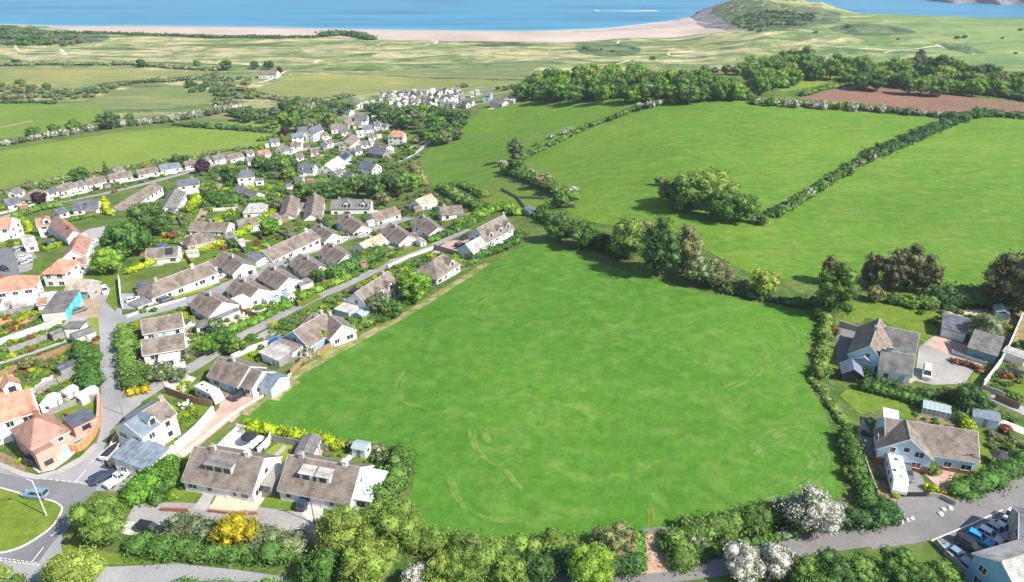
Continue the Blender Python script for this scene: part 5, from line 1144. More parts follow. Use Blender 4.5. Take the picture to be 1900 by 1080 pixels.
# upper village
for a_, b_2, W_, hw_, rs_, rf_, wl_, lab_ in (
    ((552, 236), (569, 235), 8, 5.4, 2.6, 'sl', 'white', 'white villa wing with slate roof beside the dark copper tree'),
    ((572, 239), (592, 231), 8, 6.0, 3.4, 'sl', 'white', 'tall white villa gable with slate roof at the edge of the village'),
    ((541, 248), (562, 247), 7, 4.6, 2.0, 'bl', 'white', 'blue slate roofed block in front of the white villa'),
    ((540, 264), (559, 264), 7, 2.8, 1.8, 'br', 'white', 'low brown roofed building in front of the white villa'),
    ((612, 231), (634, 229), 9, 3.4, 2.8, 'br', 'cream', 'pinkish brown roofed house with cream gables'),
    ((637, 224), (655, 215), 9, 3.4, 2.8, 'br', 'cream', 'brown gabled house between the cream house and the slate one'),
    ((658, 213), (682, 212), 9, 5, 3.2, 'sl', 'white', 'slate roofed house with a tall white gable, highest in the village'),
    ((655, 226), (670, 225), 7, 3, 2, 'gr', 'cream', 'small cream house under the tall white gable'),
    ((672, 233), (691, 231), 8, 3, 2.2, 'bl', 'white', 'blue slate roofed bungalow among shrubs'),
    ((694, 226), (706, 225), 7, 3, 2.0, 'gr', 'white', 'grey roofed bungalow beside the dark garage'),
    ((708, 229), (719, 228), 6, 2.8, 1.8, 'sl', 'white', 'small dark roofed garage house under the wood'),
    ((638, 262), (656, 249), 10, 4.2, 2.8, 'br', 'cream', 'large cream house with a square brown roof in the upper village'),
    ((690, 273), (718, 275), 11, 3.0, 2.8, 'sl', 'gwood', 'big dark slate roofed house with timber walls'),
    ((700, 262), (722, 268), 8, 3.0, 2.2, 'br', 'white', 'brown roofed bungalow behind the big dark slate house'),
    ((626, 290), (643, 281), 9, 3.0, 2.6, 'sl', 'white', 'slate roofed house covered in solar panels'),
    ((602, 303), (627, 293), 10, 3.2, 3.0, 'wh_roof', 'white', 'white house with a pale sunlit roof slope'),
    ((617, 316), (632, 313), 7, 2.8, 2.0, 'gr', 'white', 'low grey roofed bungalow in front of the pale sunlit roof'),
    ((672, 300), (698, 302), 10, 4.0, 3.0, 'sl', 'white', 'white gabled house with slate and blue roof above the tree belt'),
    ((745, 215), (761, 213), 8, 4.5, 3.0, 'te', 'white', 'small red roofed house half hidden by the wood'),
    ((541, 197), (557, 196), 8, 3, 2, 'br', 'white', 'brown roofed house behind the upper hedge'),
    ((575, 192), (588, 191), 7, 3, 1.8, 'lg', 'white', 'pale roofed cottage behind the upper hedge'),
    ((596, 196), (612, 199), 7, 3, 1.8, 'lg', 'white', 'pale roofed barn left of the long grey sheds'),
    ((617, 201), (652, 203), 10, 3, 1.8, 'sl', 'white', 'long low dark grey sheds above the village'),
    ((655, 184), (666, 183), 8, 5, 3.0, 'sl', 'white', 'white gabled house left of the chalet park'),
    ((482, 131), (515, 131), 12, 4, 3.0, 'br', 'white', 'farmhouse with pinkish roof alone in the marsh fields'),
    ((1172, 110), (1177, 110), 6, 4, 2, 'gr', 'white', 'tiny white hut alone on the dunes'),
    ((898, 170), (912, 168), 8, 5, 3, 'gr', 'pblue', 'blue grey gabled house at the right end of the chalet park'),
    ((915, 185), (938, 184), 9, 3, 2, 'gr', 'pale', 'grey roofed bungalow at the top corner of the hill field'),
    ((940, 180), (958, 178), 9, 3, 2, 'lg', 'pale', 'pale grey hipped bungalow next to the hill field'),
    ((862, 186), (878, 184), 8, 3, 2, 'sl', 'white', 'dark roofed house right of the chalet lawn'),
    ((1012, 176), (1030, 176), 4, 2.5, 1, 'wh_roof', 'white', 'long white roofed hut under the hill wood'),
    ((1150, 78), (1156, 78), 4, 3, 1, 'gr', 'gwood', 'tiny dark hut by the sand path')):
    H(a_, b_2, W_, hw_, rs_, rf_, wl_, lab_, chim=(.5,) if int(W_) % 2 else (), group='upper village buildings', cat='house', solar=(.15, .85, 1) if 'solar' in lab_ else None)
H((722, 243), (750, 241), 9, 5.4, 3.4, 'te', 'white', 'white house with a bright red hipped roof and white chimneys', hip=(.8, .8), chim=(.3, .6), group='upper village buildings', cat='house')
H((555, 303), (584, 304), 9, 3.2, 3.6, 'sl', 'white', 'white house with two dark round dormers in a slate roof', dorm=[(.2, 2.2, 'gable', 'white', 'sl'), (.85, 2.2, 'gable', 'white', 'sl')], chim=(), group='upper village buildings', cat='house')
for a_, b_2, W_, hw_, rs_, rf_, lab_ in (
    ((500, 258), (516, 256), 7, 2.8, 2, 'gr', 'grey roofed bungalow left of the golden columnar tree'), ((594, 246), (606, 244), 7, 2.8, 2, 'br', 'brown roofed bungalow right of the tall white villa gable'),
    ((600, 262), (612, 258), 7, 2.8, 2, 'gr', 'low grey roof between the villa and the cream square house'), ((575, 276), (590, 275), 7, 2.8, 2, 'br', 'brown roofed cottage above the round dormers'),
    ((660, 243), (672, 241), 6, 2.8, 1.8, 'lg', 'pale roofed cottage below the cream gabled row'), ((682, 248), (695, 246), 7, 2.8, 2, 'br', 'brown roofed cottage left of the red hipped house'),
    ((668, 262), (682, 260), 7, 2.8, 2, 'gr', 'grey roofed cottage above the big dark slate house'), ((655, 275), (668, 272), 6, 2.8, 2, 'sl', 'small slate roof left of the big dark slate house'),
    ((586, 222), (600, 220), 7, 3, 2, 'gr', 'grey roofed house behind the pinkish brown one'), ((690, 215), (702, 214), 7, 2.8, 2, 'lg', 'pale roofed cottage right of the tall white gable'),
    ((630, 240), (642, 238), 7, 2.8, 2, 'sl', 'slate roofed cottage under the brown gabled house'), ((548, 285), (562, 284), 6, 2.8, 1.8, 'br', 'brown roofed shed like house above the round dormers'),
    ((455, 292), (470, 290), 7, 2.8, 2, 'gr', 'grey roofed bungalow below the far field row'), ((548, 328), (562, 328), 6, 2.6, 1.6, 'sl', 'slate roofed outbuilding below the round dormers'),
    ((640, 320), (655, 322), 6, 2.6, 1.6, 'sl', 'dark roofed outbuilding above the tree belt'), ((20, 352), (34, 349), 6, 2.6, 1.6, 'gr', 'small grey roof behind the leftmost far field bungalow'),
    ((84, 352), (98, 349), 6, 2.6, 1.6, 'sl', 'slate roofed garage wing left of the second brown bungalow'), ((208, 313), (226, 310), 6, 2.6, 1.6, 'gr', 'small grey outbuilding at the edge of the far left field'),
    ((372, 294), (386, 291), 6, 2.6, 1.6, 'gr', 'grey roof directly behind the big copper tree'), ((455, 279), (468, 277), 6, 2.6, 1.6, 'br', 'brown roofed garage between the tall gable and the dull red house'),
    ((100, 388), (118, 385), 6, 2.6, 1.6, 'sl', 'dark roofed outbuilding beside the dark roofed bungalow'), ((40, 443), (62, 440), 7, 2.6, 2.0, 'lg', 'pale roofed low building above the small car park'),
    ((500, 398), (514, 396), 6, 2.6, 1.6, 'br', 'brown roofed garage right of the rounded roof'), ((418, 432), (432, 430), 6, 2.6, 1.6, 'gr', 'grey roofed garage right of the hipped bungalow')):
    H(a_, b_2, W_, hw_, rs_, rf_, 'white', lab_, chim=(), group='upper village buildings', cat='house', name='cottage')
# chalet park
random.seed(31)
for r_ in range(5):
    for k in range(15):
        x = 700 + k * 11.6 + (r_ % 2) * 5 - r_ * 4; y = 197 - r_ * 6.4 - k * .62
        x += random.uniform(-3, 3); y += random.uniform(-1.6, 1.6); q_ = random.uniform(4.5, 7.5); dy_ = random.choice((-1.4, -1.0, -2.2, .8))
        if x > 866 or x < 694 or random.random() < .14: continue
        H((x, y), (x + q_, y + dy_), random.uniform(4, 6), random.uniform(2.4, 3.4), 1.6, random.choice(['lg', 'lg', 'gr', 'gr', 'sl', 'wh_roof']), random.choice(['white', 'pale', 'pale', 'cream']), '%s chalet from the left in the %s row of the dense holiday park' % (ordinal(k), ('nearest', 'second', 'middle', 'fourth', 'farthest')[r_]), name='chalet', chim=(), group='chalets in the holiday park', cat='chalet', door=False)
for x, y, W_, l_ in ((668, 190, 6, 'farthest left of'), (676, 188, 6, 'second to the left of'), (688, 186, 6, 'nearest the left end of'), (882, 166, 6, 'just right of'), (872, 170, 6, 'close against the right end of')): H((x, y), (x + 6, y - 1), W_, 3, 1.6, 'lg', 'white', 'white chalet standing ' + l_ + ' the dense holiday park', name='chalet', chim=(), group='outlying chalets', cat='chalet')
def short(l):
    w = l.split(',')[0].split()[:9]
    while w and w[-1] in ('with', 'a', 'the', 'in', 'of', 'and', 'beside', 'to', 'at', 'on', 'its', 'behind', 'by', 'above', 'below', 'big', 'white', 'round', 'brown', 'grey', 'left', 'right', 'near', 'between', 'long', 'dark', 'pale', 'two', 'under', 'from', 'next', 'tall', 'small', 'whose', 'roofed', 'lying', 'number'): w.pop()
    return ' '.join(w)
random.seed(5); seen = set()
for o in [o for o in COL.objects if o.get('group') in (V, 'bungalows along the far field', 'upper village buildings') and o.get('label')]:
    p = o.location; s = pxm(p)
    if s > 8.5 or p.x > 0 or p.y > 560: continue
    wv = [v.co for v in [k for k in o.children if k.name.startswith('wall')][0].data.vertices]; hx = max(v.x for v in wv); hy = max(v.y for v in wv); ca, sa = math.cos(o.rotation_euler.z), math.sin(o.rotation_euler.z)
    wp = lambda u, v: (p.x + u * ca - v * sa, p.y + u * sa + v * ca)
    for k, (u0, u1, v0, v1) in enumerate(((hx + .2, hx + random.uniform(3, 6), -hy, hy * random.uniform(-.2, 1)), (-hx * .8, hx * random.uniform(0, .8), -hy - random.uniform(2.5, 5), -hy - .2), (-hx, hx * .7, hy + .2, hy + random.uniform(2, 3.4)))):
        if random.random() < .25: continue
        q = [wp(u0, v0), wp(u1, v0), wp(u1, v1), wp(u0, v1)]; m_ = wp((u0 + u1) / 2, (v0 + v1) / 2)
        if blocked(m_[0], m_[1], .8): continue
        drape('patio', q, M[random.choice(['pave', 'gravel', 'sandpath', 'white_gravel', 'bed', 'asphalt_pale', 'lawn_dry', 'pinkdrive'])], .085 + .003 * k, 5, flat=True)
    lab = short(o['label'])
    if random.random() < .55 and lab not in seen:
        seen.add(lab); u, v = random.choice([(hx + 3.5, hy - .5), (-hx - 3, -hy + .5), (hx * .6, -hy - 4.5)]); m_ = wp(u, v)
        if not blocked(m_[0], m_[1], 1.3):
            e = empty('shed', (m_[0], m_[1], gz(*m_)), o.rotation_euler.z); L_, W_ = random.uniform(1.3, 2), random.uniform(1, 1.4); wm, rm = random.choice([('wood', 'gr'), ('gwood', 'sl'), ('pale', 'lg'), ('wood', 'rd'), ('pale', 'pglass')])
            MB().box(-L_, L_, -W_, W_, -.5, 2.0).build('wall', M[wm], e); r_ = MB()
            for s_ in (-1, 1): r_.slab([(-L_ - .15, s_ * (W_ + .15), 1.93), (L_ + .15, s_ * (W_ + .15), 1.93), (L_ + .15, 0, 2.6), (-L_ - .15, 0, 2.6)], .06)
            r_.build('roof', M[rm], e); MB().box(L_, L_ + .03, -.35, .35, 0.02, 1.8).build('door', M['gwood'], e); FOOT.append((m_[0], m_[1], o.rotation_euler.z, L_, W_))
            tag(e, 'small garden shed by the ' + lab, 'shed', 'garden sheds')
# right hand houses
H((1632, 592), (1615, 641), 8.6, 3.4, 3.4, 'br', 'pblue', 'steep brown roofed cross wing of the white house with the glazed gable', chim=(.45,), group='right hand houses', cat='house', fascia=True, cons=[(7.9, 8.7, -2.9, 1.9, 2.6, 1.5)])
H((1646, 607), (1705, 620), 6.4, 3.2, 2.8, 'gr', 'white', 'back range with dark tiled roof beside the large lawn', chim=(), group='right hand houses', cat='house')
H((1637, 649), (1696, 660), 6.6, 3.2, 3.0, 'gr', 'white', 'front range with dark tiled roof and white walls behind the black car', chim=(.2,), group='right hand houses', cat='house')
H((1752, 592), (1796, 602), 7.6, 2.6, .8, 'sl', 'pale', 'dark roofed double garage with two white doors beside the lawn', name='garage', win=False, garage=2, mono=1, chim=(), group='right hand houses')
H((1806, 622), (1858, 637), 6.4, 2.8, 2.0, 'gr', 'teal', 'tiled outbuilding with teal green walls', name='outbuilding', mono=1, win=False, chim=(), group='right hand houses')
H((1640, 768), (1666, 774), 4, 3.2, 0, 'wh_roof', 'mblue', 'white flat roofed porch on the back of the blue gabled bungalow', name='outbuilding', win=False, chim=(), group='right hand houses')
H((1644, 776), (1812, 802), 9.4, 3.4, 3.2, 'br', 'pblue', 'wide brown tiled bungalow range with a pale blue front and brick base', chim=(), group='right hand houses', cat='bungalow', plinth=('brick', .30))
H((1681, 780), (1689, 815), 9.4, 3.6, 3.4, 'br', 'pblue', 'front gable of the wide bungalow, pale blue above red brick', chim=(), group='right hand houses', cat='bungalow', plinth=('brick', .45), door=False)
H((1860, 1042), (1955, 1014), 8.2, 5.2, 2.6, 'lg', 'mblue', 'house with a blue gable wall in the bottom right corner by the car park', chim=(), group='right hand houses', cat='house', ext=[])  # shade on the left-facing wall is put into its blue colour
H((1893, 952), (1990, 978), 8, 4.4, 2.0, 'sl', 'gwood', 'dark roofed building at the right edge above the row of cars', chim=(), group='right hand houses', cat='house')
shed((1576, 700), (1582, 724), 4.4, 4.2, 2.1, 1.4, 'dark', 'bl', 'dark shed with a pale slate roof in front of the glazed gable house')
shed((1822, 784), (1850, 790), 4.6, 3.4, 2.2, .8, 'pblue', 'bl', 'pale blue garden shed with a dark window at the end of the clipped hedge')
greenhouse((1733, 766), (1760, 772), 5, 3.2, 'white framed greenhouse behind the wide bungalow')
greenhouse((1855, 585), (1862, 600), 4.4, 3, 'greenhouse at the far end of the right hand garden')
shed((1880, 668), (1900, 675), 4.5, 3.4, 2.1, .3, 'pale', 'lg', 'low pale shed behind the boundary wall at the right edge', win=False)
shed((672, 842), (690, 846), 2.8, 2.4, 2.1, .5, 'white', 'pglass', 'white summerhouse with a pale blue roof on the garden path')
shed((575, 840), (585, 820), 5.0, 3.6, 2.0, .5, 'frame', 'gr', 'grey roofed lean-to sunroom behind the second semi-detached pair')
shed((98, 756), (104, 748), 3.6, 2.6, 2.0, .5, 'white', 'wh_roof', 'white garden shed above the pink house')
shed((164, 742), (175, 736), 4.0, 2.4, 2.0, .4, 'cream', 'wh_roof', 'cream shed against the curved brick wall')
shed((132, 738), (138, 734), 2.6, 2.4, 2.0, .5, 'white', 'wh_roof', 'small white round looking shed in the lawned garden')
shed((158, 632), (170, 628), 4.6, 3.4, 2.3, .5, 'pale', 'gr', 'grey roofed shed beside the rust coloured shrub on the street verge')
shed((108, 628), (114, 626), 2.6, 2.0, 2, .4, 'gwood', 'gr', 'small grey shed at the end of the grass strip')
shed((127, 690), (137, 686), 3.6, 2.4, 1.9, .3, 'gwood', 'sl', 'dark roofed low shed in the sloping allotment')
shed((984, 398), (996, 402), 4.6, 3.4, 2.2, .8, 'gwood', 'bl', 'small grey stable at the corner of the paddock')
shed((268, 541), (270, 550), 5.4, 3.0, 2.0, .3, 'gwood', 'sl', 'dark lean-to shed left of the parked white car')
shed((535, 352), (541, 351), 4.0, 3.2, 2.2, 1.0, 'white', 'sl', 'white shed with slate roof on the central lawn')
shed((150, 447), (160, 444), 3.6, 3.0, 2.0, .4, 'pale', 'wh_roof', 'white topped store beside the big green trees')
shed((540, 444), (546, 441), 3.0, 2.6, 2.0, .5, 'wood', 'sl', 'small timber shed behind the long bungalow pair')
shed((537, 583), (545, 580), 3.2, 2.6, 2.0, .6, 'teal', 'teal', 'turquoise roofed shed in the paved bungalow garden', win=False) if False else None
shed((535, 557), (543, 560), 3.2, 2.6, 1.9, .5, 'pale', 'pglass', 'pale green roofed shed at the bottom of the bungalow garden')
# ================================================================== VEHICLES
PK = 'cars in the bottom right car park'
car((68, 863), (85, 868), 'black', 'black car on the pale forecourt of the pink brick house', 'suv')
car((68, 922), (30, 918), 'steel blue', 'steel blue car driving round the grass triangle', 'suv', zo=.07)
car((193, 890), (216, 878), 'navy', 'dark blue car parked on the road beside the white pickup', 'suv')
car((221, 893), (243, 878), 'white', 'white pickup parked in front of the low white outbuilding', 'pickup')
car((280, 986), (320, 994), 'black', 'black car with roof bars on the pale parking pad', 'suv')
car((566, 934), (574, 915), 'navy', 'dark car on the drive of the second semi-detached pair', 'suv')
car((553, 1004), (562, 984), 'navy', 'dark blue car in the shade of the tall pale green tree', 'hatch')
car((446, 736), (460, 727), 'black', 'black car on the pink drive beside the motorhome', 'suv')
camper((391, 741), (412, 751), 6.6, 2.3, 2.9, 'white motorhome parked on the pink drive', 'motorhome', 'motorhome', cab=True)
camper((1659, 893), (1668, 930), 8.0, 2.5, 3.0, 'long white motorhome parked beside the brick and pale blue gable', 'motorhome', 'motorhome', cab=True)
car((1682, 884), (1690, 905), 'grey', 'dark grey car between the motorhome and the round yellow green bush', 'hatch')
car((1667, 697), (1695, 703), 'black', 'black car in front of the white walled right hand house', 'suv')
car((1718, 697), (1717, 712), 'white', 'small white van on the pale gravel drive', 'van', name='van', cat='van')
car((196, 543), (199, 552), 'white', 'white car parked beside the grass verge at the top of the main street', 'suv')
car((249, 559), (262, 556), 'white', 'white car in the first bungalow parking bay', 'hatch')
car((270, 559), (275, 566), 'grey', 'grey car beside the white car in the parking bay', 'hatch')
car((310, 558), (325, 553), 'grey', 'dark grey car on the street next to the long bungalow pair', 'hatch')
car((409, 517), (420, 513), 'white', 'white car parked outside the blank white gable', 'hatch')
car((566, 466), (576, 462), 'silver', 'silver car outside the middle long bungalow pair', 'hatch')
car((460, 493), (468, 490), 'grey', 'dark car in front of the dark roofed garage', 'hatch')
car((496, 486), (505, 483), 'white', 'small white car outside the middle bungalow pair', 'hatch')
car((667, 436), (676, 433), 'silver', 'silver car on the drive beside the two window gable', 'hatch')
car((676, 431), (684, 428), 'white', 'white car behind the silver one on the street turning', 'hatch')
car((640, 446), (648, 443), 'white', 'white car below the brown gabled bungalow', 'hatch')
car((733, 424), (740, 421), 'grey', 'grey car in the upper street turning', 'hatch')
car((178, 353), (188, 351), 'black', 'black car on the drive in the far field row', 'suv')
car((213, 357), (222, 354), 'red', 'red car on the upper lane verge', 'hatch')
car((283, 332), (292, 330), 'black', 'dark car parked on the upper lane near the blue slate bungalow', 'hatch')
car((36, 465), (50, 461), 'silver', 'silver car uppermost in the small car park', 'hatch')
car((47, 480), (60, 478), 'white', 'white car uppermost of the pair in the small car park', 'hatch')
car((49, 489), (62, 486), 'silver', 'silver car lowest in the small car park', 'hatch')
car((9, 502), (20, 505), 'black', 'black car at the lower end of the dark car park', 'hatch')
car((172, 452), (184, 450), 'white', 'white car in the pale yard by the big trees', 'suv')
car((660, 543), (668, 538), 'black', 'black car beside the annex of the two dormer house', 'hatch')
car((853, 456), (862, 452), 'grey', 'grey car by the garage wing of the large dormered house', 'hatch')
car((865, 444), (874, 441), 'black', 'black car on the pink drive of the large dormered house', 'suv')
car((300, 460), (310, 457), 'blue', 'blue car behind the brown roofed bungalow with solar panels', 'hatch')
car((510, 635), (518, 631), 'blue', 'dark blue car beside the flat roofed garages', 'hatch')
car((148, 579), (158, 576), 'grey', 'dark car in the yard below the turquoise building', 'hatch')
car((165, 585), (178, 584), 'white', 'white van beside the flat roofed garages', 'van', name='van', cat='van') if False else None
for x, y, tx, ty, c_, l_, s_ in ((1773, 1034, 1796, 1050, 'steel blue', 'steel blue car at the lower end of the car park', 'saloon'),
                             (1797, 1018, 1818, 1032, 'black', 'black car second from the hedge bank, in deep shade', 'suv'), (1815, 1004, 1838, 1016, 'bright blue', 'bright blue car in the middle of the parked row', 'hatch'),
                             (1834, 998, 1856, 1010, 'white', 'white car beside the bright blue one', 'hatch'), (1849, 990, 1870, 1003, 'silver', 'silver car between two white ones', 'hatch'),
                             (1858, 986, 1880, 998, 'white', 'white car second from the right in the parked row', 'saloon'), (1876, 980, 1898, 992, 'silver', 'silver car near the right end of the parked row', 'hatch'),
                             (1893, 975, 1915, 988, 'white', 'white van at the right end of the parked row', 'van')):
    car((x, y), (tx, ty), c_, l_, s_, PK, 'van' if s_ == 'van' else 'car', 'van' if s_ == 'van' else 'car')
# boat trailer in the yard
def boat(px, to, L, label):
    p = gp(*px); q = gp(*to); o = empty('boat', (p.x, p.y, gz(p.x, p.y) + .1), math.atan2(q.y - p.y, q.x - p.x)); m = MB(); n = 9; rows = []
    for i in range(n):
        t = i / (n - 1); w = 1.05 * (1 - max(0, t - .35) ** 2 * 2.3); x = -L / 2 + L * t; rows.append([(x, -w, 1.2), (x, -w * .7, .55 + .3 * t * t), (x, w * .7, .55 + .3 * t * t), (x, w, 1.2)])
    m.add([v for r in rows for v in r], [(i * 4 + j, i * 4 + (j + 1) % 4, i * 4 + 4 + (j + 1) % 4, i * 4 + 4 + j) for i in range(n - 1) for j in range(4)] + [(3, 2, 1, 0), (n * 4 - 4, n * 4 - 3, n * 4 - 2, n * 4 - 1)])
    m.build('hull', M['frame'], o)
    c = MB(); rows = []
    for i in range(n):
        t = i / (n - 1); w = .88 * (1 - max(0, t - .35) ** 2 * 2.3); x = -L / 2 + .3 + (L - .8) * t; rows.append([(x, -w, 1.215), (x, 0, 1.5), (x, w, 1.215)])
    c.add([v for r in rows for v in r], [(i * 3 + j, i * 3 + (j + 1) % 3, i * 3 + 3 + (j + 1) % 3, i * 3 + 3 + j) for i in range(n - 1) for j in range(3)] + [(2, 1, 0), (n * 3 - 3, n * 3 - 2, n * 3 - 1)]); c.build('cover', M['dark'], o)
    MB().box(-L / 2 - .4, L / 2 + .9, -.06, .06, .35, .47).box(-L * .1 - .06, -L * .1 + .06, -.9, .9, .3, .42).build('trailer_frame', M['gate'], o)
    for s in (-1, 1): w = link(bpy.data.objects.new('wheel', _wh), o); w.location = (-L * .1, s * .95, .33)
    FOOT.append((p.x, p.y, o.rotation_euler.z, L / 2, 1.1)); return tag(o, label, 'boat')
boat((210, 842), (226, 826), 5.2, 'covered white boat on a trailer in the walled yard')
# small motor boat on the sea with its wake
bp_ = on_plane(1107, 20.5, SEA); wk = MB(); 
bo = empty('motorboat', (bp_[0], bp_[1], SEA), R(180)); MB().add([(-5, -1.4, .1), (4, -1.3, .1), (6.5, 0, .3), (4, 1.3, .1), (-5, 1.4, .1), (-5, -1.5, 1.5), (4, -1.5, 1.6), (7, 0, 1.9), (4, 1.5, 1.6), (-5, 1.5, 1.5)], [(4, 3, 2, 1, 0), (5, 6, 7, 8, 9), (0, 1, 6, 5), (1, 2, 7, 6), (2, 3, 8, 7), (3, 4, 9, 8), (4, 0, 5, 9)]).build('hull', M['frame'], bo)
MB().box(-2, 2, -1, 1, 1.55, 2.9).build('cabin', M['pglass'], bo); tag(bo, 'small white motorboat heading left across the bay', 'boat')
wv = [(bp_[0] + 6 + 110 * t, bp_[1] - (1.2 + 5 * t) * s + 2.5 * math.sin(t * 9), SEA + .25) for t in [i / 12 for i in range(13)] for s in (-1, 1)]
tag(link(bpy.data.objects.new('wake', npmesh('wake', wv, [(2 * i, 2 * i + 1, 2 * i + 3, 2 * i + 2) for i in range(12)], M['mark']))), kind='structure')
# island beyond the bay, top right
def island():
    xs = np.linspace(0, 1, 70); ys = np.linspace(0, 1, 24); L = on_plane(1722, 4, SEA); Rr = on_plane(2250, 22, SEA); v = []
    for yv in ys:
        for xv in xs:
            x = L[0] + (Rr[0] - L[0]) * xv; y = L[1] + (Rr[1] - L[1]) * xv + yv * 420
            e = min(1, xv * 3.2) * min(1, yv * 9) * min(1, (1 - yv) * 6) * min(1, (1 - xv) * 9)
            v.append((x + 9 * math.sin(yv * 21 + xv * 33), y + 14 * math.sin(xv * 40), SEA - 3 + e * (30 + 6 * math.sin(xv * 17) + 3.5 * math.sin(xv * 61 + yv * 30))))
    i = (np.arange(23)[:, None] * 70 + np.arange(69)[None, :]).ravel()
    tag(link(bpy.data.objects.new('island', npmesh('island', v, np.stack((i, i + 1, i + 71, i + 70), -1), M['rock'], True))), kind='structure')
island()
# ================================================================== WALLS, FENCES, GATES
barrier([(328, 838), (352, 818), (375, 795), (398, 768)], .25, 2.0, 'white', 'long white wall between the lawn and the pink drive', cap='frame')
barrier([(300, 856), (318, 842), (330, 832)], .6, 1.4, 'white', 'white yard wall beside the low outbuilding')
barrier([(304, 872), (340, 845), (380, 812), (420, 780), (445, 762), (490, 735), (540, 695)], .3, .5, 'pale', 'low pale kerb wall on the meadow side of the pink drive', 'kerb_wall')
barrier([(540, 695), (570, 670), (615, 645), (640, 633)], .15, 1.5, 'wood', 'brown timber fence between the garden and the meadow edge', 'fence', posts=True)
barrier([(505, 680), (540, 672), (562, 668)], .15, 1.3, 'gwood', 'grey timber fence below the pale flat roofed garage', 'fence', posts=True)
barrier([(308, 730), (340, 742), (372, 752), (395, 756)], .12, 1.9, 'wood', 'orange brown timber fence between the two lawns beside the motorhome', 'fence', posts=True)
barrier([(186, 740), (186, 775), (180, 800), (166, 822), (145, 838), (120, 834), (102, 824)], .35, 1.7, 'orange', 'curved orange brick wall round the pink house', cap='pink')
barrier([(122, 778), (155, 792)], .2, 1.8, 'brick', 'dark brick wall between the lawn and the pink house')
barrier([(228, 800), (215, 815), (205, 838), (200, 858), (208, 868)], .3, 1.0, 'sandpath', 'low stone wall round the boat yard')
barrier([(440, 800), (466, 806)], .15, 1.9, 'pale', 'pale fence panel at the top of the white patio', 'fence')
barrier([(402, 838), (425, 815), (441, 800)], .15, 1.2, 'white', 'white fence on the drive side of the white patio', 'fence')
barrier([(480, 845), (500, 825), (504, 812)], .12, 1.8, 'pale', 'white painted fence dividing the two semi-detached pairs', 'fence', posts=True)
barrier([(508, 820), (560, 830), (610, 838)], .12, 1.7, 'gwood', 'dark grey fence in the shade of the lime hedge', 'fence', posts=True)
barrier([(546, 862), (560, 845), (570, 830)], .12, 1.6, 'gwood', 'grey fence left of the lean-to sunroom', 'fence', posts=True)
barrier([(300, 948), (350, 950)], .3, .8, 'brick', 'low brick garden wall left of the slabbed path')
barrier([(388, 950), (430, 955), (478, 955)], .25, .6, 'brick', 'low brick garden wall in front of the tan patio')
barrier([(1192, 992), (1222, 988)], .08, 1.2, 'gate', 'grey metal field gate at the top of the red gateway', 'gate')
barrier([(1158, 996), (1178, 994)], .10, 1.0, 'gwood', 'short rail fence left of the field gate', 'fence', posts=True)
barrier([(1228, 988), (1262, 983)], .10, 1.0, 'gwood', 'short rail fence right of the field gate', 'fence', posts=True)
barrier([(1896, 588), (1880, 625), (1862, 665), (1845, 690), (1822, 720)], .2, 1.9, 'pale', 'long pale boundary wall between the two right hand gardens', cap='frame')
barrier([(1822, 722), (1850, 732), (1862, 738)], .2, 1.2, 'stone', 'stone wall at the head of the side lane')
barrier([(1765, 655), (1800, 668), (1830, 678)], .2, .9, 'pale', 'low white wall above the gravel drive')
barrier([(1556, 605), (1600, 618)], .2, 1.6, 'stone', 'stone wall left of the steep roofed wing')
barrier([(1590, 800), (1600, 840), (1612, 880), (1632, 930)], .2, 1.0, 'stone', 'rough stone wall along the meadow side of the motorhome drive')
barrier([(1722, 922), (1745, 925), (1772, 938)], .2, 1.0, 'stone', 'stone wall beside the driveway mouth')
barrier([(1735, 1008), (1760, 1035), (1790, 1065), (1810, 1090)], .3, 1.0, 'stone', 'stone wall between the car park and the hedge bank')
barrier([(1674, 922), (1718, 922)], .06, 1.1, 'dark', 'black metal drive gates in front of the motorhome', 'gate')
barrier([(228, 573), (224, 545), (222, 520)], .2, 1.8, 'white', 'white wall between the verge and the first bungalow')
barrier([(235, 590), (265, 578), (300, 568), (345, 555)], .25, .6, 'pale', 'low pale wall along the near side of the bungalow street')
barrier([(-10, 400), (40, 388), (100, 371), (170, 355), (206, 344)], .2, .9, 'pale', 'long low pale wall beside the upper lane')
barrier([(206, 344), (260, 333), (320, 318), (400, 303)], .2, .9, 'pale', 'cream wall continuing along the upper lane under the blue slate bungalow')
barrier([(0, 640), (50, 622), (115, 600)], .2, 1.6, 'white', 'white rendered wall across the long gardens')
barrier([(-10, 575), (40, 565), (80, 556)], .2, 1.6, 'gwood', 'dark timber fence behind the white terrace', 'fence')
barrier([(-10, 590), (40, 578), (80, 572)], .2, 1.5, 'gwood', 'dark timber fence above the red garden', 'fence')
barrier([(140, 500), (170, 497), (190, 490)], .2, 1.6, 'brick', 'brick wall in the shade of the big green trees')
barrier([(720, 497), (760, 478), (806, 462)], .15, 1.0, 'white', 'white wall on the near side of the lane')
barrier([(806, 462), (840, 472), (880, 485)], .15, 1.7, 'gwood', 'dark fence between the hipped bungalow and the pink drive', 'fence')
barrier([(482, 530), (500, 545), (535, 563)], .15, 1.7, 'wood', 'brown fence between two near side bungalow gardens', 'fence')
barrier([(415, 562), (450, 582), (480, 592)], .15, 1.7, 'wood', 'brown fence beside the paved bungalow garden', 'fence')
barrier([(350, 570), (372, 590), (395, 605)], .15, 1.7, 'gwood', 'grey fence beside the sun room bungalow', 'fence')
barrier([(590, 500), (610, 515), (625, 520)], .15, 1.5, 'gwood', 'grey fence behind the cream gabled bungalow', 'fence')
barrier([(545, 448), (530, 440), (500, 425)], .15, 1.2, 'gwood', 'thin fence in the garden behind the long bungalow pair', 'fence')
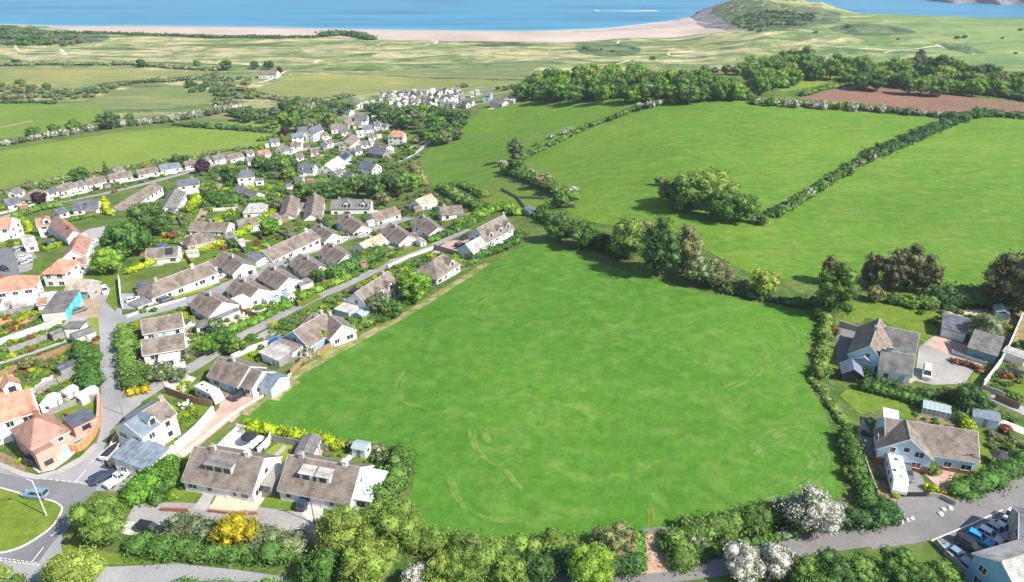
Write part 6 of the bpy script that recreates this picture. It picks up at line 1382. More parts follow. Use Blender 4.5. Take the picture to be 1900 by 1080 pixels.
barrier([(930, 352), (960, 368), (978, 392)], .08, 1.1, 'gwood', 'paddock fence across the small grass field', 'fence', posts=True)
barrier([(958, 368), (1010, 370)], .08, 1.1, 'gwood', 'paddock fence along the middle of the small grass field', 'fence', posts=True)
barrier([(18, 655), (60, 640), (110, 622)], .12, 1.5, 'gwood', 'grey timber garden fence near the long left gardens', 'fence', group='garden fences')
barrier([(0, 700), (50, 680), (100, 660), (140, 645)], .12, 1.5, 'wood', 'brown timber garden fence near the slope below the white wall', 'fence', group='garden fences')
barrier([(70, 735), (120, 705), (165, 690)], .12, 1.5, 'gwood', 'grey timber garden fence near the lawns behind the pink house', 'fence', group='garden fences')
barrier([(95, 770), (140, 752), (180, 742)], .12, 1.5, 'gwood', 'grey timber garden fence near the cream shed', 'fence', group='garden fences')
barrier([(10, 565), (50, 556), (90, 548)], .12, 1.5, 'wood', 'brown timber garden fence near the white terrace', 'fence', group='garden fences')
barrier([(340, 470), (355, 490), (362, 500)], .12, 1.5, 'wood', 'brown timber garden fence near the gabled bungalow', 'fence', group='garden fences')
barrier([(430, 448), (445, 460), (455, 470)], .12, 1.5, 'gwood', 'grey timber garden fence near the dark roofed garage', 'fence', group='garden fences')
barrier([(480, 435), (490, 450)], .12, 1.5, 'wood', 'brown timber garden fence near the long bungalow pair', 'fence', group='garden fences')
barrier([(585, 405), (600, 418), (612, 425)], .12, 1.5, 'gwood', 'grey timber garden fence near the two window gable', 'fence', group='garden fences')
barrier([(640, 392), (650, 400)], .12, 1.5, 'wood', 'brown timber garden fence near the grey street turning', 'fence', group='garden fences')
barrier([(520, 350), (525, 368)], .12, 1.5, 'gwood', 'grey timber garden fence near the rounded roof bungalow', 'fence', group='garden fences')
barrier([(640, 385), (690, 388)], .12, 1.5, 'pale', 'pale painted garden fence near the long white house', 'fence', group='garden fences')
barrier([(290, 700), (320, 690), (345, 680)], .12, 1.5, 'pale', 'pale painted garden fence near the street corner thicket', 'fence', group='garden fences')
barrier([(430, 668), (470, 650), (500, 640)], .12, 1.5, 'pale', 'pale painted garden fence near the pale blue bungalow', 'fence', group='garden fences')
barrier([(545, 560), (555, 570)], .12, 1.5, 'wood', 'brown timber garden fence near the paved garden', 'fence', group='garden fences')
barrier([(455, 505), (470, 512)], .12, 1.5, 'wood', 'brown timber garden fence near the glazed conservatory', 'fence', group='garden fences')
barrier([(530, 500), (545, 520), (552, 530)], .12, 1.5, 'gwood', 'grey timber garden fence near the cream gabled bungalow', 'fence', group='garden fences')
barrier([(680, 455), (700, 468)], .12, 1.5, 'gwood', 'grey timber garden fence near the golden green tree', 'fence', group='garden fences')
barrier([(640, 480), (660, 492)], .12, 1.5, 'wood', 'brown timber garden fence near the big hedge', 'fence', group='garden fences')
barrier([(745, 445), (760, 455)], .12, 1.5, 'pale', 'pale painted garden fence near the flat roofed wing', 'fence', group='garden fences')
barrier([(700, 405), (735, 398), (750, 392)], .12, 1.5, 'wood', 'brown timber garden fence near the side on bungalow', 'fence', group='garden fences')
barrier([(750, 385), (765, 395)], .12, 1.5, 'gwood', 'grey timber garden fence near the pink roofed bungalow', 'fence', group='garden fences')
barrier([(395, 392), (440, 390), (452, 398)], .12, 1.5, 'pale', 'pale painted garden fence near the tall hipped house', 'fence', group='garden fences')
barrier([(260, 475), (300, 470), (335, 472)], .12, 1.5, 'wood', 'brown timber garden fence near the solar panelled bungalow', 'fence', group='garden fences')
barrier([(310, 395), (330, 405), (338, 420)], .12, 1.5, 'gwood', 'grey timber garden fence near the huge dark tree', 'fence', group='garden fences')
barrier([(560, 320), (600, 325), (640, 328)], .12, 1.5, 'pale', 'pale painted garden fence near the round dormers', 'fence', group='garden fences')
barrier([(640, 300), (665, 305)], .12, 1.5, 'gwood', 'grey timber garden fence near the slate and blue roof', 'fence', group='garden fences')
barrier([(600, 275), (630, 275)], .12, 1.5, 'pale', 'pale painted garden fence near the cream square house', 'fence', group='garden fences')
barrier([(1745, 770), (1790, 790), (1800, 805)], .12, 1.5, 'gwood', 'grey timber garden fence near the white greenhouse', 'fence', group='garden fences')
barrier([(1845, 740), (1890, 760)], .12, 1.5, 'wood', 'brown timber garden fence near the right hand side lane', 'fence', group='garden fences')
barrier([(1868, 690), (1900, 700)], .12, 1.5, 'gwood', 'grey timber garden fence near the right hand lawn', 'fence', group='garden fences')
pole((87, 958), 8, .11, 'frame', 'white street lamp on the grass triangle', 'street_lamp', 'street lamp', lamp=True)
pole((1827, 887), 8, .13, 'bark', 'tall timber telegraph pole on the sloping lawn', 'telegraph_pole', 'pole', cross=True)
pole((333, 817), 7, .10, 'gate', 'grey pole beside the white wall', 'telegraph_pole', 'pole', cross=True)
pole((255, 905), 7.5, .10, 'gate', 'slender grey pole next to the white pickup', 'telegraph_pole', 'pole')
pole((119, 742), 7, .10, 'bark', 'timber pole on the lawn above the pink house', 'telegraph_pole', 'pole', cross=True)
pole((584, 972), 7, .10, 'bark', 'timber pole where the drive meets the tall tree', 'telegraph_pole', 'pole', cross=True)
pole((888, 1075), 9, .12, 'bark', 'telegraph pole standing in the bottom hedge trees', 'telegraph_pole', 'pole', cross=True)
pole((115, 332), 7, .10, 'bark', 'thin pole at the edge of the far left field', 'telegraph_pole', 'pole', cross=True)
pole((229, 770), 6.5, .09, 'gate', 'thin grey pole on the corner of the main street', 'telegraph_pole', 'pole')
for x, y, l_ in ((1661, 972, 'leftmost'), (1672, 969, 'second'), (1684, 966, 'third'), (1692, 963, 'fourth')): boulder((x, y), .42, l_ + ' white boulder of the four at the driveway mouth', 'white boulders left of the drive')
for x, y, l_ in ((1750, 946, 'left'), (1763, 944, 'right')): boulder((x, y), .45, l_ + ' white boulder of the two right of the driveway', 'white boulders right of the drive')
boulder((1745, 955), .5, 'flat white stone in the middle of the driveway mouth', None)
def bin_(px, mat, label):
    p = gp(*px); o = empty('wheelie_bin', (p.x, p.y, gz(p.x, p.y) + .08)); MB().add([(-.24, -.28, .08), (.24, -.28, .08), (.24, .24, .08), (-.24, .24, .08), (-.3, -.36, 1.0), (.3, -.36, 1.0), (.3, .36, 1.0), (-.3, .36, 1.0)], [(0, 3, 2, 1), (4, 5, 6, 7), (0, 1, 5, 4), (1, 2, 6, 5), (2, 3, 7, 6), (3, 0, 4, 7)]).build('body', M[mat], o)
    MB().box(-.32, .32, -.38, .40, 1.003, 1.09).build('lid', M['dark'], o); MB().tube((-.3, .3, .14), (.3, .3, .14), .14, .14, 10).build('wheels', M['tyre'], o); return tag(o, label, 'bin')
bin_((126, 1010), 'dark', 'dark bin on the verge beside the main road'); bin_((1614, 785), 'pale', 'pale bin in the shade left of the blue gable'); bin_((498, 905), 'gate', 'grey bin in the gap between the semi-detached pairs')
bin_((232, 785), 'dark', 'dark bin behind the blue slate house'); bin_((1880, 612), 'pale', 'white tub beside the boundary wall')
def parasol(px, label):
    p = gp(*px); o = empty('parasol', (p.x, p.y, gz(p.x, p.y) + .1)); MB().tube((0, 0, 0), (0, 0, 2.4), .04, .03, 6).build('pole', M['dark'], o); m = MB(); n = 8
    m.add([(0, 0, 2.55)] + [(1.6 * math.cos(k * 2 * math.pi / n), 1.6 * math.sin(k * 2 * math.pi / n), 2.0) for k in range(n)] + [(0, 0, 2.5)] + [(1.58 * math.cos(k * 2 * math.pi / n), 1.58 * math.sin(k * 2 * math.pi / n), 1.95) for k in range(n)],
          [(0, 1 + k, 1 + (k + 1) % n) for k in range(n)] + [(n + 1, n + 2 + (k + 1) % n, n + 2 + k) for k in range(n)]); m.build('canopy', M['dark'], o); return tag(o, label, 'parasol')
parasol((465, 825), 'black parasol on the white paved patio')
parasol((1848, 860), 'dark garden swing canopy on the sloping lawn')
def table_set(px, label, mat='frame'):
    p = gp(*px); o = empty('garden_table', (p.x, p.y, gz(p.x, p.y) + .1)); MB().tube((0, 0, .7), (0, 0, .76), .7, .7, 14).build('table_top', M[mat], o)
    for k in range(4): a = k * 1.57 + .6; MB().tube((.4 * math.cos(a), .4 * math.sin(a), 0), (.4 * math.cos(a), .4 * math.sin(a), .7), .03, .03, 5).build('leg', M[mat], o)
    for k in range(4):
        a = k * 1.57; c = empty('garden_chair', (p.x + 1.15 * math.cos(a), p.y + 1.15 * math.sin(a), o.location.z), a)
        MB().box(-.22, .22, -.22, .22, .40, .45).build('seat', M[mat], c); MB().box(.2, .25, -.22, .22, .45, .9).build('backrest', M[mat], c)
        for sx in (-.2, .2):
            for sy in (-.2, .2): MB().tube((sx, sy, 0), (sx, sy, .4), .02, .02, 4).build('leg', M[mat], c)
        tag(c, ('right hand', 'far side', 'left hand', 'near side')[k] + ' chair at the ' + label, 'chair', 'chairs round the ' + label)
    return tag(o, label, 'table')
table_set((1777, 869), 'white garden table on the right hand lawn'); table_set((345, 755), 'white garden table on the lawn of the white house'); table_set((450, 590), 'garden table on the sunny bungalow patio')
table_set((478, 838), 'dark garden table by the white patio', 'dark'); table_set((325, 603), 'pale table in the white gravel garden')
# ================================================================== HEDGES
G = 'field hedgerows'
hedge([(1520, 588), (1532, 600), (1530, 635), (1524, 670), (1518, 700)], 3.4, 2.4, 'l', 'broad light green hedge left of the steep roofed wing', group=G)
hedge([(1505, 705), (1530, 735), (1555, 770), (1575, 800)], 2.6, .9, 'g', 'low green bank between the meadow and the dry lawn', group=G)
hedge([(1565, 815), (1582, 840), (1588, 870), (1600, 905), (1608, 935)], 3.4, 2.4, 'g', 'bushy hedge between the meadow corner and the motorhome drive', group=G)
hedge([(1608, 938), (1640, 948), (1650, 965), (1600, 972), (1560, 972)], 4, 2.0, 'd', 'dark hedge bank left of the white boulders', group=G)
hedge([(1545, 978), (1500, 980), (1440, 1000), (1400, 1010), (1330, 1026), (1290, 1036)], 2.4, 1.2, 'g', 'low roadside hedge under the white hawthorns', group=G)
hedge([(1280, 992), (1330, 985), (1400, 972), (1450, 960), (1500, 962)], 5, 3.0, 'g', 'tall green hedge along the bottom edge of the meadow right of the gate', group=G)
hedge([(1250, 1010), (1275, 1035), (1262, 1048)], 4, 2.2, 'g', 'shaded hedge on the right of the red gateway', group=G)
hedge([(1178, 1000), (1180, 1030), (1178, 1055)], 3.4, 1.6, 'v', 'bright green bank on the left of the red gateway', group=G)
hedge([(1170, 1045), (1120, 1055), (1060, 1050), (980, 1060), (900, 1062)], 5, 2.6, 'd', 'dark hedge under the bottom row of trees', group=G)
hedge([(1060, 1018), (990, 1022), (900, 1022), (820, 1018), (770, 1010)], 4.5, 2.6, 'l', 'loose light green hedge at the lowest edge of the meadow', group=G)
hedge([(465, 800), (500, 805), (540, 812), (580, 818), (610, 825)], 2.6, 2.2, 'k', 'clipped lime yellow hedge behind the semi-detached gardens', rough=.22)
hedge([(740, 850), (748, 870), (735, 900), (715, 925), (700, 935)], 4.8, 2.6, 'g', 'rough green hedge right of the second semi-detached pair', group=G)
hedge([(630, 828), (680, 832), (740, 845)], 2.0, 1.2, 'o', 'dry brown hedge behind the summerhouse', group=G)
hedge([(250, 930), (275, 905), (300, 885), (320, 875)], 5, 2.8, 'v', 'bright green hedge between the pink drive and the first pair', group=G)
hedge([(290, 935), (300, 915), (330, 895)], 2.4, 1.6, 'g', 'garden hedge beside the front lawn of the first pair')
hedge([(262, 1018), (300, 1024), (350, 1026), (400, 1028), (470, 1028), (540, 1034)], 4.6, 2.2, 'g', 'long hedge between the parking pads and the bottom road', group=G)
hedge([(330, 1094), (400, 1096), (470, 1096), (560, 1092)], 3, 1.4, 'v', 'bright green bank below the bottom road', group=G)
hedge([(330, 985), (370, 990), (400, 1000)], 5, 2.4, 's', 'grey green hedge right of the black car with roof bars', group=G)
hedge([(470, 1005), (510, 1012), (550, 1018)], 5, 2.4, 's', 'grey green hedge in front of the shaded blue car', group=G)
hedge([(232, 620), (234, 650), (240, 690), (248, 715)], 5, 3.0, 'g', 'tall hedge along the right side of the main street', group=G)
hedge([(245, 733), (268, 728)], 2.6, 1.8, 'y', 'golden clipped hedge at the lane corner')
hedge([(150, 655), (162, 670), (165, 700), (172, 715)], 5, 3, 'g', 'thick hedge on the left side of the main street', group=G)
hedge([(240, 508), (280, 492), (330, 478), (380, 465), (412, 455)], 2.6, 2.0, 'k', 'long lime yellow hedge behind the long bungalow pair', rough=.22)
hedge([(350, 395), (362, 380), (368, 370)], 4, 3.2, 'k', 'lime yellow hedge beside the grey roofed white bungalow', rough=.22)
hedge([(440, 440), (470, 424), (500, 405), (505, 398)], 4, 3.0, 'k', 'lime green hedge on the slope below the rounded roof', rough=.25)
hedge([(400, 378), (440, 376), (500, 372)], 3, 2.4, 'g', 'clipped green hedge above the rounded roof bungalow', rough=.15)
hedge([(430, 370), (470, 367), (510, 366)], 3, 2.4, 'd', 'second clipped hedge above the rounded roof bungalow', rough=.15)
hedge([(30, 405), (70, 392), (112, 385)], 4, 2.6, 'g', 'green hedge above the red terrace', rough=.2)
hedge([(35, 408), (50, 420), (55, 432)], 3, 2.6, 'k', 'lime hedge between the left edge house and the red terrace', rough=.2)
hedge([(125, 412), (150, 408), (172, 402)], 2.4, 2, 'g', 'clipped hedge in front of the dark roofed bungalow', rough=.12)
hedge([(85, 465), (100, 460), (110, 455)], 2.4, 1.6, 'k', 'yellow hedge inside the red terrace', rough=.15)
hedge([(195, 380), (198, 395), (205, 400)], 3.4, 3.4, 'k', 'lime shrub screen between the dark roofed bungalow and the trees')
hedge([(1600, 722), (1650, 735), (1700, 750), (1750, 765), (1785, 785)], 2.6, 2.2, 'g', 'long clipped hedge between the two right hand properties', rough=.1)
hedge([(1786, 782), (1795, 800), (1800, 812)], 2.4, 2.0, 'k', 'yellow green end of the clipped hedge beside the blue shed', rough=.1)
hedge([(1610, 712), (1650, 722), (1700, 735), (1740, 738)], 3, 2.0, 'd', 'dark mixed shrubs above the long clipped hedge')
hedge([(1780, 915), (1830, 900), (1880, 875), (1915, 855)], 4.5, 2.2, 'g', 'green bank between the sloping lawn and the road', group=G)
hedge([(1770, 672), (1800, 680), (1818, 690)], 2, 1.0, 'r', 'rust coloured flower bed above the gravel drive', 'shrub_bed')
hedge([(800, 447), (860, 425), (890, 405), (905, 395)], 4, 2.2, 'g', 'hedge above the pink drive of the large dormered house', group=G)
hedge([(620, 515), (650, 500), (690, 482), (705, 470)], 7, 3.2, 'g', 'deep green thicket between the bungalows and the lane', group=G)
hedge([(560, 555), (600, 535), (640, 520)], 4, 1.6, 'v', 'green grass bank hedge on the near side bungalow gardens', group=G)
hedge([(430, 615), (480, 595), (530, 570)], 4, 1.4, 'v', 'green bank along the lane below the paved gardens', group=G)
hedge([(645, 620), (690, 600), (730, 575), (765, 560)], 4, 2.0, 'l', 'hedge between the two dormer house and the meadow', group=G)
hedge([(880, 480), (915, 470), (950, 455), (965, 440)], 5, 2.4, 'g', 'hedge between the large dormered house and the meadow', group=G)
hedge([(850, 500), (880, 488)], 3, 1.6, 'g', 'short hedge at the corner of the hipped bungalow garden')
hedge([(820, 350), (850, 370), (880, 385), (905, 395)], 6, 3, 'g', 'hedge running down from the hill field to the bungalows', group=G)
hedge([(840, 345), (870, 350), (900, 365)], 5, 2.4, 'l', 'light green scrub below the hill field', group=G)
hedge([(850, 425), (880, 410), (900, 398), (935, 390), (960, 398)], 6, 2.6, 'v', 'bright green thicket behind the large dormered house', group=G)
hedge([(765, 310), (778, 325), (788, 345)], 5, 3, 'o', 'brownish hedge at the lower end of the hill field', group=G)
hedge([(770, 265), (800, 245), (830, 235), (865, 210)], 7, 3, 's', 'grey green hedge between the village and the hill field', group=G)
hedge([(960, 300), (985, 288), (1040, 262), (1090, 237), (1150, 215), (1180, 202), (1200, 200)], 5, 2.0, 'g', 'thin hedgerow dividing the two hill fields', group=G)
hedge([(1205, 196), (1240, 190), (1275, 184)], 5, 2.6, 'g', 'bushy end of the thin hedgerow under the wood', group=G)
hedge([(935, 318), (970, 330), (1010, 345), (1040, 362), (1058, 372)], 7, 3.5, 'g', 'tall hedge from the poplar down to the meadow trees', group=G)
hedge([(1395, 192), (1440, 192), (1500, 196), (1560, 200), (1640, 206), (1700, 212), (1775, 218)], 6, 2.6, 'g', 'green hedge with white bushes below the ploughed field', group=G)
hedge([(1430, 400), (1470, 382), (1520, 350), (1570, 318), (1620, 288)], 5, 2.4, 'g', 'lower part of the hedge dividing the hill pastures, with white hawthorns', group=G)
hedge([(1620, 288), (1670, 268), (1730, 242), (1790, 220), (1830, 214)], 9, 3.0, 'd', 'thick dark upper part of the hedge dividing the hill pastures', group=G)
hedge([(1815, 212), (1860, 216), (1920, 220)], 9, 3, 'd', 'dark hedge at the right end of the ploughed field', group=G)
hedge([(1490, 178), (1530, 166), (1580, 158)], 6, 2.4, 'g', 'hedge on the left of the ploughed field', group=G)
hedge([(1790, 172), (1850, 178), (1920, 190)], 9, 4, 'd', 'dark hedge behind the right half of the ploughed field', group=G)
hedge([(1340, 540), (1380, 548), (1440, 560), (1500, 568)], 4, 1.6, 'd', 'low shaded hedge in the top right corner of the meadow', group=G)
hedge([(1740, 560), (1800, 562), (1850, 560), (1880, 560)], 8, 4, 'd', 'dark laurel hedge behind the right hand garden', group=G)
hedge([(1000, 402), (1050, 425), (1110, 450), (1150, 470)], 7, 3.4, 'g', 'overgrown hedge at the top edge of the meadow', group=G)
hedge([(1290, 500), (1340, 520), (1380, 540)], 5, 2.6, 's', 'rough hedge under the olive trees above the meadow', group=G)
hedge([(955, 184), (1030, 185), (1100, 181), (1200, 179), (1300, 182), (1392, 186)], 9, 5, 'g', 'shrubby dark front edge of the hill wood', 'thicket', group=G)
hedge([(1570, 152), (1650, 160), (1750, 166), (1850, 173)], 9, 5, 'g', 'shrubby front edge of the trees behind the ploughed field', 'thicket', group=G)
hedge([(1400, 176), (1440, 158), (1480, 148), (1560, 126)], 8, 5, 'g', 'shrubby edge between the wood and the wedge field', 'thicket', group=G)
# far hedges on the left
hedge([(-20, 272), (40, 262), (100, 252), (160, 240), (220, 232), (280, 228), (320, 224)], 9, 3.2, 'h', 'long white flecked hedge above the bright left field', group=G)
hedge([(320, 224), (370, 212), (420, 204), (445, 200)], 10, 3.4, 'w', 'white blossoming hedge in the far left fields', group=G)
hedge([(330, 232), (400, 238), (460, 242), (500, 244)], 8, 3.2, 'd', 'dark hedge at the top of the bright left field', group=G)
hedge([(0, 168), (60, 172), (120, 174), (180, 165), (240, 155), (320, 150), (400, 146)], 12, 3, 's', 'grey green marsh hedge above the olive field', group=G)
hedge([(0, 190), (60, 190), (100, 192)], 8, 2.4, 'd', 'short dark hedge over the pale left field', group=G)
hedge([(0, 122), (60, 120), (120, 119), (200, 120), (300, 124), (400, 131)], 10, 3, 's', 'long grey hedge across the marsh', group=G)
hedge([(470, 178), (540, 188), (600, 188), (650, 178)], 9, 3, 's', 'hedge between the marsh field and the village', group=G)
hedge([(90, 62), (160, 62), (300, 67), (480, 70), (580, 70)], 14, 3, 'd', 'dark scrub belt behind the beach', 'scrub_belt', group=G)
hedge([(600, 68), (640, 66), (690, 74)], 22, 7, 'd', 'dark scrubby dune ridge behind the middle of the beach', 'scrub_belt', group=G)
hedge([(505, 290), (540, 300), (560, 318)], 5, 3, 'g', 'hedge left of the two dormer slate house', group=G)
hedge([(-10, 372), (0, 362), (60, 345), (130, 330), (200, 318), (300, 302), (400, 284), (470, 274)], 3.5, 1.8, 's', 'garden hedge line along the far left field', group=G)
hedge([(480, 262), (505, 258), (520, 250)], 4, 2.2, 'g', 'short hedge at the right end of the far left field', group=G)
# ================================================================== TREES
P_ = plant
# along the bottom
for a in ((186, 962, 52, 'l', 'round', 'large light green tree overhanging the road beside the parking pad'), (128, 1068, 60, 'l', 'round', 'broad light green tree at the bottom edge over the road junction'), (0, 1062, 22, 'l', 'shrub', 'light green shrub in the bottom left corner'),
          (438, 980, 40, 'y', 'round', 'dense golden yellow tree in the middle of the drive verge'), (638, 985, 58, 'l', 'round', 'tall pale green tree left of a touching pair beside the drive'), (725, 968, 56, 'l', 'round', 'tall pale green tree right of a touching pair, against the meadow'),
          (680, 1045, 60, 'l', 'round', 'pale green tree in front of the touching pair at the bottom edge'), (600, 1055, 46, 'g', 'round', 'green tree at the bottom edge left of the pale green trees'), (875, 1040, 55, 'l', 'round', 'light green tree in the bottom middle with thin crown'),
          (940, 1062, 40, 'l', 'round', 'light green tree at the bottom edge right of the middle one'), (820, 1060, 42, 'l', 'round', 'light green tree at the bottom edge left of the middle one'), (1100, 1052, 52, 'v', 'round', 'vivid green round tree at the bottom edge left of the red gateway'),
          (1135, 1005, 42, 'o', 'round', 'bare looking brownish tree just left of the field gate'), (1066, 1008, 18, 'w', 'shrub', 'small white blossoming bush behind the vivid green tree'), (775, 1072, 32, 'w', 'round', 'white blossoming tree at the very bottom edge'),
          (396, 1025, 15, 'w', 'shrub', 'small white bush below the golden yellow tree'), (1508, 946, 54, 'w', 'round', 'large white hawthorn at the bottom right corner of the meadow'), (1560, 940, 16, 'w', 'shrub', 'small white blossom patch right of the large hawthorn'),
          (1380, 1042, 42, 'w', 'round', 'white hawthorn overhanging the lane, left of two'), (1438, 1038, 40, 'w', 'round', 'white hawthorn overhanging the lane, right of two'), (1293, 1003, 28, 'h', 'shrub', 'part blossoming hawthorn right of the red gateway'),
          (1345, 985, 30, 'g', 'shrub', 'green bush left of the large white hawthorn'), (1400, 972, 34, 'g', 'shrub', 'big green bush touching the large white hawthorn'), (1235, 1012, 22, 'd', 'shrub', 'dark shaded bush right of the red gateway'),
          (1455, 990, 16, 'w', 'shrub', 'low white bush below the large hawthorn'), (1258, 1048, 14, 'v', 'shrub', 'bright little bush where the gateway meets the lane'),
          (1000, 1055, 34, 'd', 'round', 'dark green tree between the light middle trees and the vivid one'), (242, 912, 20, 'h', 'shrub', 'thin blossoming bush beside the parked pickup'), (310, 1008, 26, 'o', 'shrub', 'brownish bush right of the parking pad'),
          (285, 905, 22, 'g', 'shrub', 'green bush left of the first pair'), (330, 888, 20, 'v', 'shrub', 'bright green bush against the first pair of houses'), (625, 825, 17, 'k', 'shrub', 'bright yellow square clipped bush behind the second pair'),
          (705, 845, 20, 'h', 'shrub', 'white flecked bush at the end of the second pair garden'), (715, 870, 20, 'd', 'shrub', 'dark green bush right of the second pair garden'), (1540, 1000, 1, 'g', 'shrub', 'x')):
    if a[5] != 'x': P_(a[0], a[1], a[2], a[3], a[4], a[5])
wood([(1500, 1062), (1570, 1050), (1640, 1045), (1700, 1040), (1740, 1055), (1780, 1085), (1800, 1110), (1470, 1110), (1480, 1060)], 52, (32, 46), 'gggvgd', 'round', 'thick green trees on the bank below the road', '%s tree in the thick bank below the lower road', row=.6, zf=.9)
wood([(20, 1082), (20, 1100), (70, 1100), (60, 1080)], 30, (20, 26), 'l', 'shrub', 'shrubs at the bottom left', '%s shrub at the bottom left edge')
# meadow top hedge trees
for a in ((1040, 420, 31, 'd', 'round', 'dark green tree leftmost above the meadow'), (1083, 432, 31, 'g', 'round', 'green tree second from the left above the meadow'), (1118, 445, 20, 'd', 'round', 'small dark tree left of the tall group above the meadow'),
          (1165, 440, 45, 'g', 'round', 'tall dark leaved tree at the left of the central group'), (1190, 430, 31, 'o', 'round', 'brown tinged tree top in the central group'), (1228, 458, 45, 'd', 'tall', 'tallest dark green tree of the central group'),
          (1272, 462, 38, 'o', 'tall', 'olive yellow thin tree right of the tallest one'), (1300, 500, 33, 'h', 'round', 'grey flowering tree below the olive yellow one'), (1335, 505, 31, 'o', 'round', 'olive brown tree fourth from the top right corner'),
          (1372, 530, 14, 'w', 'shrub', 'small white bush before the light round tree'), (1418, 522, 33, 'l', 'round', 'light green round tree standing alone at the top right of the meadow'), (1355, 535, 18, 'd', 'shrub', 'dark bush left of the small white bush'),
          (1245, 352, 28, 'g', 'round', 'leftmost tree of the island clump in the pasture'), (1285, 350, 47, 'g', 'round', 'broad green tree in the island clump'), (1330, 345, 45, 'l', 'round', 'pale topped tree in the middle of the island clump'), (1335, 378, 35, 'g', 'round', 'front tree of the island clump'),
          (1376, 382, 35, 'g', 'round', 'dark round tree at the right of the island clump'), (1412, 408, 20, 'h', 'shrub', 'flecked bush at the lower end of the island clump'), (1262, 378, 26, 'g', 'shrub', 'low bush in front of the island clump'), (1225, 335, 10, 'o', 'round', 'bare twiggy little tree at the left tip of the island clump'),
          (1461, 379, 15, 'w', 'shrub', 'round white hawthorn nearest the island clump'), (1500, 355, 13, 'w', 'shrub', 'white hawthorn second up the pasture hedge'), (1520, 345, 9, 'w', 'shrub', 'smaller white hawthorn third up the pasture hedge'), (1612, 287, 10, 'h', 'shrub', 'pale flecked bush halfway up the pasture hedge'),
          (1440, 395, 16, 'd', 'shrub', 'dark bush between the island clump and the first hawthorn'), (957, 275, 17, 's', 'tall', 'grey green poplar standing in the hill hedge'), (932, 303, 12, 'w', 'shrub', 'white bush left of the poplar foot'), (962, 308, 16, 'g', 'round', 'green tree below the poplar'),
          (985, 318, 9, 'w', 'shrub', 'small white bush right of the poplar foot'), (1003, 332, 18, 'o', 'round', 'olive tree in the hedge below the poplar'), (1025, 345, 16, 'g', 'round', 'green tree halfway between poplar and meadow'), (1062, 352, 12, 'w', 'shrub', 'isolated white hawthorn at the hedge end'),
          (1040, 368, 18, 'g', 'round', 'green tree near the hedge end'), (1022, 380, 16, 'v', 'shrub', 'bright bush at the paddock corner'), (1060, 380, 10, 'h', 'shrub', 'pale bush under the isolated hawthorn'), (1186, 194, 8, 'w', 'shrub', 'single white hawthorn on the hill hedge under the wood'),
          (1058, 240, 9, 'w', 'shrub', 'white hawthorn, right of the three in the hill hedge'), (1045, 245, 9, 'w', 'shrub', 'white hawthorn, middle of the three in the hill hedge'), (1024, 253, 8, 'w', 'shrub', 'white hawthorn, left of the three in the hill hedge'), (995, 268, 6, 'h', 'shrub', 'pale bush at the foot of the hill hedge'),
          (1215, 192, 8, 'h', 'shrub', 'part white bush at the field corner under the wood'), (1262, 185, 9, 'h', 'shrub', 'second part white bush under the wood')):
    P_(*a)
def along(pts, n, r, kinds, lab, grp):
    """single bushes standing in a hedge line"""
    CALL[0] = len(TREES) + 1; L = [math.dist(p, q) for p, q in zip(pts, pts[1:])]; T = sum(L)
    for i in range(n):
        t = (i + random.uniform(.15, .85)) / n * T
        for (p, q), l in zip(zip(pts, pts[1:]), L):
            if t <= l: break
            t -= l
        t = min(1, t / l); kd = random.choice(kinds); P_(p[0] + (q[0] - p[0]) * t, p[1] + (q[1] - p[1]) * t - 1, random.uniform(*r) * 1.25, kd, 'shrub', lab % KN[kd], grp, 1.45)
    CALL[0] = None
along([(1400, 190), (1500, 195), (1640, 204), (1775, 217)], 22, (6, 9), 'wwhg', '%s bush in the hedge below the ploughed field', 'bushes in the hedge below the ploughed field')
along([(1440, 396), (1520, 348), (1620, 286)], 10, (9, 13), 'wwhg', '%s bush in the pasture dividing hedge', 'bushes in the pasture hedge')
along([(1640, 280), (1730, 240), (1820, 212)], 8, (7, 10), 'gddg', '%s bush high in the pasture dividing hedge', 'bushes in the pasture hedge')
along([(1200, 196), (1275, 184)], 4, (6, 9), 'whg', '%s bush at the field corner under the hill wood', 'bushes under the hill wood')
along([(0, 268), (100, 250), (220, 231), (320, 222), (440, 200)], 28, (6, 8), 'wwhs', '%s bush in the long flecked hedge', 'bushes in the long flecked hedge')
along([(985, 286), (1090, 236), (1190, 200)], 8, (4, 6), 'gdh', '%s bush in the hill field hedge', 'bushes in the hill field hedge')
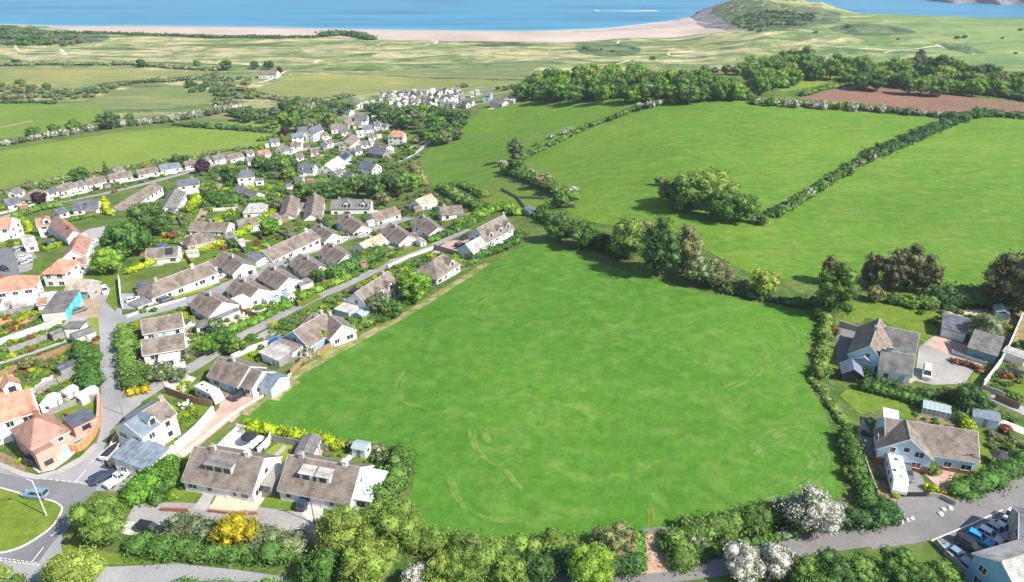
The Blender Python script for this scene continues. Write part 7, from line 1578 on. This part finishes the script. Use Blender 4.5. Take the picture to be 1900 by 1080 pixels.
# right hand garden trees
for a in ((1550, 535, 42, 'l', 'tall', 'tall light green tree left of the bronze conifers'), (1542, 500, 22, 'c', 'tall', 'bronze tree top behind the tall light green tree'), (1530, 560, 22, 'd', 'round', 'dark tree at the foot of the tall light green tree'),
          (1619, 498, 25, 'c', 'tall', 'slim bronze conifer standing left of the bronze row'), (1660, 500, 31, 'c', 'tall', 'first bronze conifer of the joined row'), (1690, 495, 34, 'c', 'tall', 'second and tallest bronze conifer of the joined row'), (1722, 508, 29, 'c', 'tall', 'third bronze conifer of the joined row'),
          (1625, 545, 18, 'o', 'round', 'olive bush under the slim bronze conifer'), (1660, 555, 20, 'g', 'shrub', 'green shrub left of three under the bronze row'), (1690, 560, 22, 'v', 'shrub', 'bright green shrub in the middle under the bronze row'), (1722, 562, 24, 'g', 'shrub', 'green shrub right of three under the bronze row'),
          (1872, 520, 44, 'c', 'tall', 'big bronze tree at the right edge'), (1910, 525, 47, 'c', 'tall', 'second big bronze tree cut by the right edge'), (1832, 608, 34, 's', 'round', 'rounded grey green tree behind the teal outbuilding'), (1800, 738, 34, 'd', 'round', 'dark green tree at the end of the gravel drive'),
          (1770, 735, 22, 'g', 'shrub', 'green bush left of the dark tree by the drive'), (1755, 725, 12, 'r', 'shrub', 'reddish bush by the gravel drive'), (1600, 690, 16, 'g', 'shrub', 'bush in front of the glazed gable'), (1537, 690, 14, 'g', 'shrub', 'bush at the lower end of the broad light hedge'),
          (1727, 868, 20, 'g', 'shrub', 'palm like green bush before the brick porch'), (1778, 862, 14, 'v', 'shrub', 'bright green clipped bush by the white garden table'), (1728, 906, 15, 'k', 'shrub', 'round yellow green bush beside the driveway'), (1750, 912, 9, 'y', 'shrub', 'orange yellow bush beside the round yellow green one'),
          (1662, 920, 9, 'k', 'shrub', 'small bush in front of the motorhome'), (1830, 853, 8, 'd', 'shrub', 'small dark bush on the sloping lawn'), (1545, 612, 14, 'r', 'shrub', 'dark reddish bush left of the steep roofed wing'), (1590, 608, 10, 'r', 'shrub', 'red leaved small tree beside the steep roofed wing'),
          (1862, 690, 14, 's', 'shrub', 'grey green bush right of the boundary wall'), (1880, 735, 14, 'g', 'shrub', 'green bush on the lawn at the right edge'), (1855, 770, 14, 'g', 'shrub', 'green bush between the two side lanes'), (1865, 795, 14, 'r', 'shrub', 'rust coloured bush right of the blue shed'),
          (1872, 830, 14, 'g', 'shrub', 'green bush above the sloping lawn'), (1570, 830, 22, 'g', 'shrub', 'bush bulging into the meadow beside the stone wall'), (1585, 880, 24, 'g', 'shrub', 'second bush bulging into the meadow beside the stone wall'), (1560, 970, 16, 'g', 'shrub', 'bush under the large white hawthorn'),
          (1760, 570, 14, 'd', 'shrub', 'dark bush at the top of the large lawn'), (1640, 962, 14, 'd', 'shrub', 'dark bush at the left driveway corner'), (1895, 640, 16, 'd', 'shrub', 'dark bush right of the boundary wall')):
    P_(*a)
# village trees
for a in ((272, 402, 42, 'd', 'round', 'very large dark green tree above the lime hedge'), (237, 440, 42, 'g', 'round', 'very large fresh green tree in the middle of three'), (197, 482, 30, 'v', 'round', 'large green tree by the top of the main street'), (222, 462, 24, 'g', 'round', 'green tree between the two larger ones'),
          (768, 527, 36, 'v', 'round', 'big round green tree between the two dormer house and the hipped bungalow'), (726, 572, 22, 'g', 'round', 'green tree on the meadow side of the two dormer house'), (702, 560, 24, 's', 'round', 'pale blossoming tree before the two dormer house'), (712, 590, 14, 'g', 'shrub', 'bush at the meadow edge below the pale tree'),
          (375, 308, 16, 'p', 'round', 'big dark copper tree on the upper lane'), (71, 367, 14, 'p', 'round', 'small copper tree in the far field row'), (528, 243, 11, 'p', 'round', 'dark copper tree by the white villa'), (524, 256, 6, 'y', 'tall', 'golden columnar tree beside the white villa'),
          (560, 352, 22, 'g', 'round', 'leftmost tree of the belt behind the long white house'), (592, 355, 22, 'd', 'round', 'second tree of the belt behind the long white house'), (628, 345, 25, 'd', 'round', 'third tree of the belt behind the long white house'), (662, 342, 25, 'g', 'round', 'fourth tree of the belt behind the long white house'),
          (698, 345, 26, 'd', 'round', 'fifth tree of the belt behind the long white house'), (735, 342, 26, 'd', 'round', 'sixth tree of the belt behind the long white house'), (762, 335, 22, 'v', 'round', 'rightmost bright tree of the belt behind the long white house'), (710, 368, 16, 'o', 'round', 'olive tree at the foot of the belt'),
          (422, 322, 18, 'd', 'round', 'dark tree left of the tall hipped house'), (385, 350, 18, 'g', 'round', 'green tree right of the slate roofed white house'), (400, 368, 20, 'g', 'round', 'green tree below the tall hipped house, left'), (480, 300, 16, 'g', 'round', 'green tree above the tall hipped house'), (520, 300, 20, 'g', 'round', 'green tree left of the round dormers'),
          (500, 310, 16, 'd', 'round', 'dark tree behind the white blossom bush'), (508, 325, 14, 's', 'shrub', 'wide white flowering bush above the central lawn'), (535, 322, 14, 'l', 'round', 'light tree left of the two dormer slate house'), (515, 378, 14, 's', 'round', 'grey green tree right of the rounded roof'), (497, 420, 20, 'v', 'round', 'bright tree below the rounded roof'),
          (680, 475, 14, 'y', 'round', 'golden green tree behind the pinkish tan bungalow'), (695, 467, 12, 'g', 'round', 'green tree beside the golden one'), (535, 490, 9, 'd', 'cone', 'dark conifer beside the street'), (590, 510, 16, 'd', 'round', 'dark tree beside the cream gabled bungalow'), (430, 450, 12, 'd', 'round', 'dark tree on the lawn behind the gabled bungalow'),
          (318, 437, 11, 'r', 'round', 'rust red small tree by the brown hipped bungalow'), (302, 447, 8, 'y', 'shrub', 'yellow shrub beside the rust red tree'), (362, 530, 8, 'r', 'shrub', 'reddish shrub in front of the long bungalow pair'), (415, 460, 8, 'r', 'shrub', 'reddish shrub behind the gabled bungalow'),
          (570, 655, 22, 'w', 'shrub', 'white blossoming bush in front of the flat garages'), (632, 622, 22, 'w', 'shrub', 'white blossoming bush beside the brown side wing'), (600, 625, 12, 'l', 'tall', 'slim light green tree before the brown roofed bungalow'), (610, 640, 10, 'g', 'shrub', 'green bush on the meadow fence'),
          (410, 628, 24, 'g', 'round', 'green tree right of the two parallel roofs'), (435, 640, 20, 'g', 'round', 'green tree left of the lane bend'), (400, 605, 18, 'h', 'round', 'part white tree below the sun room bungalow'), (385, 640, 22, 'v', 'round', 'bright tree between the parallel roofs and the lane'),
          (345, 660, 22, 's', 'shrub', 'pale flowering thicket right of the lower parallel roof'), (300, 690, 30, 'h', 'shrub', 'large part white thicket beside the main street'), (330, 695, 22, 's', 'shrub', 'grey green bush along the lane'), (262, 690, 20, 'g', 'shrub', 'green bush in the street corner thicket'),
          (300, 610, 12, 'k', 'shrub', 'lime yellow bush between the parallel roofs'), (325, 612, 10, 's', 'shrub', 'grey bush between the parallel roofs'), (265, 577, 8, 'v', 'shrub', 'green shrub at the street side, left'), (285, 575, 8, 'g', 'shrub', 'green shrub at the street side, right'), (170, 665, 20, 'g', 'round', 'dark leafy tree left of the main street'),
          (165, 640, 10, 'r', 'shrub', 'rusty brown shrub on the verge'), (178, 628, 9, 'r', 'shrub', 'second rusty shrub on the verge'), (165, 702, 18, 'g', 'shrub', 'broad green shrub above the cream shed'), (140, 620, 12, 'g', 'shrub', 'green bush by the grey flat roofed garage'), (50, 672, 14, 'o', 'round', 'brown blossoming small tree in the long gardens'),
          (58, 688, 8, 'k', 'shrub', 'lime bush in the long gardens'), (38, 855, 8, 'k', 'shrub', 'round yellow green bush in front of the pink house'), (155, 715, 8, 'v', 'shrub', 'round green bush beside the cream shed'), (110, 658, 6, 'y', 'shrub', 'orange yellow bush in the long gardens'), (12, 605, 7, 'g', 'round', 'small tree in the red garden'),
          (465, 625, 9, 'g', 'round', 'round clipped tree by the lane gardens, upper'), (507, 602, 10, 'k', 'shrub', 'round lime bush by the lane'), (525, 598, 12, 'g', 'shrub', 'green bush by the blue gable'), (470, 657, 9, 'k', 'shrub', 'yellow green bush behind the pale blue bungalow'), (485, 662, 10, 'g', 'shrub', 'round green bush behind the pale blue bungalow'),
          (210, 470, 1, 'g', 'round', 'x')):
    if a[5] != 'x': P_(*a)
for a in ((52, 342, 11, 'o', 'round', 'brown green tree left of the far field row'), (82, 345, 11, 'g', 'round', 'green tree beside the brown green one'), (102, 338, 8, 'g', 'shrub', 'bush behind the far field row'), (148, 322, 17, 'g', 'round', 'grey green tree in the far field edge'), (195, 312, 9, 'd', 'cone', 'small dark conifer on the far field edge'),
          (270, 306, 7, 'y', 'round', 'small yellow tree on the far field edge'), (327, 293, 9, 'g', 'round', 'green tree behind the blue slate bungalow, left'), (344, 294, 9, 'd', 'round', 'dark tree behind the blue slate bungalow, right'), (285, 298, 6, 'g', 'shrub', 'small bush behind the blue slate bungalow'),
          (205, 222, 18, 'd', 'round', 'dark tree in the hedge between the left fields'), (185, 218, 9, 'g', 'round', 'green tree left of the dark hedge tree'), (240, 218, 10, 'g', 'round', 'green tree right of the dark hedge tree'), (195, 235, 6, 'r', 'shrub', 'brown bush in the white flecked hedge'), (135, 233, 14, 'g', 'round', 'green tree above the white flecked hedge'),
          (100, 240, 12, 'g', 'round', 'second green tree above the white flecked hedge'), (60, 245, 14, 'g', 'round', 'third green tree above the white flecked hedge'), (262, 116, 9, 'd', 'round', 'dark tree in the long grey hedge, left'), (365, 118, 8, 'g', 'round', 'green tree in the long grey hedge, middle'), (418, 120, 11, 'd', 'round', 'dark tree in the long grey hedge, right'),
          (472, 120, 9, 'd', 'round', 'dark tree left of the lone farmhouse'), (497, 120, 10, 'd', 'round', 'dark tree above the lone farmhouse'), (518, 130, 7, 'p', 'round', 'dark brownish tree right of the lone farmhouse'), (1212, 108, 7, 'd', 'shrub', 'lone dark bush on the dunes'), (30, 115, 10, 'd', 'shrub', 'dark marsh bush at the left')):
    P_(*a)
W2 = wood
W2([(700, 222), (735, 200), (790, 196), (850, 205), (872, 225), (850, 250), (800, 262), (775, 255), (770, 232), (735, 225)], 16, (11, 15), 'ggddvs', 'round', 'trees in the wood between the village and the hill field', '%s tree in the wood beside the upper village')
W2([(700, 170), (860, 160), (866, 190), (700, 198)], 26, (4, 6.5), 'ggds', 'round', 'trees among the chalets', '%s tree among the chalets')
W2([(690, 195), (725, 192), (725, 222), (695, 222)], 17, (13, 17), 'dd', 'round', 'dark trees below the chalet park', '%s tree in the dark clump below the chalet park')
W2([(545, 205), (560, 195), (605, 205), (640, 215), (600, 226), (560, 235), (500, 232), (510, 215)], 20, (12, 17), 'lgsg', 'round', 'light trees above the white villa', '%s tree in the light grove above the white villa')
W2([(480, 205), (560, 185), (660, 190), (700, 200), (620, 208), (560, 200), (500, 218)], 17, (8, 12), 'ddgs', 'round', 'trees along the top of the village', '%s tree in the belt along the top of the village')
W2([(400, 200), (480, 195), (560, 205), (540, 220), (430, 222)], 18, (8, 12), 'dgs', 'round', 'hedge trees by the far left fields', '%s tree beside the small field above the village')
W2([(380, 140), (440, 138), (480, 148), (470, 180), (420, 200), (385, 180), (400, 165)], 14, (7, 10), 'sssgo', 'shrub', 'thorn scrub in the marsh', '%s bush in the thorn scrub amid the marsh')
W2([(0, 150), (50, 152), (110, 165), (220, 158), (200, 175), (130, 182), (0, 186)], 15, (7, 10), 'sgdo', 'shrub', 'marsh scrub on the left', '%s bush in the marsh scrub at the left')
W2([(340, 152), (400, 150), (420, 175), (350, 170)], 13, (7, 9), 'dg', 'shrub', 'scrub by the olive field', '%s bush right of the olive field')
W2([(0, 52), (60, 52), (110, 62), (170, 66), (160, 80), (60, 84), (0, 82)], 14, (7, 11), 'gdso', 'shrub', 'scrub behind the left end of the beach', '%s bush in the scrub behind the left beach end')
W2([(960, 168), (985, 150), (1040, 136), (1100, 130), (1200, 132), (1290, 142), (1360, 152), (1390, 165), (1392, 178), (1300, 175), (1200, 172), (1100, 176), (1030, 180), (975, 182)], 21, (16, 22), 'gvvglg', 'round', 'trees in the hill wood', '%s tree in the hill wood above the two hill fields', zf=1.1)
W2([(1362, 125), (1400, 105), (1450, 100), (1500, 100), (1545, 105), (1568, 118), (1540, 130), (1500, 142), (1450, 150), (1430, 165), (1400, 165), (1390, 140)], 22, (16, 22), 'gvvglg', 'round', 'trees in the right hand hill wood', '%s tree in the wood left of the wedge field')
W2([(1575, 108), (1600, 118), (1650, 120), (1700, 112), (1760, 115), (1800, 120), (1880, 140), (1920, 145), (1920, 158), (1800, 165), (1700, 160), (1600, 152), (1560, 148)], 21, (14, 20), 'gdgvlo', 'round', 'trees behind the ploughed field', '%s tree behind the ploughed field')
W2([(1670, 100), (1740, 100), (1790, 108), (1820, 116), (1700, 112)], 22, (10, 14), 'dgc', 'round', 'trees on the far side of the hill', '%s tree on the far slope beyond the ploughed field')
W2([(1355, 40), (1380, 24), (1450, 16), (1520, 26), (1510, 42), (1440, 50), (1410, 56), (1370, 52)], 9, (4, 7), 'dddgs', 'shrub', 'headland scrub', '%s bush on the dark slope of the headland')
W2([(1480, 48), (1600, 45), (1620, 58), (1540, 62), (1490, 58)], 22, (4, 7), 'ds', 'shrub', 'plateau gorse', '%s gorse bush on the plateau behind the headland', keep=.6)
W2([(1080, 80), (1180, 88), (1170, 105), (1090, 105)], 20, (3.5, 6), 'ds', 'shrub', 'dune bushes', '%s bush scattered on the dunes', keep=.6)
W2([(1300, 125), (1400, 118), (1380, 135), (1320, 138)], 18, (8, 11), 'gs', 'round', 'trees behind the hill wood', '%s tree behind the hill wood')
W2([(1580, 70), (1900, 50), (1900, 120), (1850, 90), (1700, 85)], 34, (3, 6), 'sd', 'shrub', 'plateau bushes', '%s bush dotted over the green plateau at the right', keep=.5)
W2([(820, 158), (980, 150), (1000, 160), (960, 170), (840, 165)], 18, (6, 9), 'sg', 'shrub', 'bushes behind the chalet park', '%s bush behind the chalet park', keep=.7)
# gardens: mixed shrubs wherever no house, road or lawn is in the way
random.seed(99)
GS = lambda poly, sp, r, kinds, what, keep=.75, sh='shrub': wood(poly, sp, r, kinds, sh, 'garden shrubs ' + what, '%s shrub ' + what, keep, True, row=.55)
GS([(0, 385), (120, 345), (300, 305), (480, 270), (540, 270), (520, 290), (400, 300), (240, 345), (120, 375), (0, 402)], 10, (3.5, 7), 'ggdlskv', 'among the far field bungalows')
GS([(230, 420), (300, 350), (400, 310), (520, 290), (560, 320), (540, 380), (480, 420), (400, 450), (300, 470), (245, 470)], 12, (5, 10), 'gggdlvks', 'around the tall hipped house')
GS([(520, 280), (560, 240), (640, 225), (760, 235), (780, 290), (760, 320), (700, 325), (600, 330), (540, 320)], 9, (4, 8), 'ggdlsvh', 'in the gardens of the upper village')
GS([(480, 430), (560, 395), (640, 390), (800, 350), (860, 365), (850, 400), (780, 440), (700, 450), (640, 440), (560, 425), (500, 450)], 11, (4, 8), 'ggdlvo', 'by the uppermost bungalows')
GS([(400, 470), (500, 440), (540, 430), (500, 460), (420, 490), (340, 500)], 11, (5, 8), 'gglvkr', 'behind the far side bungalows')
GS([(240, 600), (340, 570), (480, 540), (600, 500), (720, 450), (830, 430), (860, 440), (780, 460), (700, 500), (560, 560), (420, 620), (340, 660), (250, 700), (236, 660)], 12, (5, 9), 'ggvlgskh', 'in the near side gardens')
GS([(400, 660), (480, 610), (620, 550), (720, 500), (800, 470), (860, 470), (760, 560), (640, 620), (560, 680), (500, 680), (440, 650)], 12, (5, 9), 'ggvlsk', 'between the lane and the meadow')
GS([(0, 560), (80, 560), (150, 600), (178, 640), (178, 740), (90, 760), (60, 730), (0, 690)], 12, (4, 9), 'ggvlkro', 'in the long left gardens')
GS([(0, 420), (60, 440), (120, 445), (60, 475), (0, 450)], 12, (5, 8), 'ggdk', 'around the small car park')
GS([(300, 690), (340, 700), (400, 760), (320, 800), (300, 770)], 12, (4, 7), 'gvk', 'by the two storey white houses')
GS([(1700, 570), (1890, 575), (1870, 660), (1840, 660), (1800, 610), (1720, 600)], 17, (7, 12), 'gdsk', 'behind the right hand garages', .5)
GS([(1840, 680), (1900, 640), (1900, 880), (1830, 830), (1810, 760)], 17, (7, 12), 'gdsro', 'at the right edge gardens')
GS([(1690, 755), (1800, 780), (1790, 800), (1700, 785)], 14, (5, 8), 'gvs', 'behind the wide bungalow', .6)
GS([(1590, 790), (1620, 800), (1655, 930), (1620, 930)], 14, (6, 10), 'gso', 'beside the motorhome drive', .5)
GS([(1722, 905), (1790, 905), (1840, 895), (1790, 935), (1740, 925)], 14, (6, 9), 'gsyo', 'on the roadside rockery', .7)
GS([(240, 895), (330, 870), (345, 905), (300, 945), (240, 935)], 16, (8, 13), 'gvd', 'left of the first pair', .7)
GS([(470, 800), (740, 830), (720, 870), (600, 850), (480, 845)], 17, (4, 7), 'gvs', 'behind the semi-detached pairs', .5)
finish_plants()
# ================================================================== HAZE
HZ = 0.00011
hm = bpy.data.materials.new('haze'); hm.use_nodes = True; n = hm.node_tree; n.nodes.remove(n.nodes['Principled BSDF'])
pv = n.nodes.new('ShaderNodeVolumePrincipled'); pv.inputs['Color'].default_value = (.80, .88, 1.0, 1); pv.inputs['Density'].default_value = HZ; pv.inputs['Anisotropy'].default_value = .2
n.links.new(pv.outputs[0], n.nodes['Material Output'].inputs['Volume'])
if HZ: 
    hz = MB().box(-9500, 9500, -300, 14500, -75, 96).build('haze', hm); tag(hz, kind='stuff', label='pale blue sea air over the bay and fields')
print('OBJECTS', len(bpy.data.objects), 'plants', NT[0])
